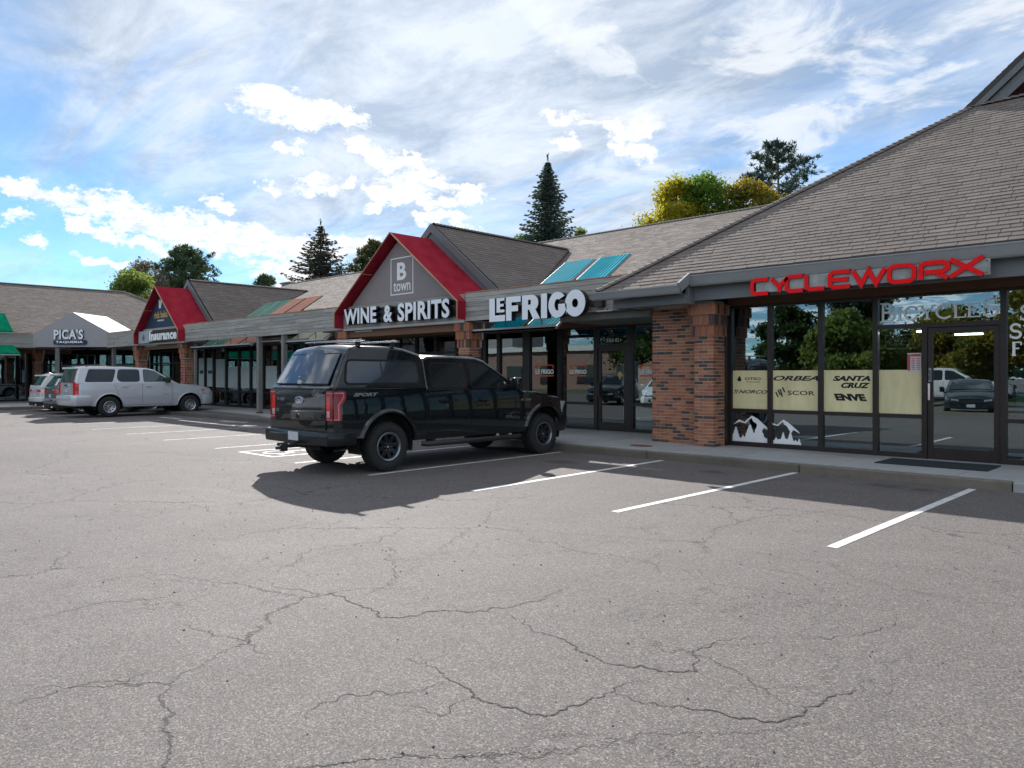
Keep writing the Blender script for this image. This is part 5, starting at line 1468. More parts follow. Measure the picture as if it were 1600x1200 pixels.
# ================================================================ sloping sun panels through the fascia
def sun_panels(label, bays, barx, group='sloping coloured sun panels'):
    y1, z1, sl, y2 = 14.42, 2.92, .67, 17.65
    t_ = thing('sun_panels', label, 'awning', (bays[0][0], 14.4, 2.9), group=group); off = neg(t_)
    s0 = Vector((0, 1, sl)).normalized(); n = Vector((0, -sl, 1)).normalized()
    for a, b_, mt in bays:
        mb = M(); p0 = Vector((a, y1, z1)); L = (y2 - y1) / s0.y; w = b_ - a
        # corrugated sheet
        nr = 18; prof = []
        rows = []
        for q_ in (0, .33, .66, 1):
            rows.append([tuple(p0 + Vector((w * k / nr, 0, 0)) + s0 * L * q_ + n * (.012 * (k % 2))) for k in range(nr + 1)])
        mb.grid(rows); o = mb.build('panel', mt, t_, off=off); md = o.modifiers.new('s', 'SOLIDIFY'); md.thickness = .008
        mb = M()
        for xx in (a, b_): mb.bar(Vector((xx, y1, z1)) - n * .02, Vector((xx, y1, z1)) + s0 * L - n * .02, .035, .05, n)
        for q_ in (0.0, 1.0): mb.bar(Vector((a, y1, z1)) + s0 * L * q_ - n * .03, Vector((b_, y1, z1)) + s0 * L * q_ - n * .03, .03, .035, n)
        mb.build('panel_frame', 'brown_beam' if 'orange' in mt else 'gutter_metal', t_, off=off)
        xx = (a + b_) / 2
        mb = M(); mb.bar((b_ - .05, 16.75, 3.9), (b_ - .05, 16.75, z1 + sl * (16.75 - y1) - .03), .05, .05, (1, 0, 0)); mb.bar((xx, y1 + .04, z1 + .03), (xx, y1 + .04, 3.2), .02, .02, (1, 0, 0)); mb.build('stay', 'rust', t_, off=off)
    mb = M(); mb.box(barx[0], barx[1], y1 - .10, y1 + .0, z1 - .10, z1 - .05); mb.box(barx[0], barx[1], y1 - .10, y1 - .085, z1 - .10, z1 - .0); mb.box(barx[0], barx[1], y1 - .0, y1 + .02, z1 - .10, z1 - .02)
    mb.bar((barx[1], y1 - .04, z1 - .06), (barx[1], y1 + .35, z1 + .26), .04, .06); mb.build('gutter_bar', 'white_trim', t_, off=off)
sun_panels('two turquoise ribbed sun panels above and below the fat letter sign', [(-14.72, -13.58, 'panel_teal'), (-13.38, -12.32, 'panel_teal')], (-15.38, -12.28))
sun_panels('green and salmon ribbed sun panels above the plank fascia left of the wine shop', [(-33.05, -32.12, 'panel_green'), (-31.95, -31.0, 'panel_green'), (-30.82, -29.68, 'panel_orange'), (-29.45, -28.35, 'panel_orange')], (-33.9, -28.3))
sun_panels('pair of cream sun panels beside the left end of the wine shop canopy', [(-25.45, -24.32, 'panel_cream'), (-24.2, -23.1, 'panel_cream')], (-25.9, -22.9))

# ================================================================ left wing
wing = thing('wing_building', 'long low wing at the far left with big grey shingle roof', 'building', (-52, 5, 0))
XW = -47.55
fx = faceX(XW)
mb = M(); mb.box(XW - .12, XW - .001, -12, 11.55, 3.16, 3.92); wpart(wing, 'fascia_board', mb, 'weathered_wood_y')
planks(wing, fx, 8.2, 11.55, 3.15, 3.925, 6, 'weathered_wood_y', seed=9)
mb = M(); mb.box(XW - .16, XW + .045, -12, 11.55, 3.93, 3.955); wpart(wing, 'fascia_cap', mb, 'copper')
mb = M(); mb.box(-50.9, -47.7, -12, 14.2, 3.13, 3.17); wpart(wing, 'soffit', mb, 'soffit')
mb = M(); mb.box(-50.62, -50.55, -12, 14.2, 2.9, 3.13); wpart(wing, 'header_beam', mb, 'brown_beam')
fxw = faceX(-50.7)
storefront(wing, fxw, None, [-8, -5, -2, 1, 3.5, 6.0, 8.2, 10.3, 11.9], .15, 2.95, {k: [1.05] for k in range(8)}, fw=.12)
storefront(wing, fxw, None, [12.7, 13.6, 14.6, 15.6, 16.4], .15, 2.95, {k: [2.3] for k in range(4)}, fw=.12)
mb = M(); mb.use('interior'); mb.add([(-55, -12, .15), (-55, 16.4, .15), (-55, 16.4, 3.1), (-55, -12, 3.1)], [(0, 1, 2, 3)]); mb.add([(-50.75, -12, 3.1), (-55, -12, 3.1), (-55, 16.4, 3.1), (-50.75, 16.4, 3.1)], [(0, 1, 2, 3)])
mb.add([(-50.75, 16.4, .15), (-55, 16.4, .15), (-55, 16.4, 3.1), (-50.75, 16.4, 3.1)], [(0, 1, 2, 3)])
mb.use('interior_floor'); mb.add([(-50.75, -12, .15), (-55, -12, .15), (-55, 16.4, .15), (-50.75, 16.4, .15)], [(0, 1, 2, 3)])
wpart(wing, 'shop_interior', mb, None, fix=False)
mw = .53; Vw = Vector((-1, 0, mw)).normalized(); Lw = (55.0 - 48.4) / abs(Vw.x)
slope(wing, 'roof', (-48.4, -12, 3.85), (0, 1, 0), (-1, 0, mw), [(0, 0), (37.3, 0), (30.7, Lw), (0, Lw)], exposure=.15, tab=.33, seed=41)
zw = 3.85 + mw * 6.6
mb = M(); mb.add([(-55, -12, zw), (-55, 18.7, zw), (-61.6, 25.3, 3.85), (-61.6, -12, 3.85)], [(0, 1, 2, 3)]); mb.add([(-48.4, 25.3, 3.85), (-55, 18.7, zw), (-61.6, 25.3, 3.85)], [(0, 1, 2)]); mb.box(-61, -60.8, -12, 25, 0, 3.8); wpart(wing, 'roof_back', mb, 'roof_deck')
caps(wing, (-55, -12, zw + .03), (-55, 18.7, zw + .03)); caps(wing, (-55, 18.7, zw + .03), (-48.4, 25.3, 3.9), 'hip_cap')
for k, (x_, y_) in enumerate(((-46.5, 12.35), (-44.1, 14.45))):
    t_ = thing('metal_post', ['pale post under the left half of the white gable awning', 'pale post under the right end of the white gable awning'][k], 'post', (x_, y_, .15), group='posts under the white gable awning')
    q = M(); q.box(-.09, .09, -.09, .09, 0, 3.0); q.build('shaft', 'post_metal', t_, bevel=.008)
# white gable awning with taqueria sign, set across the chamfered corner
A0 = Vector((-47.35, 11.42)); A1 = Vector((-44.12, 14.24)); AD = (A1 - A0).normalized(); AN = Vector((AD.y, -AD.x)); AL = (A1 - A0).length
def diag(u, v, w): p = A0 + AD * u + AN * w; return (p.x, p.y, v)
t_ = thing('gable_awning', 'white fabric gable awning with a grey face over the taqueria', 'awning', (-45.7, 12.8, 3.2)); off = neg(t_)
GA = [(0, 3.18), (AL, 3.18), (AL, 3.95), (AL * .515, 5.08), (0, 3.92)]
mb = M(); mb.prism([GA], diag, (0, -.04)); mb.build('awning_face', 'pica_face', t_, off=off)
rows = [[diag(u, v, -.045), diag(u, v, -3.2)] for u, v in ((AL, 3.2), (AL, 3.95), (AL * .515, 5.08), (0, 3.92), (0, 3.2))]
mb = M(); mb.grid(rows); o = mb.build('awning_roof', 'white_fabric', t_, off=off, fix=False); md = o.modifiers.new('s', 'SOLIDIFY'); md.thickness = .02
t_ = thing('taqueria_sign', 'grey letters picas above a navy pill reading taqueria on the gable awning', 'shop sign', (-45.7, 12.7, 3.6)); off = neg(t_)
k0 = AL / 120.0
fit_text("PICA'S", (34 * k0, 80 * k0, 3.60, 4.14), lambda u, v, w: diag(u, v, w + .05), (.05, -.05), 'letter', 'letter_white', t_, off, bold=.03, space=1.06, split=True, side='letter_black')
mb = M(); mb.prism([circ(36 * k0, 3.44, .11, .12, 10, 90, 270) + circ(82 * k0, 3.44, .11, .12, 10, -90, 90)], lambda u, v, w: diag(u, v, w + .05), (.04, -.05)); mb.build('pill_plate', 'navy_sign', t_, off=off)
fit_text('TAQUERIA', (37 * k0, 80 * k0, 3.37, 3.51), lambda u, v, w: diag(u, v, w + .09), (.02, -.005), 'lettering', 'decal_white', t_, off, bold=.03, space=1.1)
for lab, pr in (('upper green fabric awning standing above the plank fascia at the far left', ((-47.5, 4.03), (-48.6, 5.05))), ('lower green fabric awning hanging below the plank fascia at the far left', ((-46.7, 2.83), (-47.5, 3.26)))):
    t_ = thing('green_awning', lab, 'awning', (-48, 9, 3.5), group='green awnings at the far left'); off = neg(t_)
    (xa, za), (xb, zb_) = pr; ye = 10.5 if za > 4 else 10.65
    mb = M(); mb.add([(xa, 4, za), (xa, ye, za), (xb, ye - .15, zb_), (xb, 4, zb_)], [(0, 1, 2, 3)]); mb.add([(xa, ye, za), (xb, ye - .15, zb_), (xb, ye - .15, za)], [(0, 1, 2)])
    mb.box(xa, xa + .03, 4, ye, za - .09, za); mb.build('awning_cloth', 'green_canvas', t_, off=off, fix=False)
    mb = M(); mb.box(xa - .02, xa + .05, 4, ye, za - .13, za - .09); mb.build('awning_rail', 'white_trim', t_, off=off)

# ================================================================ vehicles
def interp(tab, y):
    if y <= tab[0][0]: return tab[0][1]
    for (a, va), (b_, vb) in zip(tab, tab[1:]):
        if y <= b_:
            t_ = (y - a) / (b_ - a); t_ = t_ * t_ * (3 - 2 * t_) * .35 + t_ * .65
            return va + (vb - va) * t_
    return tab[-1][1]
class Car:
    def __init__(s, root, wb, R_, tw, hw, yr, yf, rocker, arch, belt, top, plan, paint, prof=None, archz=None):
        s.root = root; s.wb = wb; s.R = R_; s.tw = tw; s.hw = hw; s.yr = yr; s.yf = yf; s.rocker = rocker; s.arch = arch
        s.belt = belt; s.top = top; s.plan = plan; s.paint = paint
        s.prof = prof or [(.3, .93), (.45, .965), (.62, .985), (.85, 1.0), (1.05, .995), (1.25, .975), (1.5, .945)]
        s.archz = archz or R_
    def sx(s, y, z): return s.hw * interp(s.plan, y) * interp(s.prof, z)
    def zb(s, y):
        z = interp(s.rocker, y)
        for c in (0, s.wb):
            d = abs(y - c)
            if d < s.arch: z = max(z, s.archz + math.sqrt(s.arch ** 2 - d * d) * .98)
        return z
    def body(s, nz=10, nt=7):
        ys = set([s.yr, s.yf]); y = s.yr
        while y < s.yf: ys.add(round(y, 3)); y += .09
        for e in (s.yr, s.yf):
            sg = 1 if e == s.yr else -1
            for d in (.01, .03, .06, .1, .16): ys.add(round(e + sg * d, 3))
        for c in (0, s.wb):
            for k in range(0, 25): ys.add(round(c - s.arch * math.cos(math.pi * k / 24), 4))
            ys.add(c - s.arch - .003); ys.add(c + s.arch + .003)
        ys = sorted(ys)
        mb = M(); rings = []
        for y in ys:
            zb, zs, zt = s.zb(y), interp(s.belt, y), interp(s.top, y)
            half = []
            for j in range(nz + 1):
                z = zb + (zs - zb) * j / nz; half.append((s.sx(y, z), z))
            x0, z0 = half[-1]
            for j in range(1, nt + 1):
                f = 1 - j / nt; a = f ** .8 if f > 0 else 0
                half.append((x0 * a, z0 + (zt - z0) * (1 - a ** 2.6) ** .75 if f > 0 else zt))
            ring = [(x, y, z) for x, z in half] + [(-x, y, z) for x, z in reversed(half[:-1])]
            rings.append(ring)
        mb.grid(rings)
        n = len(rings[0])
        for rg, rev in ((rings[0], False), (rings[-1], True)):
            c = (0, rg[0][1], (rg[0][2] + rg[nz][2]) / 2)
            vs = [c] + list(rg); fs = [(0, k + 1, k + 2) if rev else (0, k + 2, k + 1) for k in range(n - 1)] + [((0, n, 1) if rev else (0, 1, n))]
            mb.add(vs, fs)
        o = mb.build('body', s.paint, s.root, smooth=True, merge=True, auto=38)
        # wheel wells and belly
        for c in (0, s.wb):
            for sg in (1, -1):
                mb = M(); x1 = s.hw * .93 * interp(s.plan, c)
                mb.lathe([(0, s.arch * 1.0), (-sg * .34, s.arch * 1.0)], (sg * x1, c, s.archz), 'x', 20, -.25, math.pi + .25)
                vs = [(sg * (x1 - .34), c + s.arch * 1.02 * math.cos(a), s.archz + s.arch * 1.02 * math.sin(a)) for a in [(-.25 + (math.pi + .5) * k / 20) for k in range(21)]]
                mb.add(vs, [tuple(range(21))]); mb.build('wheel_well', 'under', s.root, fix=False)
        mb = M(); zf = interp(s.rocker, s.wb / 2); mb.box(-s.hw * .62, s.hw * .62, s.yr + .15, s.yf - .2, zf - .04, zf + .3); mb.box(-s.hw * .9, s.hw * .9, s.arch + .05, s.wb - s.arch - .05, zf + .01, zf + .25)
        mb.tube([(0, .1, s.R), (0, .1, s.R)] if False else [(-s.hw * .8, 0, s.R), (s.hw * .8, 0, s.R)], .05, 8); mb.tube([(-s.hw * .8, s.wb, s.R), (s.hw * .8, s.wb, s.R)], .045, 8)
        mb.build('underbody', 'under', s.root)
        return o
    def patch(s, name, y0, y1, z0, z1, mat, out=.004, n=6, inset=0, shape=None, sides=(1, -1), th=.0):
        """curved skin patch on the body side; shape: polygon in (y,z) instead of a rectangle"""
        res = []
        for sg in sides:
            mb = M()
            if shape:
                mb.prism([shape], lambda u, v, w: (sg * (s.sx(u, v) + out + w), u, v), (0, -.03))
            else:
                rows = []
                for i in range(n + 1):
                    z = z0 + (z1 - z0) * i / n
                    rows.append([(sg * (s.sx(y0 + (y1 - y0) * j / n, z) + out), y0 + (y1 - y0) * j / n, z) for j in range(n + 1)])
                mb.grid(rows)
            res.append(mb.build(name, mat, s.root, smooth=not shape))
        return res
    def line(s, pts, w=.008, mat='seam', out=.003, name='door_seam', sides=(1, -1)):
        """thin line following the side skin"""
        for sg in sides:
            mb = M()
            P_ = []
            for (ya, za), (yb, zb) in zip(pts, pts[1:]):
                m = max(2, int(math.hypot(yb - ya, zb - za) / .08))
                for k in range(m): P_.append((ya + (yb - ya) * k / m, za + (zb - za) * k / m))
            P_.append(pts[-1])
            loop = ribbon(P_, w)[0]; m = len(P_)
            vs = [(sg * (s.sx(p[0], p[1]) + out), p[0], p[1]) for p in loop]
            mb.add(vs, [(k, k + 1, 2 * m - 2 - k, 2 * m - 1 - k) for k in range(m - 1)])
            mb.build(name, mat, s.root)
    def flare(s, w=.05, t_=.045, mat=None, zmin=None, name='wheel_arch_trim'):
        for c in (0, s.wb):
            for sg in (1, -1):
                mb = M(); rows = []
                zl = zmin if zmin is not None else s.archz - .18
                a0 = math.asin(max(-1, (zl - s.archz) / s.arch))
                n = 26
                for k in range(n + 1):
                    a = a0 + (math.pi - 2 * a0) * k / n
                    rw = []
                    for rr, ox in ((s.arch - .004, -.06), (s.arch - .004, t_ * .8), (s.arch + w * .25, t_), (s.arch + w * .8, t_ * .55), (s.arch + w * 1.25, .002)):
                        y = c + rr * math.cos(a); z = s.archz + rr * math.sin(a) * .98
                        rw.append((sg * (s.sx(y, max(z, .35)) + ox), y, z))
                    rows.append(rw)
                mb.grid(rows); mb.build(name, mat or s.paint, s.root, smooth=True)
    def house(s, outline, xb, zb, k, bulge, bow_f, bow_r, roof_idx, f_idx, r_idx, paint=None, name='cabin', bevel=.05, nf=8):
        """outline: (y,z) loop. x(z)=xb-(z-zb)*k. roof_idx get bulge, f_idx bow forward, r_idx bow backward"""
        X_ = lambda z: xb - (z - zb) * k
        s.X_ = X_
        rows = []
        for i in range(nf + 1):
            f = -1 + 2 * i / nf; rw = []
            for q, (y, z) in enumerate(outline):
                b_ = (1 - f * f)
                rw.append((X_(z) * f, y + (bow_f * b_ if q in f_idx else 0) - (bow_r * b_ if q in r_idx else 0), z + (bulge * b_ if q in roof_idx else 0)))
            rows.append(rw + [rw[0]])
        mb = M(); mb.grid(rows)
        for i in (0, nf): mb.add(rows[i][:-1], [tuple(range(len(outline)))])
        return mb.build(name, paint or s.paint, s.root, smooth=True, merge=True, bevel=bevel, auto=30)
    def side_glass(s, poly, X_, glass='car_glass', rim=.018, name='side_window', sides=(1, -1), chamf=.04, rimmat='seam'):
        pl = rounded(poly, chamf)
        for sg in sides:
            mb = M(); mb.prism([grow(pl, rim)], lambda u, v, w: (sg * (X_(v) + w), u, v), (.006, -.02)); a = mb.build('window_rubber', rimmat, s.root)
            mb = M(); mb.prism([pl], lambda u, v, w: (sg * (X_(v) + w), u, v), (.0085, -.0)); mb.build(name, glass, s.root)
def grow(poly, d):
    n = len(poly); A = sum(poly[i][0] * poly[(i + 1) % n][1] - poly[(i + 1) % n][0] * poly[i][1] for i in range(n))
    out = []
    for i in range(n):
        a, b_, c = Vector(poly[i - 1]), Vector(poly[i]), Vector(poly[(i + 1) % n])
        d1 = (b_ - a).normalized(); d2 = (c - b_).normalized()
        n1 = Vector((d1.y, -d1.x)); n2 = Vector((d2.y, -d2.x)); m_ = (n1 + n2).normalized(); sc = 1 / max(.5, m_.dot(n1))
        out.append(tuple(b_ + m_ * d * sc * (1 if A > 0 else -1)))
    return out
def rounded(poly, r_, n=4):
    out = []; m = len(poly)
    for i in range(m):
        a, b_, c = Vector(poly[i - 1]), Vector(poly[i]), Vector(poly[(i + 1) % m])
        r1 = min(r_, (a - b_).length * .45, (c - b_).length * .45)
        p = b_ + (a - b_).normalized() * r1; q = b_ + (c - b_).normalized() * r1
        for k in range(n + 1):
            t_ = k / n; out.append(tuple(p * (1 - t_) ** 2 + b_ * 2 * t_ * (1 - t_) + q * t_ * t_))
    return out
def cross_glass(root, ptop, pbot, X_, bow_t, bow_b, mat='car_glass', name='windscreen', f=.86, ft=None, out=.006, sgn=1, n=10, rim=True):
    """glass across the car between heights; ptop/pbot (y,z)"""
    ft = ft or f
    d = Vector((0, ptop[0] - pbot[0], ptop[1] - pbot[1])); nrm = Vector((0, -d.z, d.y)); nrm.normalize()
    if nrm.y * sgn < 0: nrm = -nrm
    for (e, o_, mt, nm) in (((.02, out - .003, 'seam', 'window_rubber'), (0, out, mat, name)) if rim else ((0, out, mat, name),)):
        rows = []
        for i in range(5):
            t_ = i / 4; ee = e / max(.2, d.length); tt = -ee + (1 + 2 * ee) * t_
            y = pbot[0] + d.y * tt; z = pbot[1] + d.z * tt; bw = bow_b + (bow_t - bow_b) * tt; fw_ = f + (ft - f) * tt
            rw = []
            for j in range(n + 1):
                g_ = -1 + 2 * j / n; x = X_(z) * fw_ * g_ * (1 + e / .8)
                b_ = 1 - (g_ * fw_) ** 2
                rw.append(Vector((x, y + sgn * bw * b_, z)) + nrm * o_)
            rows.append(rw)
        mb = M(); mb.grid(rows); mb.build(nm, mt, root, smooth=True)
def wheel(root, x, y, R_, tw, side, rim=.24, spokes=8, rimmat='rim_dark', lipmat='rim_lip', tread=0, style='truck', name='wheel'):
    w = bpy.data.objects.new(name, None); link(w, root); w.location = (x, y, R_); w.empty_display_size = .1
    h = tw / 2
    mb = M()
    mb.lathe([(-h * .8, rim), (-h, rim + .03), (-h * 1.03, (rim + R_) / 2), (-h * .92, R_ - .035), (-h * .7, R_ - .008), (0, R_ - (.012 if tread else 0)), (h * .7, R_ - .008), (h * .92, R_ - .035), (h * 1.03, (rim + R_) / 2), (h, rim + .03), (h * .8, rim)], (0, 0, 0), 'x', 56)
    for k in (-.35, .35): pass
    if tread:
        for k in range(tread):
            a = 2 * math.pi * k / tread
            for q_, (xa, xb_) in enumerate(((-h * .97, -h * .55), (-h * .48, -.01), (.01, h * .48), (h * .55, h * .97))):
                a2 = a + (.5 if q_ % 2 else 0) * 2 * math.pi / tread
                da = math.pi / tread * .62; r0, r1 = R_ - .03, R_ + (.003 if 0 < q_ < 3 else -.004)
                vs = []
                for rr in (r0, r1):
                    for xx in (xa, xb_):
                        for dd in (-da, da):
                            r2 = rr - (.015 if (abs(xx) > h * .9) else 0)
                            vs.append((xx, math.cos(a2 + dd) * r2, math.sin(a2 + dd) * r2))
                mb.add(vs, [(0, 1, 3, 2), (4, 6, 7, 5), (0, 4, 5, 1), (2, 3, 7, 6), (0, 2, 6, 4), (1, 5, 7, 3)])
            # shoulder lugs on the side wall
    mb.build('tyre', 'tyre', w, smooth=True, auto=40)
    s_ = side; mb = M(); mb.use(lipmat)
    mb.lathe([(s_ * h * .86, rim + .012), (s_ * h * .98, rim + .006), (s_ * h * 1.0, rim - .008), (s_ * h * .9, rim - .03), (s_ * h * .55, rim - .045)], (0, 0, 0), 'x', 48)
    mb.use(rimmat)
    mb.lathe([(s_ * h * .55, rim - .045), (-s_ * h * .7, rim - .05)], (0, 0, 0), 'x', 40)
    mb.use('under'); mb.lathe([(-s_ * h * .1, rim - .04), (-s_ * h * .1, .001)], (0, 0, 0), 'x', 24)
    mb.use(rimmat)
    ax = s_ * h * .5
    for k in range(spokes):
        a = 2 * math.pi * k / spokes + .2
        ca, sa = math.cos(a), math.sin(a); pa = Vector((0, ca, sa)); pt = Vector((0, -sa, ca))
        w0, w1 = (.045, .030) if style == 'truck' else (.026, .034)
        r0, r1 = .05, rim - .035
        vs = []
        for (rr, ww, xx) in ((r0, w0, ax + s_ * .01), (r1, w1, ax + s_ * .035)):
            for sg in (-1, 1):
                for dx in (0, -s_ * .05): vs.append(tuple(pa * rr + pt * sg * ww + Vector((xx + dx, 0, 0))))
        mb.add(vs, [(0, 2, 6, 4), (1, 5, 7, 3), (0, 4, 5, 1), (2, 3, 7, 6), (4, 6, 7, 5)])
    mb.lathe([(ax + s_ * .03, .001), (ax + s_ * .03, .055), (ax, .075), (ax - s_ * .05, .08)], (0, 0, 0), 'x', 20)
    mb.use('chrome')
    mb.lathe([(ax + s_ * .035, .001), (ax + s_ * .034, .022)], (0, 0, 0), 'x', 12)
    for k in range(6 if style == 'truck' else 5):
        a = 2 * math.pi * k / 6; mb.tube([(ax + s_ * .0, .062 * math.cos(a), .062 * math.sin(a)), (ax + s_ * .032, .062 * math.cos(a), .062 * math.sin(a))], .007, 6)
    mb.build('rim', None, w, smooth=True, auto=35)
    return w
def sweep(root, name, path, prof, mat, smooth=True, bevel=0, closed=True):
    """path: (x,y) plan points; prof: (out,z) loop, out = distance outwards"""
    rows = []; n = len(path)
    for k in range(n):
        a = Vector(path[max(k - 1, 0)]); b_ = Vector(path[min(k + 1, n - 1)]); d = (b_ - a).normalized(); nn = Vector((-d.y, d.x))
        rows.append([(path[k][0] + nn.x * o_, path[k][1] + nn.y * o_, z) for o_, z in (list(prof) + [prof[0]] if closed else prof)])
    mb = M(); mb.grid(rows)
    if closed:
        for rw in (rows[0][:-1], rows[-1][:-1]): mb.add(rw, [tuple(range(len(rw)))])
    return mb.build(name, mat, root, smooth=smooth, merge=True, bevel=bevel, auto=35)
def mirror_mb(root, loc, sg, paint):
    mb = M(); x, y, z = loc
    mb.bar((sg * x, y, z - .02), (sg * (x + .13), y - .01, z + .02), .05, .04)
    mb.build('mirror_arm', 'plastic', root)
    mb = M(); P_ = [(sg * (x + .08), z - .1), (sg * (x + .08), z + .13), (sg * (x + .26), z + .15), (sg * (x + .29), z + .1), (sg * (x + .28), z - .1)]
    mb.prism([P_], lambda u, v, w: (u, y + w, v), (.09, -.07)); return mb.build('mirror', paint, root, bevel=.025, smooth=True)
def side_text(car, txt, y0, y1, z0, z1, mat, name='badge', out=.008, sides=(1,), **k):
    for sg in sides:
        fr = (lambda u, v, w: (car.sx(u, v) + w, u, v)) if sg > 0 else (lambda u, v, w: (-car.sx(u, v) - w, y0 + y1 - u, v))
        fit_text(txt, (y0, y1, z0, z1), fr, (out, .0), name, mat, car.root, **k)
def rear_fr(yr): return lambda u, v, w: (u, yr - w, v)

# ---------------------------------------------------------------- black pickup with a canopy over the bed
def pickup(name, label, loc, rz, paint_m, cap=True, group=None):
    t_ = thing(name, label, 'pickup truck', loc, rz, group)
    wb = 4.0
    c = Car(t_, wb, .425, .29, 1.055, -1.08, 4.93, [(-1.1, .62), (-.6, .60), (.7, .50), (3.3, .50), (4.6, .60), (5, .62)], .56,
            [(-1.1, 1.40), (.7, 1.40), (.9, 1.38), (3.1, 1.36), (3.6, 1.27), (4.5, 1.17), (4.85, 1.05), (4.93, .98)],
            [(-1.1, 1.43), (.7, 1.43), (3.0, 1.40), (3.3, 1.40), (4.0, 1.34), (4.6, 1.25), (4.85, 1.12), (4.93, 1.02)],
            [(-1.08, .965), (-.95, .995), (-.5, 1), (4.0, 1), (4.4, .985), (4.7, .94), (4.85, .89), (4.93, .80)], paint_m,
            prof=[(.4, .95), (.55, .985), (.7, .995), (.9, 1.0), (1.1, .995), (1.25, .985), (1.42, .965)], archz=.46)
    c.body()
    # cab
    k_ = .26; xb, zb0 = 1.0, 1.36
    out = [(.86, 1.34), (3.42, 1.34), (3.30, 1.40), (2.42, 1.93), (2.2, 1.985), (1.6, 2.0), (1.0, 1.99), (.86, 1.93)]
    X_ = lambda z: xb - (z - zb0) * k_
    c.house(out, xb, zb0, k_, .045, .10, 0, {3, 4, 5, 6, 7}, {1, 2, 3}, set(), bevel=.045)
    gl = 'car_glass'
    c.side_glass([(1.00, 1.42), (1.84, 1.42), (1.84, 1.86), (1.12, 1.87), (1.02, 1.82)], X_, gl)
    c.side_glass([(1.98, 1.42), (3.02, 1.42), (2.88, 1.53), (2.38, 1.82), (2.15, 1.86), (1.98, 1.86)], X_, gl)
    cross_glass(t_, (2.50, 1.90), (3.30, 1.43), X_, .10, .10, gl, 'windscreen', .90, .86)
    c.line([(.83, 1.40), (.83, .53)], .012); c.line([(1.92, 1.38), (1.92, .56), (.9, .56)], .009); c.line([(3.12, 1.36), (3.12, .56), (1.95, .56)], .009)
    c.line([(.9, .56), (.9, .9), (.9, 1.38)], .008)
    for yy in (1.12, 2.12):
        for sg in (1, -1):
            mb = M(); x = c.sx(yy, 1.18); mb.box(sg * (x + .012), sg * (x + .045), yy, yy + .24, 1.165, 1.195); mb.box(sg * (x - .01), sg * (x + .03), yy + .01, yy + .04, 1.165, 1.195); mb.box(sg * (x - .01), sg * (x + .03), yy + .2, yy + .23, 1.165, 1.195)
            mb.build('door_handle', paint_m, t_, bevel=.006)
            c.patch('handle_recess', yy + .03, yy + .2, 1.13, 1.215, 'seam', .0025, 3, sides=(sg,))
    for sg in (1, -1): mirror_mb(t_, (.98, 3.02, 1.46), sg, paint_m)
    c.flare(.055, .05, zmin=.60)
    # side step
    for sg in (1, -1):
        mb = M(); mb.tube([(sg * .98, .75, .43), (sg * 1.06, .85, .42), (sg * 1.06, 3.2, .42), (sg * .98, 3.3, .43)], .05, 10); mb.box(sg * .8, sg * 1.02, 1.0, 1.06, .42, .5); mb.box(sg * .8, sg * 1.02, 2.9, 2.96, .42, .5); mb.build('side_step', 'plastic', t_, smooth=True, auto=40)
    # tail gate and lamps
    yr = -1.08
    rf = rear_fr(yr)
    mb = M(); mb.prism([rounded([(-.80, .74), (.80, .74), (.80, 1.38), (-.80, 1.38)], .03)], rf, (.018, -.02)); tg = mb.build('tailgate', paint_m, t_, bevel=.012, smooth=True, auto=30)
    mb = M(); mb.prism([rounded([(-.74, 1.33), (.74, 1.33), (.78, 1.385), (-.78, 1.385)], .01)], rf, (.03, .0)); mb.prism([rounded([(-.62, .86), (.62, .86), (.44, 1.0), (-.44, 1.0)], .03)], rf, (.024, .0)); mb.build('tailgate_lip', paint_m, tg, bevel=.01, smooth=True, auto=30)
    mb = M(); mb.prism([circ(0, 1.23, .135, .058, 28)], rf, (.034, .0)); mb.build('oval_badge', 'chrome', tg, bevel=.004)
    mb = M(); mb.prism([circ(0, 1.23, .12, .047, 28)], rf, (.0365, .034)); mb.build('oval_face', 'badge_blue', tg)
    if cap:
        fit_text('Ford', (-.075, .075, 1.205, 1.262), rf, (.039, .036), 'lettering', 'chrome', tg, shear=.3)
        fit_text('F-150', (-.74, -.50, 1.205, 1.262), rf, (.024, .018), 'lettering', 'badge_grey', tg, bold=.03, shear=.15)
    mb = M(); mb.prism([circ(-.02, .99, .016, .016, 10)], rf, (.026, .02)); mb.build('lock', 'chrome', tg)
    for sg in (1, -1):
        ln = thing('tail_lamp', None, None); ln.parent = t_
        # lens wraps the corner
        def Lp(x): return sg * x
        mb = M()
        yl = yr - .012
        A = [(.815, .90), (1.005, .90), (1.005, 1.385), (.815, 1.385)]
        mb.prism([A], lambda u, v, w: (Lp(u), yr - w, v), (.016, -.03))
        S_ = [(yr, .90), (yr + .13, .90), (yr + .13, 1.14), (yr + .22, 1.26), (yr + .22, 1.385), (yr, 1.385)]
        mb.prism([S_], lambda u, v, w: (sg * (c.sx(u, v) + w), u, v), (.010, -.08))
        o = mb.build('lens', 'lens_red', ln, bevel=.008)
        mb = M(); mb.prism([[(.83, .95), (.93, .95), (.93, 1.30), (.83, 1.30)]], lambda u, v, w: (Lp(u), yr - w, v), (.0175, .0)); mb.build('brake_lens', 'lens_red_bright', ln)
        mb = M(); mb.prism([[(.845, .955), (.925, .955), (.925, 1.06), (.845, 1.06)]], lambda u, v, w: (Lp(u), yr - w, v), (.019, .0)); mb.build('reverse_lens', 'lens_clear', ln)
        mb = M()
        for lp in (ribbon([(.83, 1.355), (.995, 1.355)], .018), ribbon([(.83, .925), (.995, .925)], .018)): mb.prism(lp, lambda u, v, w: (Lp(u), yr - w, v), (.0185, .0))
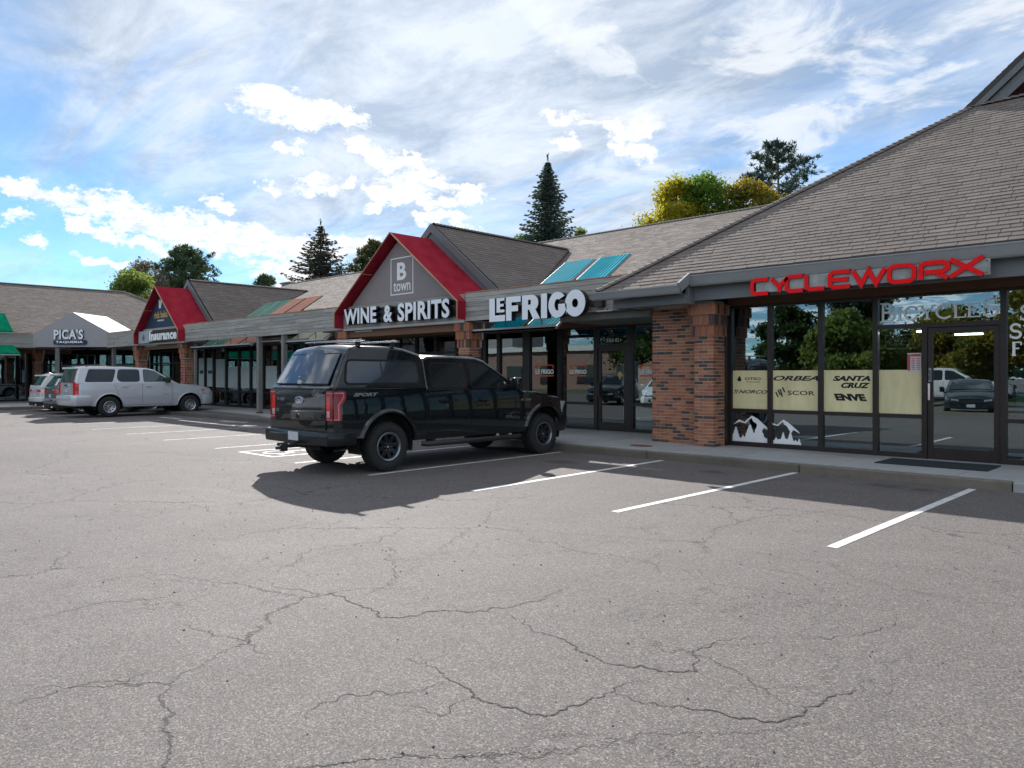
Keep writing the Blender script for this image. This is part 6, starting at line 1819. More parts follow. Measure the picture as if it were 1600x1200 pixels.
        sp = lambda u, v, w: (sg * (c.sx(u, v) + w), u, v)
        mb.prism(ribbon([(yr - .005, 1.355), (yr + .17, 1.355), (yr + .17, 1.29), (yr + .075, 1.16), (yr + .075, .925), (yr - .005, .925)], .02), sp, (.0135, .0))
        mb.build('light_guide', 'lens_pink', ln)
    # bumper with plate
    path = [(1.03, yr + .42), (1.075, yr + .30), (1.07, yr + .02), (1.0, yr - .10), (.4, yr - .13), (-.4, yr - .13), (-1.0, yr - .10), (-1.07, yr + .02), (-1.075, yr + .30), (-1.03, yr + .42)]
    path = [(x, y) for x, y in path]
    sweep(t_, 'rear_bumper', path, [(-.08, .50), (.0, .50), (.015, .56), (.015, .66), (.0, .715), (-.08, .72)], 'paint_bumper', bevel=.01)
    mb = M(); mb.box(-1.0, 1.0, yr - .09, yr + .02, .695, .715); mb.box(-.35, .35, yr - .12, yr - .03, .48, .54); mb.build('bumper_step', 'plastic', t_, bevel=.008)
    mb = M(); mb.use('plate_white'); mb.box(-.14, .18, yr - .155, yr - .150, .555, .70); mb.build('number_plate', None, t_)
    mb = M(); mb.box(-.05, .05, yr - .32, yr + .1, .43, .49); mb.box(-.06, .06, yr - .36, yr - .27, .38, .52); mb.box(-.035, .035, yr - .45, yr - .30, .42, .46)
    mb.lathe([(-.03, .001), (-.022, .022), (0, .03), (.022, .022), (.03, .001)], (0, yr - .41, .50), 'z', 12)
    mb.build('tow_hitch', 'plastic', t_, bevel=.004)
    mb = M(); mb.lathe([(-.028, .001), (-.02, .02), (0, .028), (.02, .02), (.028, .001)], (0, yr - .41, .50), 'z', 12)
    for zz in (.41, .48): mb.tube([(-.01, yr - .365, zz), (-.01, yr - .375, zz)], .022, 10)
    mb.build('hitch_ball', 'chrome', t_, smooth=True)
    mb = M(); mb.tube([(.45, yr + .7, .42), (.62, yr + .35, .42), (.70, yr + .16, .42)], .045, 12, caps=False); mb.build('exhaust_pipe', 'chrome', t_, smooth=True)
    mb = M(); mb.lathe([(0, .14), (.5, .14)], (-.5, yr + .5, .46), 'x', 14); mb.build('silencer', 'under', t_, smooth=True)
    # front end
    yf = 4.93
    mb = M(); ffr = lambda u, v, w: (u, yf + w, v)
    mb.prism([rounded([(-.60, .70), (.60, .70), (.66, 1.02), (-.66, 1.02)], .04)], ffr, (.03, -.06)); mb.build('grille', 'plastic', t_, bevel=.01)
    for sg in (1, -1):
        mb = M(); mb.prism([[(yf - .34, .86), (yf - .06, .82), (yf - .02, 1.0), (yf - .2, 1.09), (yf - .38, 1.10)]], lambda u, v, w: (sg * (c.sx(u, v) + w), u, v), (.012, -.05)); mb.build('headlight', 'lens_clear', t_, bevel=.006)
    path = [(-1.03, yf - .55), (-1.02, yf - .28), (-.86, yf - .02), (-.5, yf + .10), (.5, yf + .10), (.86, yf - .02), (1.02, yf - .28), (1.03, yf - .55)]
    sweep(t_, 'front_bumper', path, [(-.12, .44), (.0, .46), (.02, .56), (.02, .66), (.0, .76), (-.12, .76)], 'paint_bumper', bevel=.01)
    if cap:
        side_text(c, 'SPORT', -.72, -.22, 1.295, 1.355, 'badge_grey', sides=(1,), bold=.05, shear=.35)
        side_text(c, 'F-150', 3.28, 3.58, 1.125, 1.175, 'badge_grey', sides=(1,), bold=.04, shear=.2)
        side_text(c, 'EcoBoost', 2.85, 2.99, .83, .85, 'badge_grey', sides=(1,))
        # bed canopy: lofted shell, slanted tail window
        xb2 = 1.005; X2 = lambda z: xb2 - (z - 1.42) * .20
        ol = [(-1.07, 1.405), (.84, 1.405), (.84, 1.93), (.80, 2.02), (.42, 2.115), (.2, 2.135), (-.55, 2.13), (-.66, 2.10), (-.74, 2.03), (-1.05, 1.46)]
        c.house(ol, xb2, 1.42, .20, .045, 0, .05, {2, 3, 4, 5, 6, 7, 8}, set(), {7, 8, 9, 0}, name='bed_canopy', bevel=.06)
        mb = M()
        for sg in (1, -1): mb.box(sg * .93, sg * 1.035, -1.06, .84, 1.405, 1.425)
        mb.build('canopy_rail', paint_m, t_, bevel=.006)
        c.side_glass([(-.83, 1.52), (.67, 1.52), (.69, 1.60), (.66, 1.86), (.55, 1.88), (-.76, 1.88)], X2, 'car_glass_cap', rim=.035, name='canopy_window', chamf=.07)
        for sg in (1, -1):
            mb = M(); mb.prism([[(-.09, 1.535), (-.07, 1.535), (-.09, 1.865), (-.11, 1.865)]], lambda u, v, w: (sg * (X2(v) + w), u, v), (.014, 0)); mb.build('window_bar', 'plastic', t_)
        cross_glass(t_, (-.76, 1.99), (-1.035, 1.50), X2, .05, .05, 'car_glass_cap', 'tail_window', .83, .84, out=.022, sgn=-1)
        mb = M(); mb.box(-.045, .045, -1.115, -1.08, 1.50, 1.56); mb.bar((0, -1.11, 1.55), (.03, -1.115, 1.63), .02, .02); mb.build('window_latch', 'chrome', t_, bevel=.006)
        mb = M(); mb.box(-.9, .9, -1.105, -1.07, 1.425, 1.455); mb.build('canopy_sill', 'rim_lip', t_, bevel=.01)
        # roof bars
        for k, yy in enumerate((-.42, .30)):
            rb = thing('roof_bar', None, None, (0, yy, 2.24)); rb.parent = t_
            mb = M(); mb.prism([rounded([(-.045, -.012), (.045, -.012), (.04, .012), (-.035, .014)], .01)], lambda u, v, w: (w, u, v), (-.90, .90)); mb.build('crossbar', 'rim_lip', rb, smooth=True, auto=30)
            for sg in (1, -1):
                mb = M(); mb.prism([[(-.05, -.02), (.05, -.02), (.03, -.075), (.06, -.16), (-.06, -.16), (-.03, -.075)]], lambda u, v, w: (sg * .72 + w, u, v), (.03, -.03)); mb.build('bar_foot', 'plastic', rb, bevel=.008)
        mb = M(); mb.tube([(.30, 1.15, 2.03), (.30, 1.10, 2.045)], .02, 6); mb.prism([[(1.02, 2.04), (1.14, 2.03), (1.05, 2.085)]], lambda u, v, w: (w, u, v), (-.02, .02)); mb.build('roof_antenna', 'plastic', t_)
    else:
        mb = M(); mb.box(-.85, .85, -1.0, .75, 1.40, 1.438); mb.build('bed_cover', 'plastic', t_)
    for x_, sg in ((.90, 1), (-.90, -1)):
        for yy in (0, wb): wheel(t_, x_, yy, .425, .29, sg, .245, 8, 'rim_dark', 'rim_lip', tread=44 if cap else 0, style='truck')
    return t_
paint('paint_bumper', (.006, .009, .012), .0, .35, coat=.4)
pickup('black_pickup', 'black crew cab pickup with a matching bed canopy and roof bars', (-11.44, 7.78, 0), 0, 'paint_black')

# ---------------------------------------------------------------- big silver estate
t_ = thing('silver_suv', 'big silver off-road estate car with red tail lamps and roof rails', 'car', (-32.72, 10.24, 0))
wb = 3.14
c = Car(t_, wb, .405, .27, 1.03, -1.22, 4.18, [(-1.2, .50), (-.6, .45), (.7, .40), (2.6, .40), (3.9, .42), (4.2, .5)], .50,
        [(-1.22, 1.34), (2.3, 1.33), (2.7, 1.28), (3.6, 1.18), (4.0, 1.08), (4.18, .92)],
        [(-1.22, 1.36), (2.3, 1.36), (2.6, 1.33), (3.5, 1.27), (4.0, 1.15), (4.18, .98)],
        [(-1.22, .93), (-1.05, .985), (-.6, 1), (3.2, 1), (3.7, .975), (4.0, .92), (4.18, .80)], 'paint_silver', archz=.42)
c.body()
xb = .985; zb0 = 1.34; k_ = .24; X_ = lambda z: xb - (z - zb0) * k_
ol = [(-1.19, 1.30), (2.72, 1.28), (2.55, 1.36), (1.72, 1.86), (1.45, 1.925), (.6, 1.97), (-.6, 1.97), (-1.0, 1.93), (-1.06, 1.88), (-1.20, 1.40)]
c.house(ol, xb, zb0, k_, .04, .08, .04, {3, 4, 5, 6, 7, 8}, {1, 2, 3}, {7, 8, 9, 0}, bevel=.05)
c.side_glass([(-.86, 1.40), (.10, 1.40), (.24, 1.84), (.18, 1.86), (-.70, 1.86)], X_, chamf=.05)
c.side_glass([(.40, 1.40), (1.12, 1.40), (1.12, 1.86), (.36, 1.86), (.30, 1.52)], X_, chamf=.09)
c.side_glass([(1.30, 1.40), (2.28, 1.40), (2.20, 1.48), (1.72, 1.80), (1.45, 1.86), (1.30, 1.86)], X_, 'car_glass_green', chamf=.05)
cross_glass(t_, (1.78, 1.84), (2.55, 1.40), X_, .08, .08, 'car_glass', 'windscreen', .9, .86)
cross_glass(t_, (-1.07, 1.86), (-1.20, 1.38), X_, .04, .04, 'car_glass_cap', 'rear_window', .82, .82, out=.012, sgn=-1)
mb = M(); mb.prism([rounded([(-.84, 1.88), (.84, 1.88), (.80, 1.96), (-.80, 1.96)], .03)], rear_fr(-1.03), (.13, -.1)); mb.build('roof_spoiler', 'paint_silver', t_, bevel=.02, smooth=True, auto=30)
for a in ((.17, 1.34, .50), (1.22, 1.34, .44), (2.40, 1.32, .44)): c.line([(a[0], a[1]), (a[0] + (.12 if a[0] < .3 else 0), .95), (a[0] + (.28 if a[0] < .3 else 0), .5)] if a[0] < .3 else [(a[0], a[1]), (a[0], a[2])], .008)
c.line([(.52, .46), (2.40, .46)], .008)
c.line([(-.6, .80), (.0, .80)], .0001) if False else None
c.patch('side_moulding', .62, 1.18, .74, .80, 'paint_silver', .012, 2); c.patch('side_moulding', 1.26, 2.36, .74, .80, 'paint_silver', .012, 2)
for yy in (.46, 1.36):
    for sg in (1, -1):
        mb = M(); x = c.sx(yy, 1.2); mb.box(sg * (x + .012), sg * (x + .045), yy, yy + .24, 1.185, 1.215); mb.box(sg * (x - .01), sg * (x + .03), yy + .01, yy + .04, 1.185, 1.215); mb.box(sg * (x - .01), sg * (x + .03), yy + .2, yy + .23, 1.185, 1.215); mb.build('door_handle', 'paint_silver', t_, bevel=.006)
for sg in (1, -1):
    mirror_mb(t_, (.96, 2.18, 1.44), sg, 'plastic')
    mb = M(); mb.tube([(sg * .70, -.75, 1.96), (sg * .70, -.68, 2.03), (sg * .70, -.05, 2.03), (sg * .70, .02, 1.97)], .018, 8); mb.tube([(sg * .70, .25, 1.97), (sg * .70, .32, 2.03), (sg * .70, 1.0, 2.01), (sg * .70, 1.1, 1.94)], .018, 8); mb.build('roof_rail', 'plastic', t_, smooth=True)
    mb = M(); y0 = -1.22
    mb.prism([rounded([(.80, .90), (.955, .90), (.955, 1.38), (.80, 1.38)], .02)], lambda u, v, w: (sg * u, y0 - w, v), (.02, -.02)); mb.prism([[(y0, .90), (y0 + .14, .90), (y0 + .14, 1.37), (y0, 1.37)]], lambda u, v, w: (sg * (c.sx(u, v) + w), u, v), (.014, -.06)); mb.build('tail_lamp', 'lens_red_bright', t_, bevel=.008)
    mb = M(); mb.prism([[(y0 + .0, 1.06), (y0 + .12, 1.06), (y0 + .12, 1.20), (y0, 1.20)]], lambda u, v, w: (sg * (c.sx(u, v) + w), u, v), (.0155, 0)); mb.build('tail_lens', 'lens_red', t_)
    mb = M(); mb.prism([[(3.66, .88), (4.02, .82), (4.10, .98), (3.9, 1.08), (3.68, 1.06)]], lambda u, v, w: (sg * (c.sx(u, v) + w), u, v), (.012, -.05)); mb.build('headlight', 'lens_clear', t_, bevel=.006)
    mb = M(); mb.prism([[(3.62, .98), (3.70, .97), (3.72, 1.06), (3.62, 1.08)]], lambda u, v, w: (sg * (c.sx(u, v) + w), u, v), (.015, -.03)); mb.build('indicator', 'lens_amber', t_)
path = [(1.0, -.62), (1.05, -.78), (1.04, -1.18), (.92, -1.32), (.4, -1.37), (-.4, -1.37), (-.92, -1.32), (-1.04, -1.18), (-1.05, -.78), (-1.0, -.62)]
sweep(t_, 'rear_bumper', path, [(-.1, .46), (-.02, .46), (.02, .56), (.02, .80), (.0, .86), (-.1, .88)], 'paint_silver', bevel=.015)
path = [(-1.0, 3.72), (-1.0, 3.88), (-.85, 4.12), (-.45, 4.26), (.45, 4.26), (.85, 4.12), (1.0, 3.88), (1.0, 3.72)]
sweep(t_, 'front_bumper', path, [(-.1, .42), (.0, .42), (.02, .52), (.02, .74), (.0, .82), (-.1, .84)], 'paint_silver', bevel=.015)
mb = M(); mb.prism([rounded([(-.30, .96), (.30, .96), (.30, 1.16), (-.30, 1.16)], .02)], rear_fr(-1.22), (.012, -.01)); mb.build('plate_recess', 'paint_silver', t_, bevel=.004)
mb = M(); mb.box(-.16, .16, -1.245, -1.238, .98, 1.12); mb.build('number_plate', 'plate_white', t_)
mb = M(); mb.prism([rounded([(-.22, 1.22), (.22, 1.22), (.2, 1.28), (-.2, 1.28)], .02)], rear_fr(-1.22), (.035, 0)); mb.build('tailgate_handle', 'chrome', t_, bevel=.01)
mb = M(); mb.box(-.95, .95, .55, 2.58, .36, .42); mb.build('sill_step', 'plastic', t_)
c.flare(.03, .018, zmin=.44)
side_text(c, 'TAHOE', 2.02, 2.26, .84, .87, 'badge_grey')
for x_, sg in ((.90, 1), (-.90, -1)):
    for yy in (0, wb): wheel(t_, x_, yy, .405, .27, sg, .225, 10, 'rim_silver', 'rim_silver', style='car')

# ---------------------------------------------------------------- crossovers and a saloon
def hatch(name, label, cat, loc, rz, paint_m, saloon=False, lamp='bar', group=None):
    t_ = thing(name, label, cat, loc, rz, group)
    wb = 2.85; yr = -.98; yf = wb + .92
    if saloon:
        belt = [(yr, .98), (-.4, .98), (.6, .97), (2.0, .95), (3.0, .86), (yf - .2, .72), (yf, .60)]; top = [(yr, 1.06), (-.3, 1.08), (.6, 1.02), (2.0, 1.0), (3.0, .93), (yf - .2, .80), (yf, .66)]
    else:
        belt = [(yr, 1.08), (.5, 1.06), (2.0, 1.03), (2.9, .98), (yf - .25, .86), (yf, .70)]; top = [(yr, 1.12), (.5, 1.10), (2.0, 1.08), (2.9, 1.06), (yf - .25, .96), (yf, .78)]
    c = Car(t_, wb, .36, .23, .97, yr, yf, [(yr, .42), (-.5, .34), (.6, .30), (2.2, .30), (yf - .3, .32), (yf, .38)], .42, belt, top,
            [(yr, .84), (yr + .12, .93), (yr + .4, .985), (.2, 1), (2.6, 1), (3.2, .96), (yf - .2, .88), (yf, .72)], paint_m, archz=.38,
            prof=[(.28, .92), (.4, .965), (.6, .99), (.8, 1.0), (.95, .985), (1.1, .95)])
    c.body()
    if saloon: zr = 1.44; ol = [(-.55, 1.0), (2.35, .96), (2.2, 1.02), (1.35, 1.38), (1.1, 1.43), (.5, 1.45), (.1, 1.40), (-.5, 1.07)]; ri = {3, 4, 5, 6}; rr = {6, 7, 0}; zb0 = 1.0; xb = .90
    else: zr = 1.68; ol = [(yr + .04, 1.06), (2.45, 1.04), (2.25, 1.10), (1.42, 1.58), (1.1, 1.64), (.3, 1.68), (-.45, 1.66), (-.62, 1.62), (yr + .05, 1.16)]; ri = {3, 4, 5, 6, 7}; rr = {6, 7, 8, 0}; zb0 = 1.08; xb = .91
    k_ = .34; X_ = lambda z: xb - (z - zb0) * k_
    c.house(ol, xb, zb0, k_, .04, .10, .06, ri, {1, 2, 3}, rr, bevel=.05)
    if saloon:
        c.side_glass([(.02, 1.08), (.85, 1.06), (.85, 1.36), (.42, 1.37), (.16, 1.33)], X_); c.side_glass([(.92, 1.06), (2.0, 1.04), (1.32, 1.33), (1.1, 1.37), (.92, 1.37)], X_)
        cross_glass(t_, (1.42, 1.36), (2.16, 1.05), X_, .1, .1); cross_glass(t_, (.0, 1.36), (-.46, 1.11), X_, .06, .06, name='rear_window', sgn=-1)
    else:
        c.side_glass([(-.52, 1.22), (-.02, 1.17), (-.02, 1.54), (-.30, 1.52)], X_); c.side_glass([(.06, 1.17), (.92, 1.15), (.92, 1.58), (.06, 1.57)], X_); c.side_glass([(1.0, 1.15), (2.06, 1.12), (1.38, 1.52), (1.15, 1.57), (1.0, 1.58)], X_)
        cross_glass(t_, (1.50, 1.56), (2.22, 1.12), X_, .1, .1); cross_glass(t_, (-.66, 1.57), (-.90, 1.20), X_, .06, .06, 'car_glass_cap', name='rear_window', f=.84, ft=.8, out=.012, sgn=-1)
        mb = M(); mb.prism([rounded([(-.68, 1.60), (.68, 1.60), (.64, 1.66), (-.64, 1.66)], .02)], rear_fr(-.6), (.22, -.1)); mb.build('roof_spoiler', paint_m, t_, bevel=.02, smooth=True, auto=30)
        mb = M(); mb.prism([[(-.42, 1.69), (-.22, 1.70), (-.40, 1.78)]], lambda u, v, w: (w, u, v), (-.03, .03)); mb.build('roof_fin', paint_m, t_, bevel=.01)
        for sg in (1, -1):
            mb = M(); mb.tube([(sg * .62, -.45, 1.68), (sg * .62, -.3, 1.73), (sg * .62, .9, 1.72), (sg * .62, 1.1, 1.66)], .016, 8); mb.build('roof_rail', 'rim_lip', t_, smooth=True)
    c.line([(.94, .97), (.94, .36)], .008); c.line([(.02, .97), (.12, .75), (.34, .45)], .008); c.line([(2.05, .96), (2.1, .6), (2.05, .36)], .008)
    for sg in (1, -1):
        mirror_mb(t_, (.86, 1.95, 1.12 if not saloon else 1.03), sg, paint_m)
        zl = (.88, 1.02) if not saloon else (.82, .96)
        mb = M()
        sh = [(yr, zl[0]), (yr + .30, zl[0] + .07), (yr + .34, zl[1]), (yr, zl[1] - .01)]
        mb.prism([sh], lambda u, v, w: (sg * (c.sx(u, v) + w), u, v), (.012, -.06)); mb.prism([[(.35, zl[0] + .04), (.80, zl[0]), (.80, zl[1] - .01), (.40, zl[1] - .03)]], lambda u, v, w: (sg * u, yr - w, v), (.015, -.03)); mb.build('tail_lamp', 'lens_red_bright', t_, bevel=.006)
        mb = M(); mb.prism([[(yf - .52, .68), (yf - .16, .60), (yf - .12, .68), (yf - .42, .78)]], lambda u, v, w: (sg * (c.sx(u, v) + w), u, v), (.012, -.05)); mb.prism([[(.42, .56), (.70, .58), (.70, .66), (.42, .63)]], lambda u, v, w: (sg * u, yf + w, v), (.01, -.05)); mb.build('headlight', 'lens_clear', t_, bevel=.006)
        for yy in (.25, 1.15): mb = M(); x = c.sx(yy, .88); mb.box(sg * (x + .01), sg * (x + .035), yy, yy + .2, .87, .895); mb.build('door_handle', paint_m, t_, bevel=.006)
    path = [(.93, -.5), (.965, -.62), (.93, -.90), (.78, -1.03), (.35, -1.09), (-.35, -1.09), (-.78, -1.03), (-.93, -.90), (-.965, -.62), (-.93, -.5)]
    sweep(t_, 'rear_bumper', path, [(-.1, .30), (-.03, .30), (.01, .42), (.02, .58), (.0, .66), (-.1, .68)], paint_m, bevel=.015)
    sweep(t_, 'bumper_apron', path, [(-.1, .26), (-.03, .26), (.018, .40), (.028, .46), (-.08, .47)], 'plastic', bevel=.01)
    path = [(-.93, yf - .45), (-.93, yf - .25), (-.75, yf - .02), (-.35, yf + .07), (.35, yf + .07), (.75, yf - .02), (.93, yf - .25), (.93, yf - .45)]
    sweep(t_, 'front_bumper', path, [(-.1, .24), (.0, .26), (.015, .4), (.0, .54), (-.1, .58)], paint_m, bevel=.015)
    mb = M(); mb.box(-.5, .5, yf + .05, yf + .075, .32, .44); mb.build('lower_grille', 'plastic', t_)
    mb = M(); mb.prism([rounded([(-.42, .50), (.42, .50), (.36, .62), (-.36, .62)], .03)], lambda u, v, w: (u, yf + w, v), (.012, -.04)); mb.build('grille', 'plastic', t_)
    mb = M(); mb.box(-.15, .15, yr - .012, yr - .005, .70, .84) if not saloon else mb.box(-.15, .15, yr - .012, yr - .005, .68, .8); mb.box(-.15, .15, yf + .082, yf + .088, .34, .46); mb.build('number_plate', 'plate_white', t_)
    for sg in (1, -1): mb = M(); mb.tube([(sg * .6, yr - .05, .30), (sg * .6, yr - .12, .30)], .04, 12); mb.build('exhaust_tip', 'chrome', t_, smooth=True)
    c.flare(.03, .012, mat='plastic' if not saloon else paint_m, zmin=.36)
    for x_, sg in ((.83, 1), (-.83, -1)):
        for yy in (0, wb): wheel(t_, x_, yy, .36, .23, sg, .235, 5 if saloon else 7, 'rim_silver', 'rim_silver', style='car')
    return t_
hatch('grey_crossover', 'grey crossover with narrow red tail lamps between the white and the silver car', 'car', (-36.1, 10.3, 0), 0, 'paint_grey')
hatch('white_crossover', 'white crossover farthest left in the row of parked cars', 'car', (-39.3, 10.5, 0), 0, 'paint_white')
# cars across the lot: they show in the shop windows
hatch('dark_saloon', 'dark teal saloon parked across the lot, seen mirrored in the shop door', 'car', (-8.6, -8.9, 0), R(-14), 'paint_dark_teal', saloon=True)
pickup('white_pickup', 'white pickup parked across the lot, mirrored behind the dark saloon', (-13.0, -15.0, 0), R(-98), 'paint_white', cap=False)
hatch('silver_crossover', 'pale crossover parked across the lot, mirrored at the right edge window', 'car', (-3.5, -15.5, 0), R(12), 'paint_silver')
hatch('teal_crossover', 'dark crossover parked across the lot, mirrored in the restaurant window', 'car', (-26.5, -4.0, 0), R(-20), 'paint_dark_teal')
hatch('silver_saloon', 'silver saloon parked across the lot, mirrored in the restaurant door', 'car', (-22.2, -2.5, 0), R(-25), 'paint_silver', saloon=True)

# ================================================================ trees
def mesh_quads(name, C_, A, B, mat, rnd, parent, kind='stuff'):
    """C_ centres, A and B half axes (n,3): rhombus leaves"""
    n = len(C_)
    V_ = np.empty((n, 4, 3)); V_[:, 0] = C_ - A; V_[:, 1] = C_ + B; V_[:, 2] = C_ + A; V_[:, 3] = C_ - B
    me = bpy.data.meshes.new(name)
    me.vertices.add(n * 4); me.vertices.foreach_set('co', V_.reshape(-1))
    me.loops.add(n * 4); me.loops.foreach_set('vertex_index', np.arange(n * 4, dtype=np.int32))
    me.polygons.add(n); me.polygons.foreach_set('loop_start', np.arange(0, n * 4, 4, dtype=np.int32)); me.polygons.foreach_set('loop_total', np.full(n, 4, dtype=np.int32))
    me.materials.append(MATS[mat])
    at = me.attributes.new('rnd', 'FLOAT', 'FACE'); at.data.foreach_set('value', np.asarray(rnd, dtype=np.float32))
    me.update(calc_edges=True); me.validate()
    o = bpy.data.objects.new(name, me); link(o, parent)
    return o
def unit(a): return a / np.maximum(1e-6, np.linalg.norm(a, axis=1))[:, None]
def spruce(name, label, x, y, H, W_, mat, seed, z0=2.0, droop=.25, dens=1.0, gap=0, group=None):
    g_ = np.random.default_rng(seed); t_ = thing(name, label, 'tree', (x, y, 0), group=group)
    mb = M(); mb.tube([(0, 0, 0), (.05, 0, H * .5), (0, 0, H * .98)], [.28, .15, .02], 8); mb.build('trunk', 'trunk_bark', t_, smooth=True)
    C_ = []; D_ = []; S_ = []; rn = []
    z = z0; limb = M()
    while z < H * .995:
        f = (H - z) / (H - z0); rad = W_ * (f ** .82) * g_.uniform(.82, 1.1) + .05
        nb = max(4, int((5 + 8 * f) * dens)); a0 = g_.uniform(0, 6.28)
        for k in range(nb):
            a = a0 + 6.283 * k / nb + g_.uniform(-.25, .25); L = rad * g_.uniform(.68, 1.12)
            if g_.random() < gap: continue
            d = np.array([math.cos(a), math.sin(a), 0]); nseg = max(3, int(L / .16))
            side = np.array([-math.sin(a), math.cos(a), 0])
            br_r = g_.random()
            for j in range(nseg):
                s_ = (j + g_.random()) / nseg; r_ = L * s_
                up = -droop * L * s_ * (1.25 - .95 * s_) + (.10 * L * max(0, s_ - .6) * 2)
                c = d * r_ + np.array([0, 0, z + up])
                wd = .42 * L * (1 - s_) ** .6 * .5 + .08
                for q in range(4):
                    off = side * g_.uniform(-wd, wd) + np.array([0, 0, g_.uniform(-.10, .02)])
                    C_.append(c + off); dd = d + side * g_.uniform(-.9, .9) + np.array([0, 0, g_.uniform(-.45, .25)])
                    D_.append(dd); S_.append(g_.uniform(.10, .19)); rn.append(min(.999, max(0, .5 * br_r + .5 * g_.random() * (.4 + .6 * s_))))
            limb.tube([(0, 0, z), tuple(d * L * .5 + np.array([0, 0, z - droop * L * .5])), tuple(d * L * .85 + np.array([0, 0, z - droop * L * .5]))], [.03, .018, .006], 4, caps=False)
        z += g_.uniform(.16, .30) * (.5 + f * .8)
    limb.build('limbs', 'trunk_bark', t_, fix=False)
    # ragged leader
    for k in range(40): C_.append(np.array([g_.uniform(-.08, .08), g_.uniform(-.08, .08), H * g_.uniform(.95, 1.03)])); D_.append(np.array([g_.uniform(-.5, .5), g_.uniform(-.5, .5), 1.2])); S_.append(.12); rn.append(g_.random())
    C_ = np.array(C_); D_ = unit(np.array(D_)); S_ = np.array(S_)[:, None]
    B = unit(np.cross(D_, g_.normal(size=D_.shape))) * S_ * .32
    o = mesh_quads('crown', C_, D_ * S_, B, mat, rn, t_)
    return t_
def pine(name, label, x, y, H, W_, mat, seed, z0, nb=46, group=None, round_=.75):
    g_ = np.random.default_rng(seed); t_ = thing(name, label, 'tree', (x, y, 0), group=group)
    mb = M(); mb.tube([(0, 0, 0), (.12, .05, H * .45), (0, 0, H * .93)], [.3, .2, .05], 8); mb.build('trunk', 'trunk_bark', t_, smooth=True)
    C_ = []; D_ = []; S_ = []; rn = []; limb = M()
    for k in range(nb):
        f = (k + .5) / nb; z = z0 + (H - z0) * f ** .9 * .92; a = k * 2.4 + g_.uniform(-.4, .4)
        R_ = W_ * (math.sin(math.pi * (.15 + .85 * f) ** round_)) ** .6 * g_.uniform(.7, 1.12) if f < .97 else .3
        tip = np.array([math.cos(a) * R_, math.sin(a) * R_, z + R_ * g_.uniform(.1, .45)])
        st = np.array([0, 0, z - R_ * .15]); limb.tube([tuple(st), tuple((st + tip) / 2 + np.array([0, 0, -.1])), tuple(tip)], [.05, .03, .012], 5, caps=False)
        nt = int(14 + 20 * R_ / W_); br = g_.random()
        for q in range(nt):
            s_ = g_.uniform(.35, 1.06); c = st + (tip - st) * s_ + g_.normal(size=3) * np.array([.26, .26, .18]) * (R_ / W_ + .4)
            up = np.array([0, 0, .8]) + (tip - st) * .25 / max(.5, R_)
            tr = .35 * br + .65 * g_.random()
            for m_ in range(16):
                dd = g_.normal(size=3) * .8 + up; dd /= np.linalg.norm(dd) + 1e-6
                ln = g_.uniform(.12, .24); C_.append(c + dd * ln * .9); D_.append(dd); S_.append(ln); rn.append(min(.999, tr * .8 + .2 * g_.random()))
    limb.build('limbs', 'trunk_bark', t_, fix=False)
    C_ = np.array(C_); D_ = np.array(D_); S_ = np.array(S_)[:, None]
    B = unit(np.cross(D_, g_.normal(size=D_.shape))) * S_ * .20
    mesh_quads('crown', C_, D_ * S_, B, mat, rn, t_)
    return t_
def leafy(name, label, x, y, H, W_, mat, seed, z0, blobs=None, nl=16000, leaf=.11, group=None, fill=1.0, nblob=34):
    g_ = np.random.default_rng(seed); t_ = thing(name, label, 'tree', (x, y, 0), group=group)
    mb = M(); mb.tube([(0, 0, 0), (.1, 0, z0), (0, .1, H * .7)], [.24, .18, .05], 8); mb.build('trunk', 'trunk_bark', t_, smooth=True)
    limb = M(); cs = []; 
    for k in range(nblob):
        f = g_.random() ** .8; z = z0 + (H - z0) * (.08 + .84 * f); R_ = W_ * math.sin(math.pi * min(1, .18 + .80 * f)) ** .65 * g_.uniform(.45, .98); a = k * 2.4 + g_.uniform(-.5, .5)
        c = np.array([math.cos(a) * R_, math.sin(a) * R_, z]); r_ = W_ * g_.uniform(.22, .40)
        if z + r_ > H: c[2] = H - r_ * .8
        cs.append((c, r_)); limb.tube([(0, 0, z0 + (z - z0) * .3), tuple(c * .6 + np.array([0, 0, z * .35])), tuple(c)], [.06, .035, .01], 4, caps=False)
    cs.append((np.array([0, 0, H * .93]), W_ * .22))
    limb.build('limbs', 'trunk_bark', t_, fix=False)
    per = nl // len(cs); Cs = []; rn = []
    for c, r_ in cs:
        d = unit(g_.normal(size=(per, 3))); rr = r_ * g_.random((per, 1)) ** .46 * (1 + .26 * g_.normal(size=(per, 1)))
        Cs.append(c + d * rr * np.array([1, 1, .8])); tone = g_.random(); rn.append(np.clip(.55 * tone + .45 * g_.random(per), 0, .999))
    C_ = np.concatenate(Cs); rn = np.concatenate(rn); n = len(C_)
    keep = g_.random(n) < fill; C_ = C_[keep]; rn = rn[keep]; n = len(C_)
    D_ = unit(g_.normal(size=(n, 3)) + np.array([0, 0, -.3])); S_ = leaf * g_.uniform(.6, 1.25, (n, 1))
    B = unit(np.cross(D_, g_.normal(size=D_.shape))) * S_ * .55
    mesh_quads('crown', C_, D_ * S_, B, mat, rn, t_)
    return t_
spruce('blue_spruce', 'tall slim dark blue spruce rising over the roof beyond the fat letter sign', -35.6, 40.7, 17.1, 4.9, 'needles_blue', 1, z0=3, droop=.16, dens=1.25)
spruce('bare_spruce', 'open branched brownish spruce with drooping tiers left of the wine shop gable', -54.4, 33.7, 14.1, 6.4, 'needles_brown', 2, z0=3.5, droop=.30, dens=.9, gap=.12)
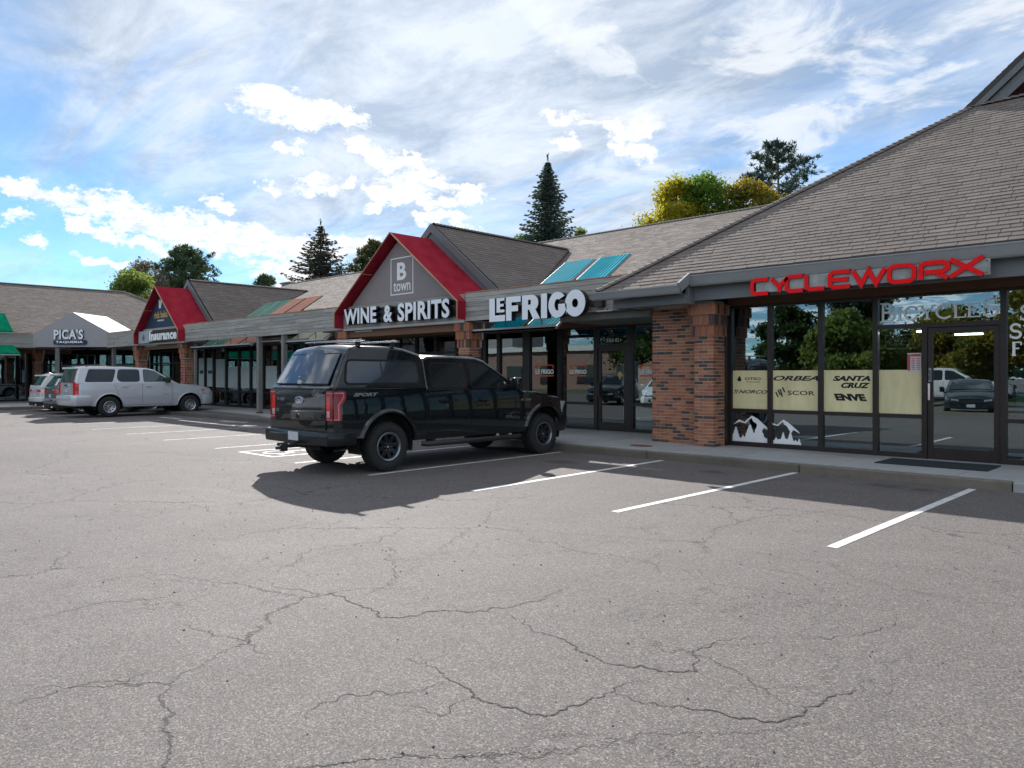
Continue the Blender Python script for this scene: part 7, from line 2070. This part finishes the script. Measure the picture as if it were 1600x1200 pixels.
pine('olive_pine', 'olive green pine with a spiky top just left of the wine shop gable', -50.7, 36.5, 13.2, 2.9, 'needles_pine_olive', 3, 3.5, 60)
pine('small_olive_pine', 'small olive pine half hidden by the edge of the wine shop canopy', -48.6, 38.2, 12.9, 1.7, 'needles_pine_olive', 4, 4, 34)
pine('big_round_pine', 'big round topped dark pine behind the insurance shop', -78.6, 32.6, 15.8, 5.0, 'needles_pine', 5, 3.5, 130, round_=.6)
leafy('grey_tree', 'thinly leaved greyish brown tree left of the big round pine', -75.4, 27.4, 12.9, 3.0, 'leaf_grey', 6, 4, nl=9000, leaf=.10, fill=.8)
leafy('light_green_tree', 'light green leafy tree above the white gable awning', -70.0, 24.6, 11.0, 3.0, 'leaf_lightgreen', 7, 3, nl=15000, leaf=.13)
pine('low_pine', 'low dark pine top showing above the roof beside the vent unit', -67.0, 35.5, 11.6, 2.1, 'needles_pine', 8, 4, 34)
leafy('small_green_tree', 'small bright green tree top at the left foot of the blue spruce', -40.5, 43.4, 13.3, 1.5, 'leaf_green', 9, 6, nl=5000, nblob=14)
leafy('small_green_tree', 'small yellow green tree top at the right foot of the blue spruce', -38.0, 47.2, 13.8, 1.25, 'leaf_lightgreen', 10, 6, nl=5000, nblob=14)
leafy('yellow_tree', 'golden yellow autumn tree above the roof at the centre right', -28.9, 46.9, 16.2, 3.2, 'leaf_yellow', 11, 4, nl=26000, leaf=.12, nblob=44)
leafy('green_tree', 'bright green tree standing just right of the golden one', -27.3, 48.6, 16.9, 3.0, 'leaf_green', 12, 4, nl=24000, leaf=.12, nblob=40)
leafy('orange_tree', 'orange and green autumn tree beneath the tall dark pine', -24.2, 48.9, 15.6, 3.1, 'leaf_orange', 13, 4, nl=24000, leaf=.12, nblob=44)
pine('tall_dark_pine', 'tall dark blue green pine rising behind the orange tree', -26.3, 58.0, 21.3, 4.1, 'needles_blue', 14, 8, 52, round_=.8)
leafy('far_tree', 'tiny dark tree tops over the wing roof at the far left', -95, 36, 12.4, 2.0, 'leaf_dark', 15, 4, nl=5000, nblob=14)
# the far side of the lot, mirrored in the glass
def back_tree(k, x, y, H, W_, mat, lab): leafy('lot_tree', lab, x, y, H, W_, mat, 50 + k, H * .22, nl=15000, leaf=.17, nblob=36, group='trees across the lot')
back_tree(0, -23.6, -24, 7.0, 2.2, 'leaf_dark', 'dark green tree across the lot, mirrored in the left bicycle shop panes')
back_tree(1, -20.8, -27, 10.5, 3.4, 'leaf_dark', 'taller dark green tree across the lot, mirrored in the second bicycle shop pane')
back_tree(2, -18.5, -22, 6.0, 2.7, 'leaf_lightgreen', 'low yellow green tree across the lot, mirrored in the third bicycle shop pane')
back_tree(3, -13.2, -26, 5.8, 3.2, 'leaf_orange', 'orange tinted tree across the lot, mirrored in the shop door')
back_tree(4, -8.2, -25, 7.6, 2.8, 'leaf_orange', 'tall orange tinted tree across the lot, mirrored above the shop door')
back_tree(5, -3.0, -30, 9.0, 4.0, 'leaf_dark', 'dark tree across the lot, mirrored at the right edge window')
back_tree(6, -34, -22, 8.8, 3.8, 'leaf_dark', 'dark tree across the lot, mirrored in the restaurant door')
back_tree(7, -40, -25, 9.2, 4.2, 'leaf_dark', 'dark tree across the lot beside the flat brick building')
back_tree(8, -14.5, -33, 6.4, 4.2, 'leaf_dark', 'dark tree across the lot behind the yellow one')
back_tree(9, 4, -26, 8.5, 4.0, 'leaf_dark', 'dark tree across the lot, farthest right')
def dup_tree(src, x, y, rz, sc, lab):
    r_ = src.copy(); COL.objects.link(r_); r_.location = (x, y, 0); r_.rotation_euler = (0, 0, rz); r_.scale = (sc[0], sc[0], sc[1]); r_['label'] = lab; r_['group'] = 'added horizon trees across the lot'
    for ch in list(src.children): c_ = ch.copy(); COL.objects.link(c_); c_.parent = r_
far_src = [o for o in COL.objects if o.name.startswith('lot_tree') and o.parent is None]
for k in range(9):  # flattened copies added to block the bright horizon mirrored in the glass
    dup_tree(far_src[(0, 1, 5, 6, 7)[k % 5]], -54 + k * 7.2 + (7 if k > 1 else 0), -44 - (k % 3) * 3, k * 1.3, (1.3, .52), ['farthest left', 'second from the left', 'third from the left', 'fourth from the left', 'middle', 'fourth from the right', 'third from the right', 'second from the right', 'farthest right'][k] + ' of the wide dark trees added to hide the horizon across the lot')
g = flat('lawn_strip', [(-60, -20), (30, -20), (30, -45), (-60, -45)], .006, 'grass'); g['kind'] = 'structure'
mb = M(); mb.box(-30, 6, -1.2 - 4, -3.6 - 4 + 2.0, -.05, .12)
o = mb.build('traffic_island', 'kerb_concrete'); o['kind'] = 'structure'
# flat brick building far across the lot
bb = thing('flat_brick_building', 'flat roofed brick building with white cornice across the lot', 'building', (-62, -34, 0)); off = neg(bb)
mb = M(); mb.box(-84, -44, -46, -34, 0, 4.4); mb.build('wall', 'far_brick', bb, off=off)
mb = M(); mb.box(-84.4, -43.6, -46.4, -33.6, 4.4, 5.0); mb.build('cornice', 'concrete_white', bb, off=off)
mb = M(); mb.box(-78, -68, -44, -38, 5.0, 7.4); mb.build('roof_unit', 'rtu_metal', bb, off=off)
for k in range(7):
    mb = M(); mb.box(-82 + k * 5.6, -79.4 + k * 5.6, -34.0, -33.95, .6, 2.8); mb.build('window', 'car_glass', bb, off=off)
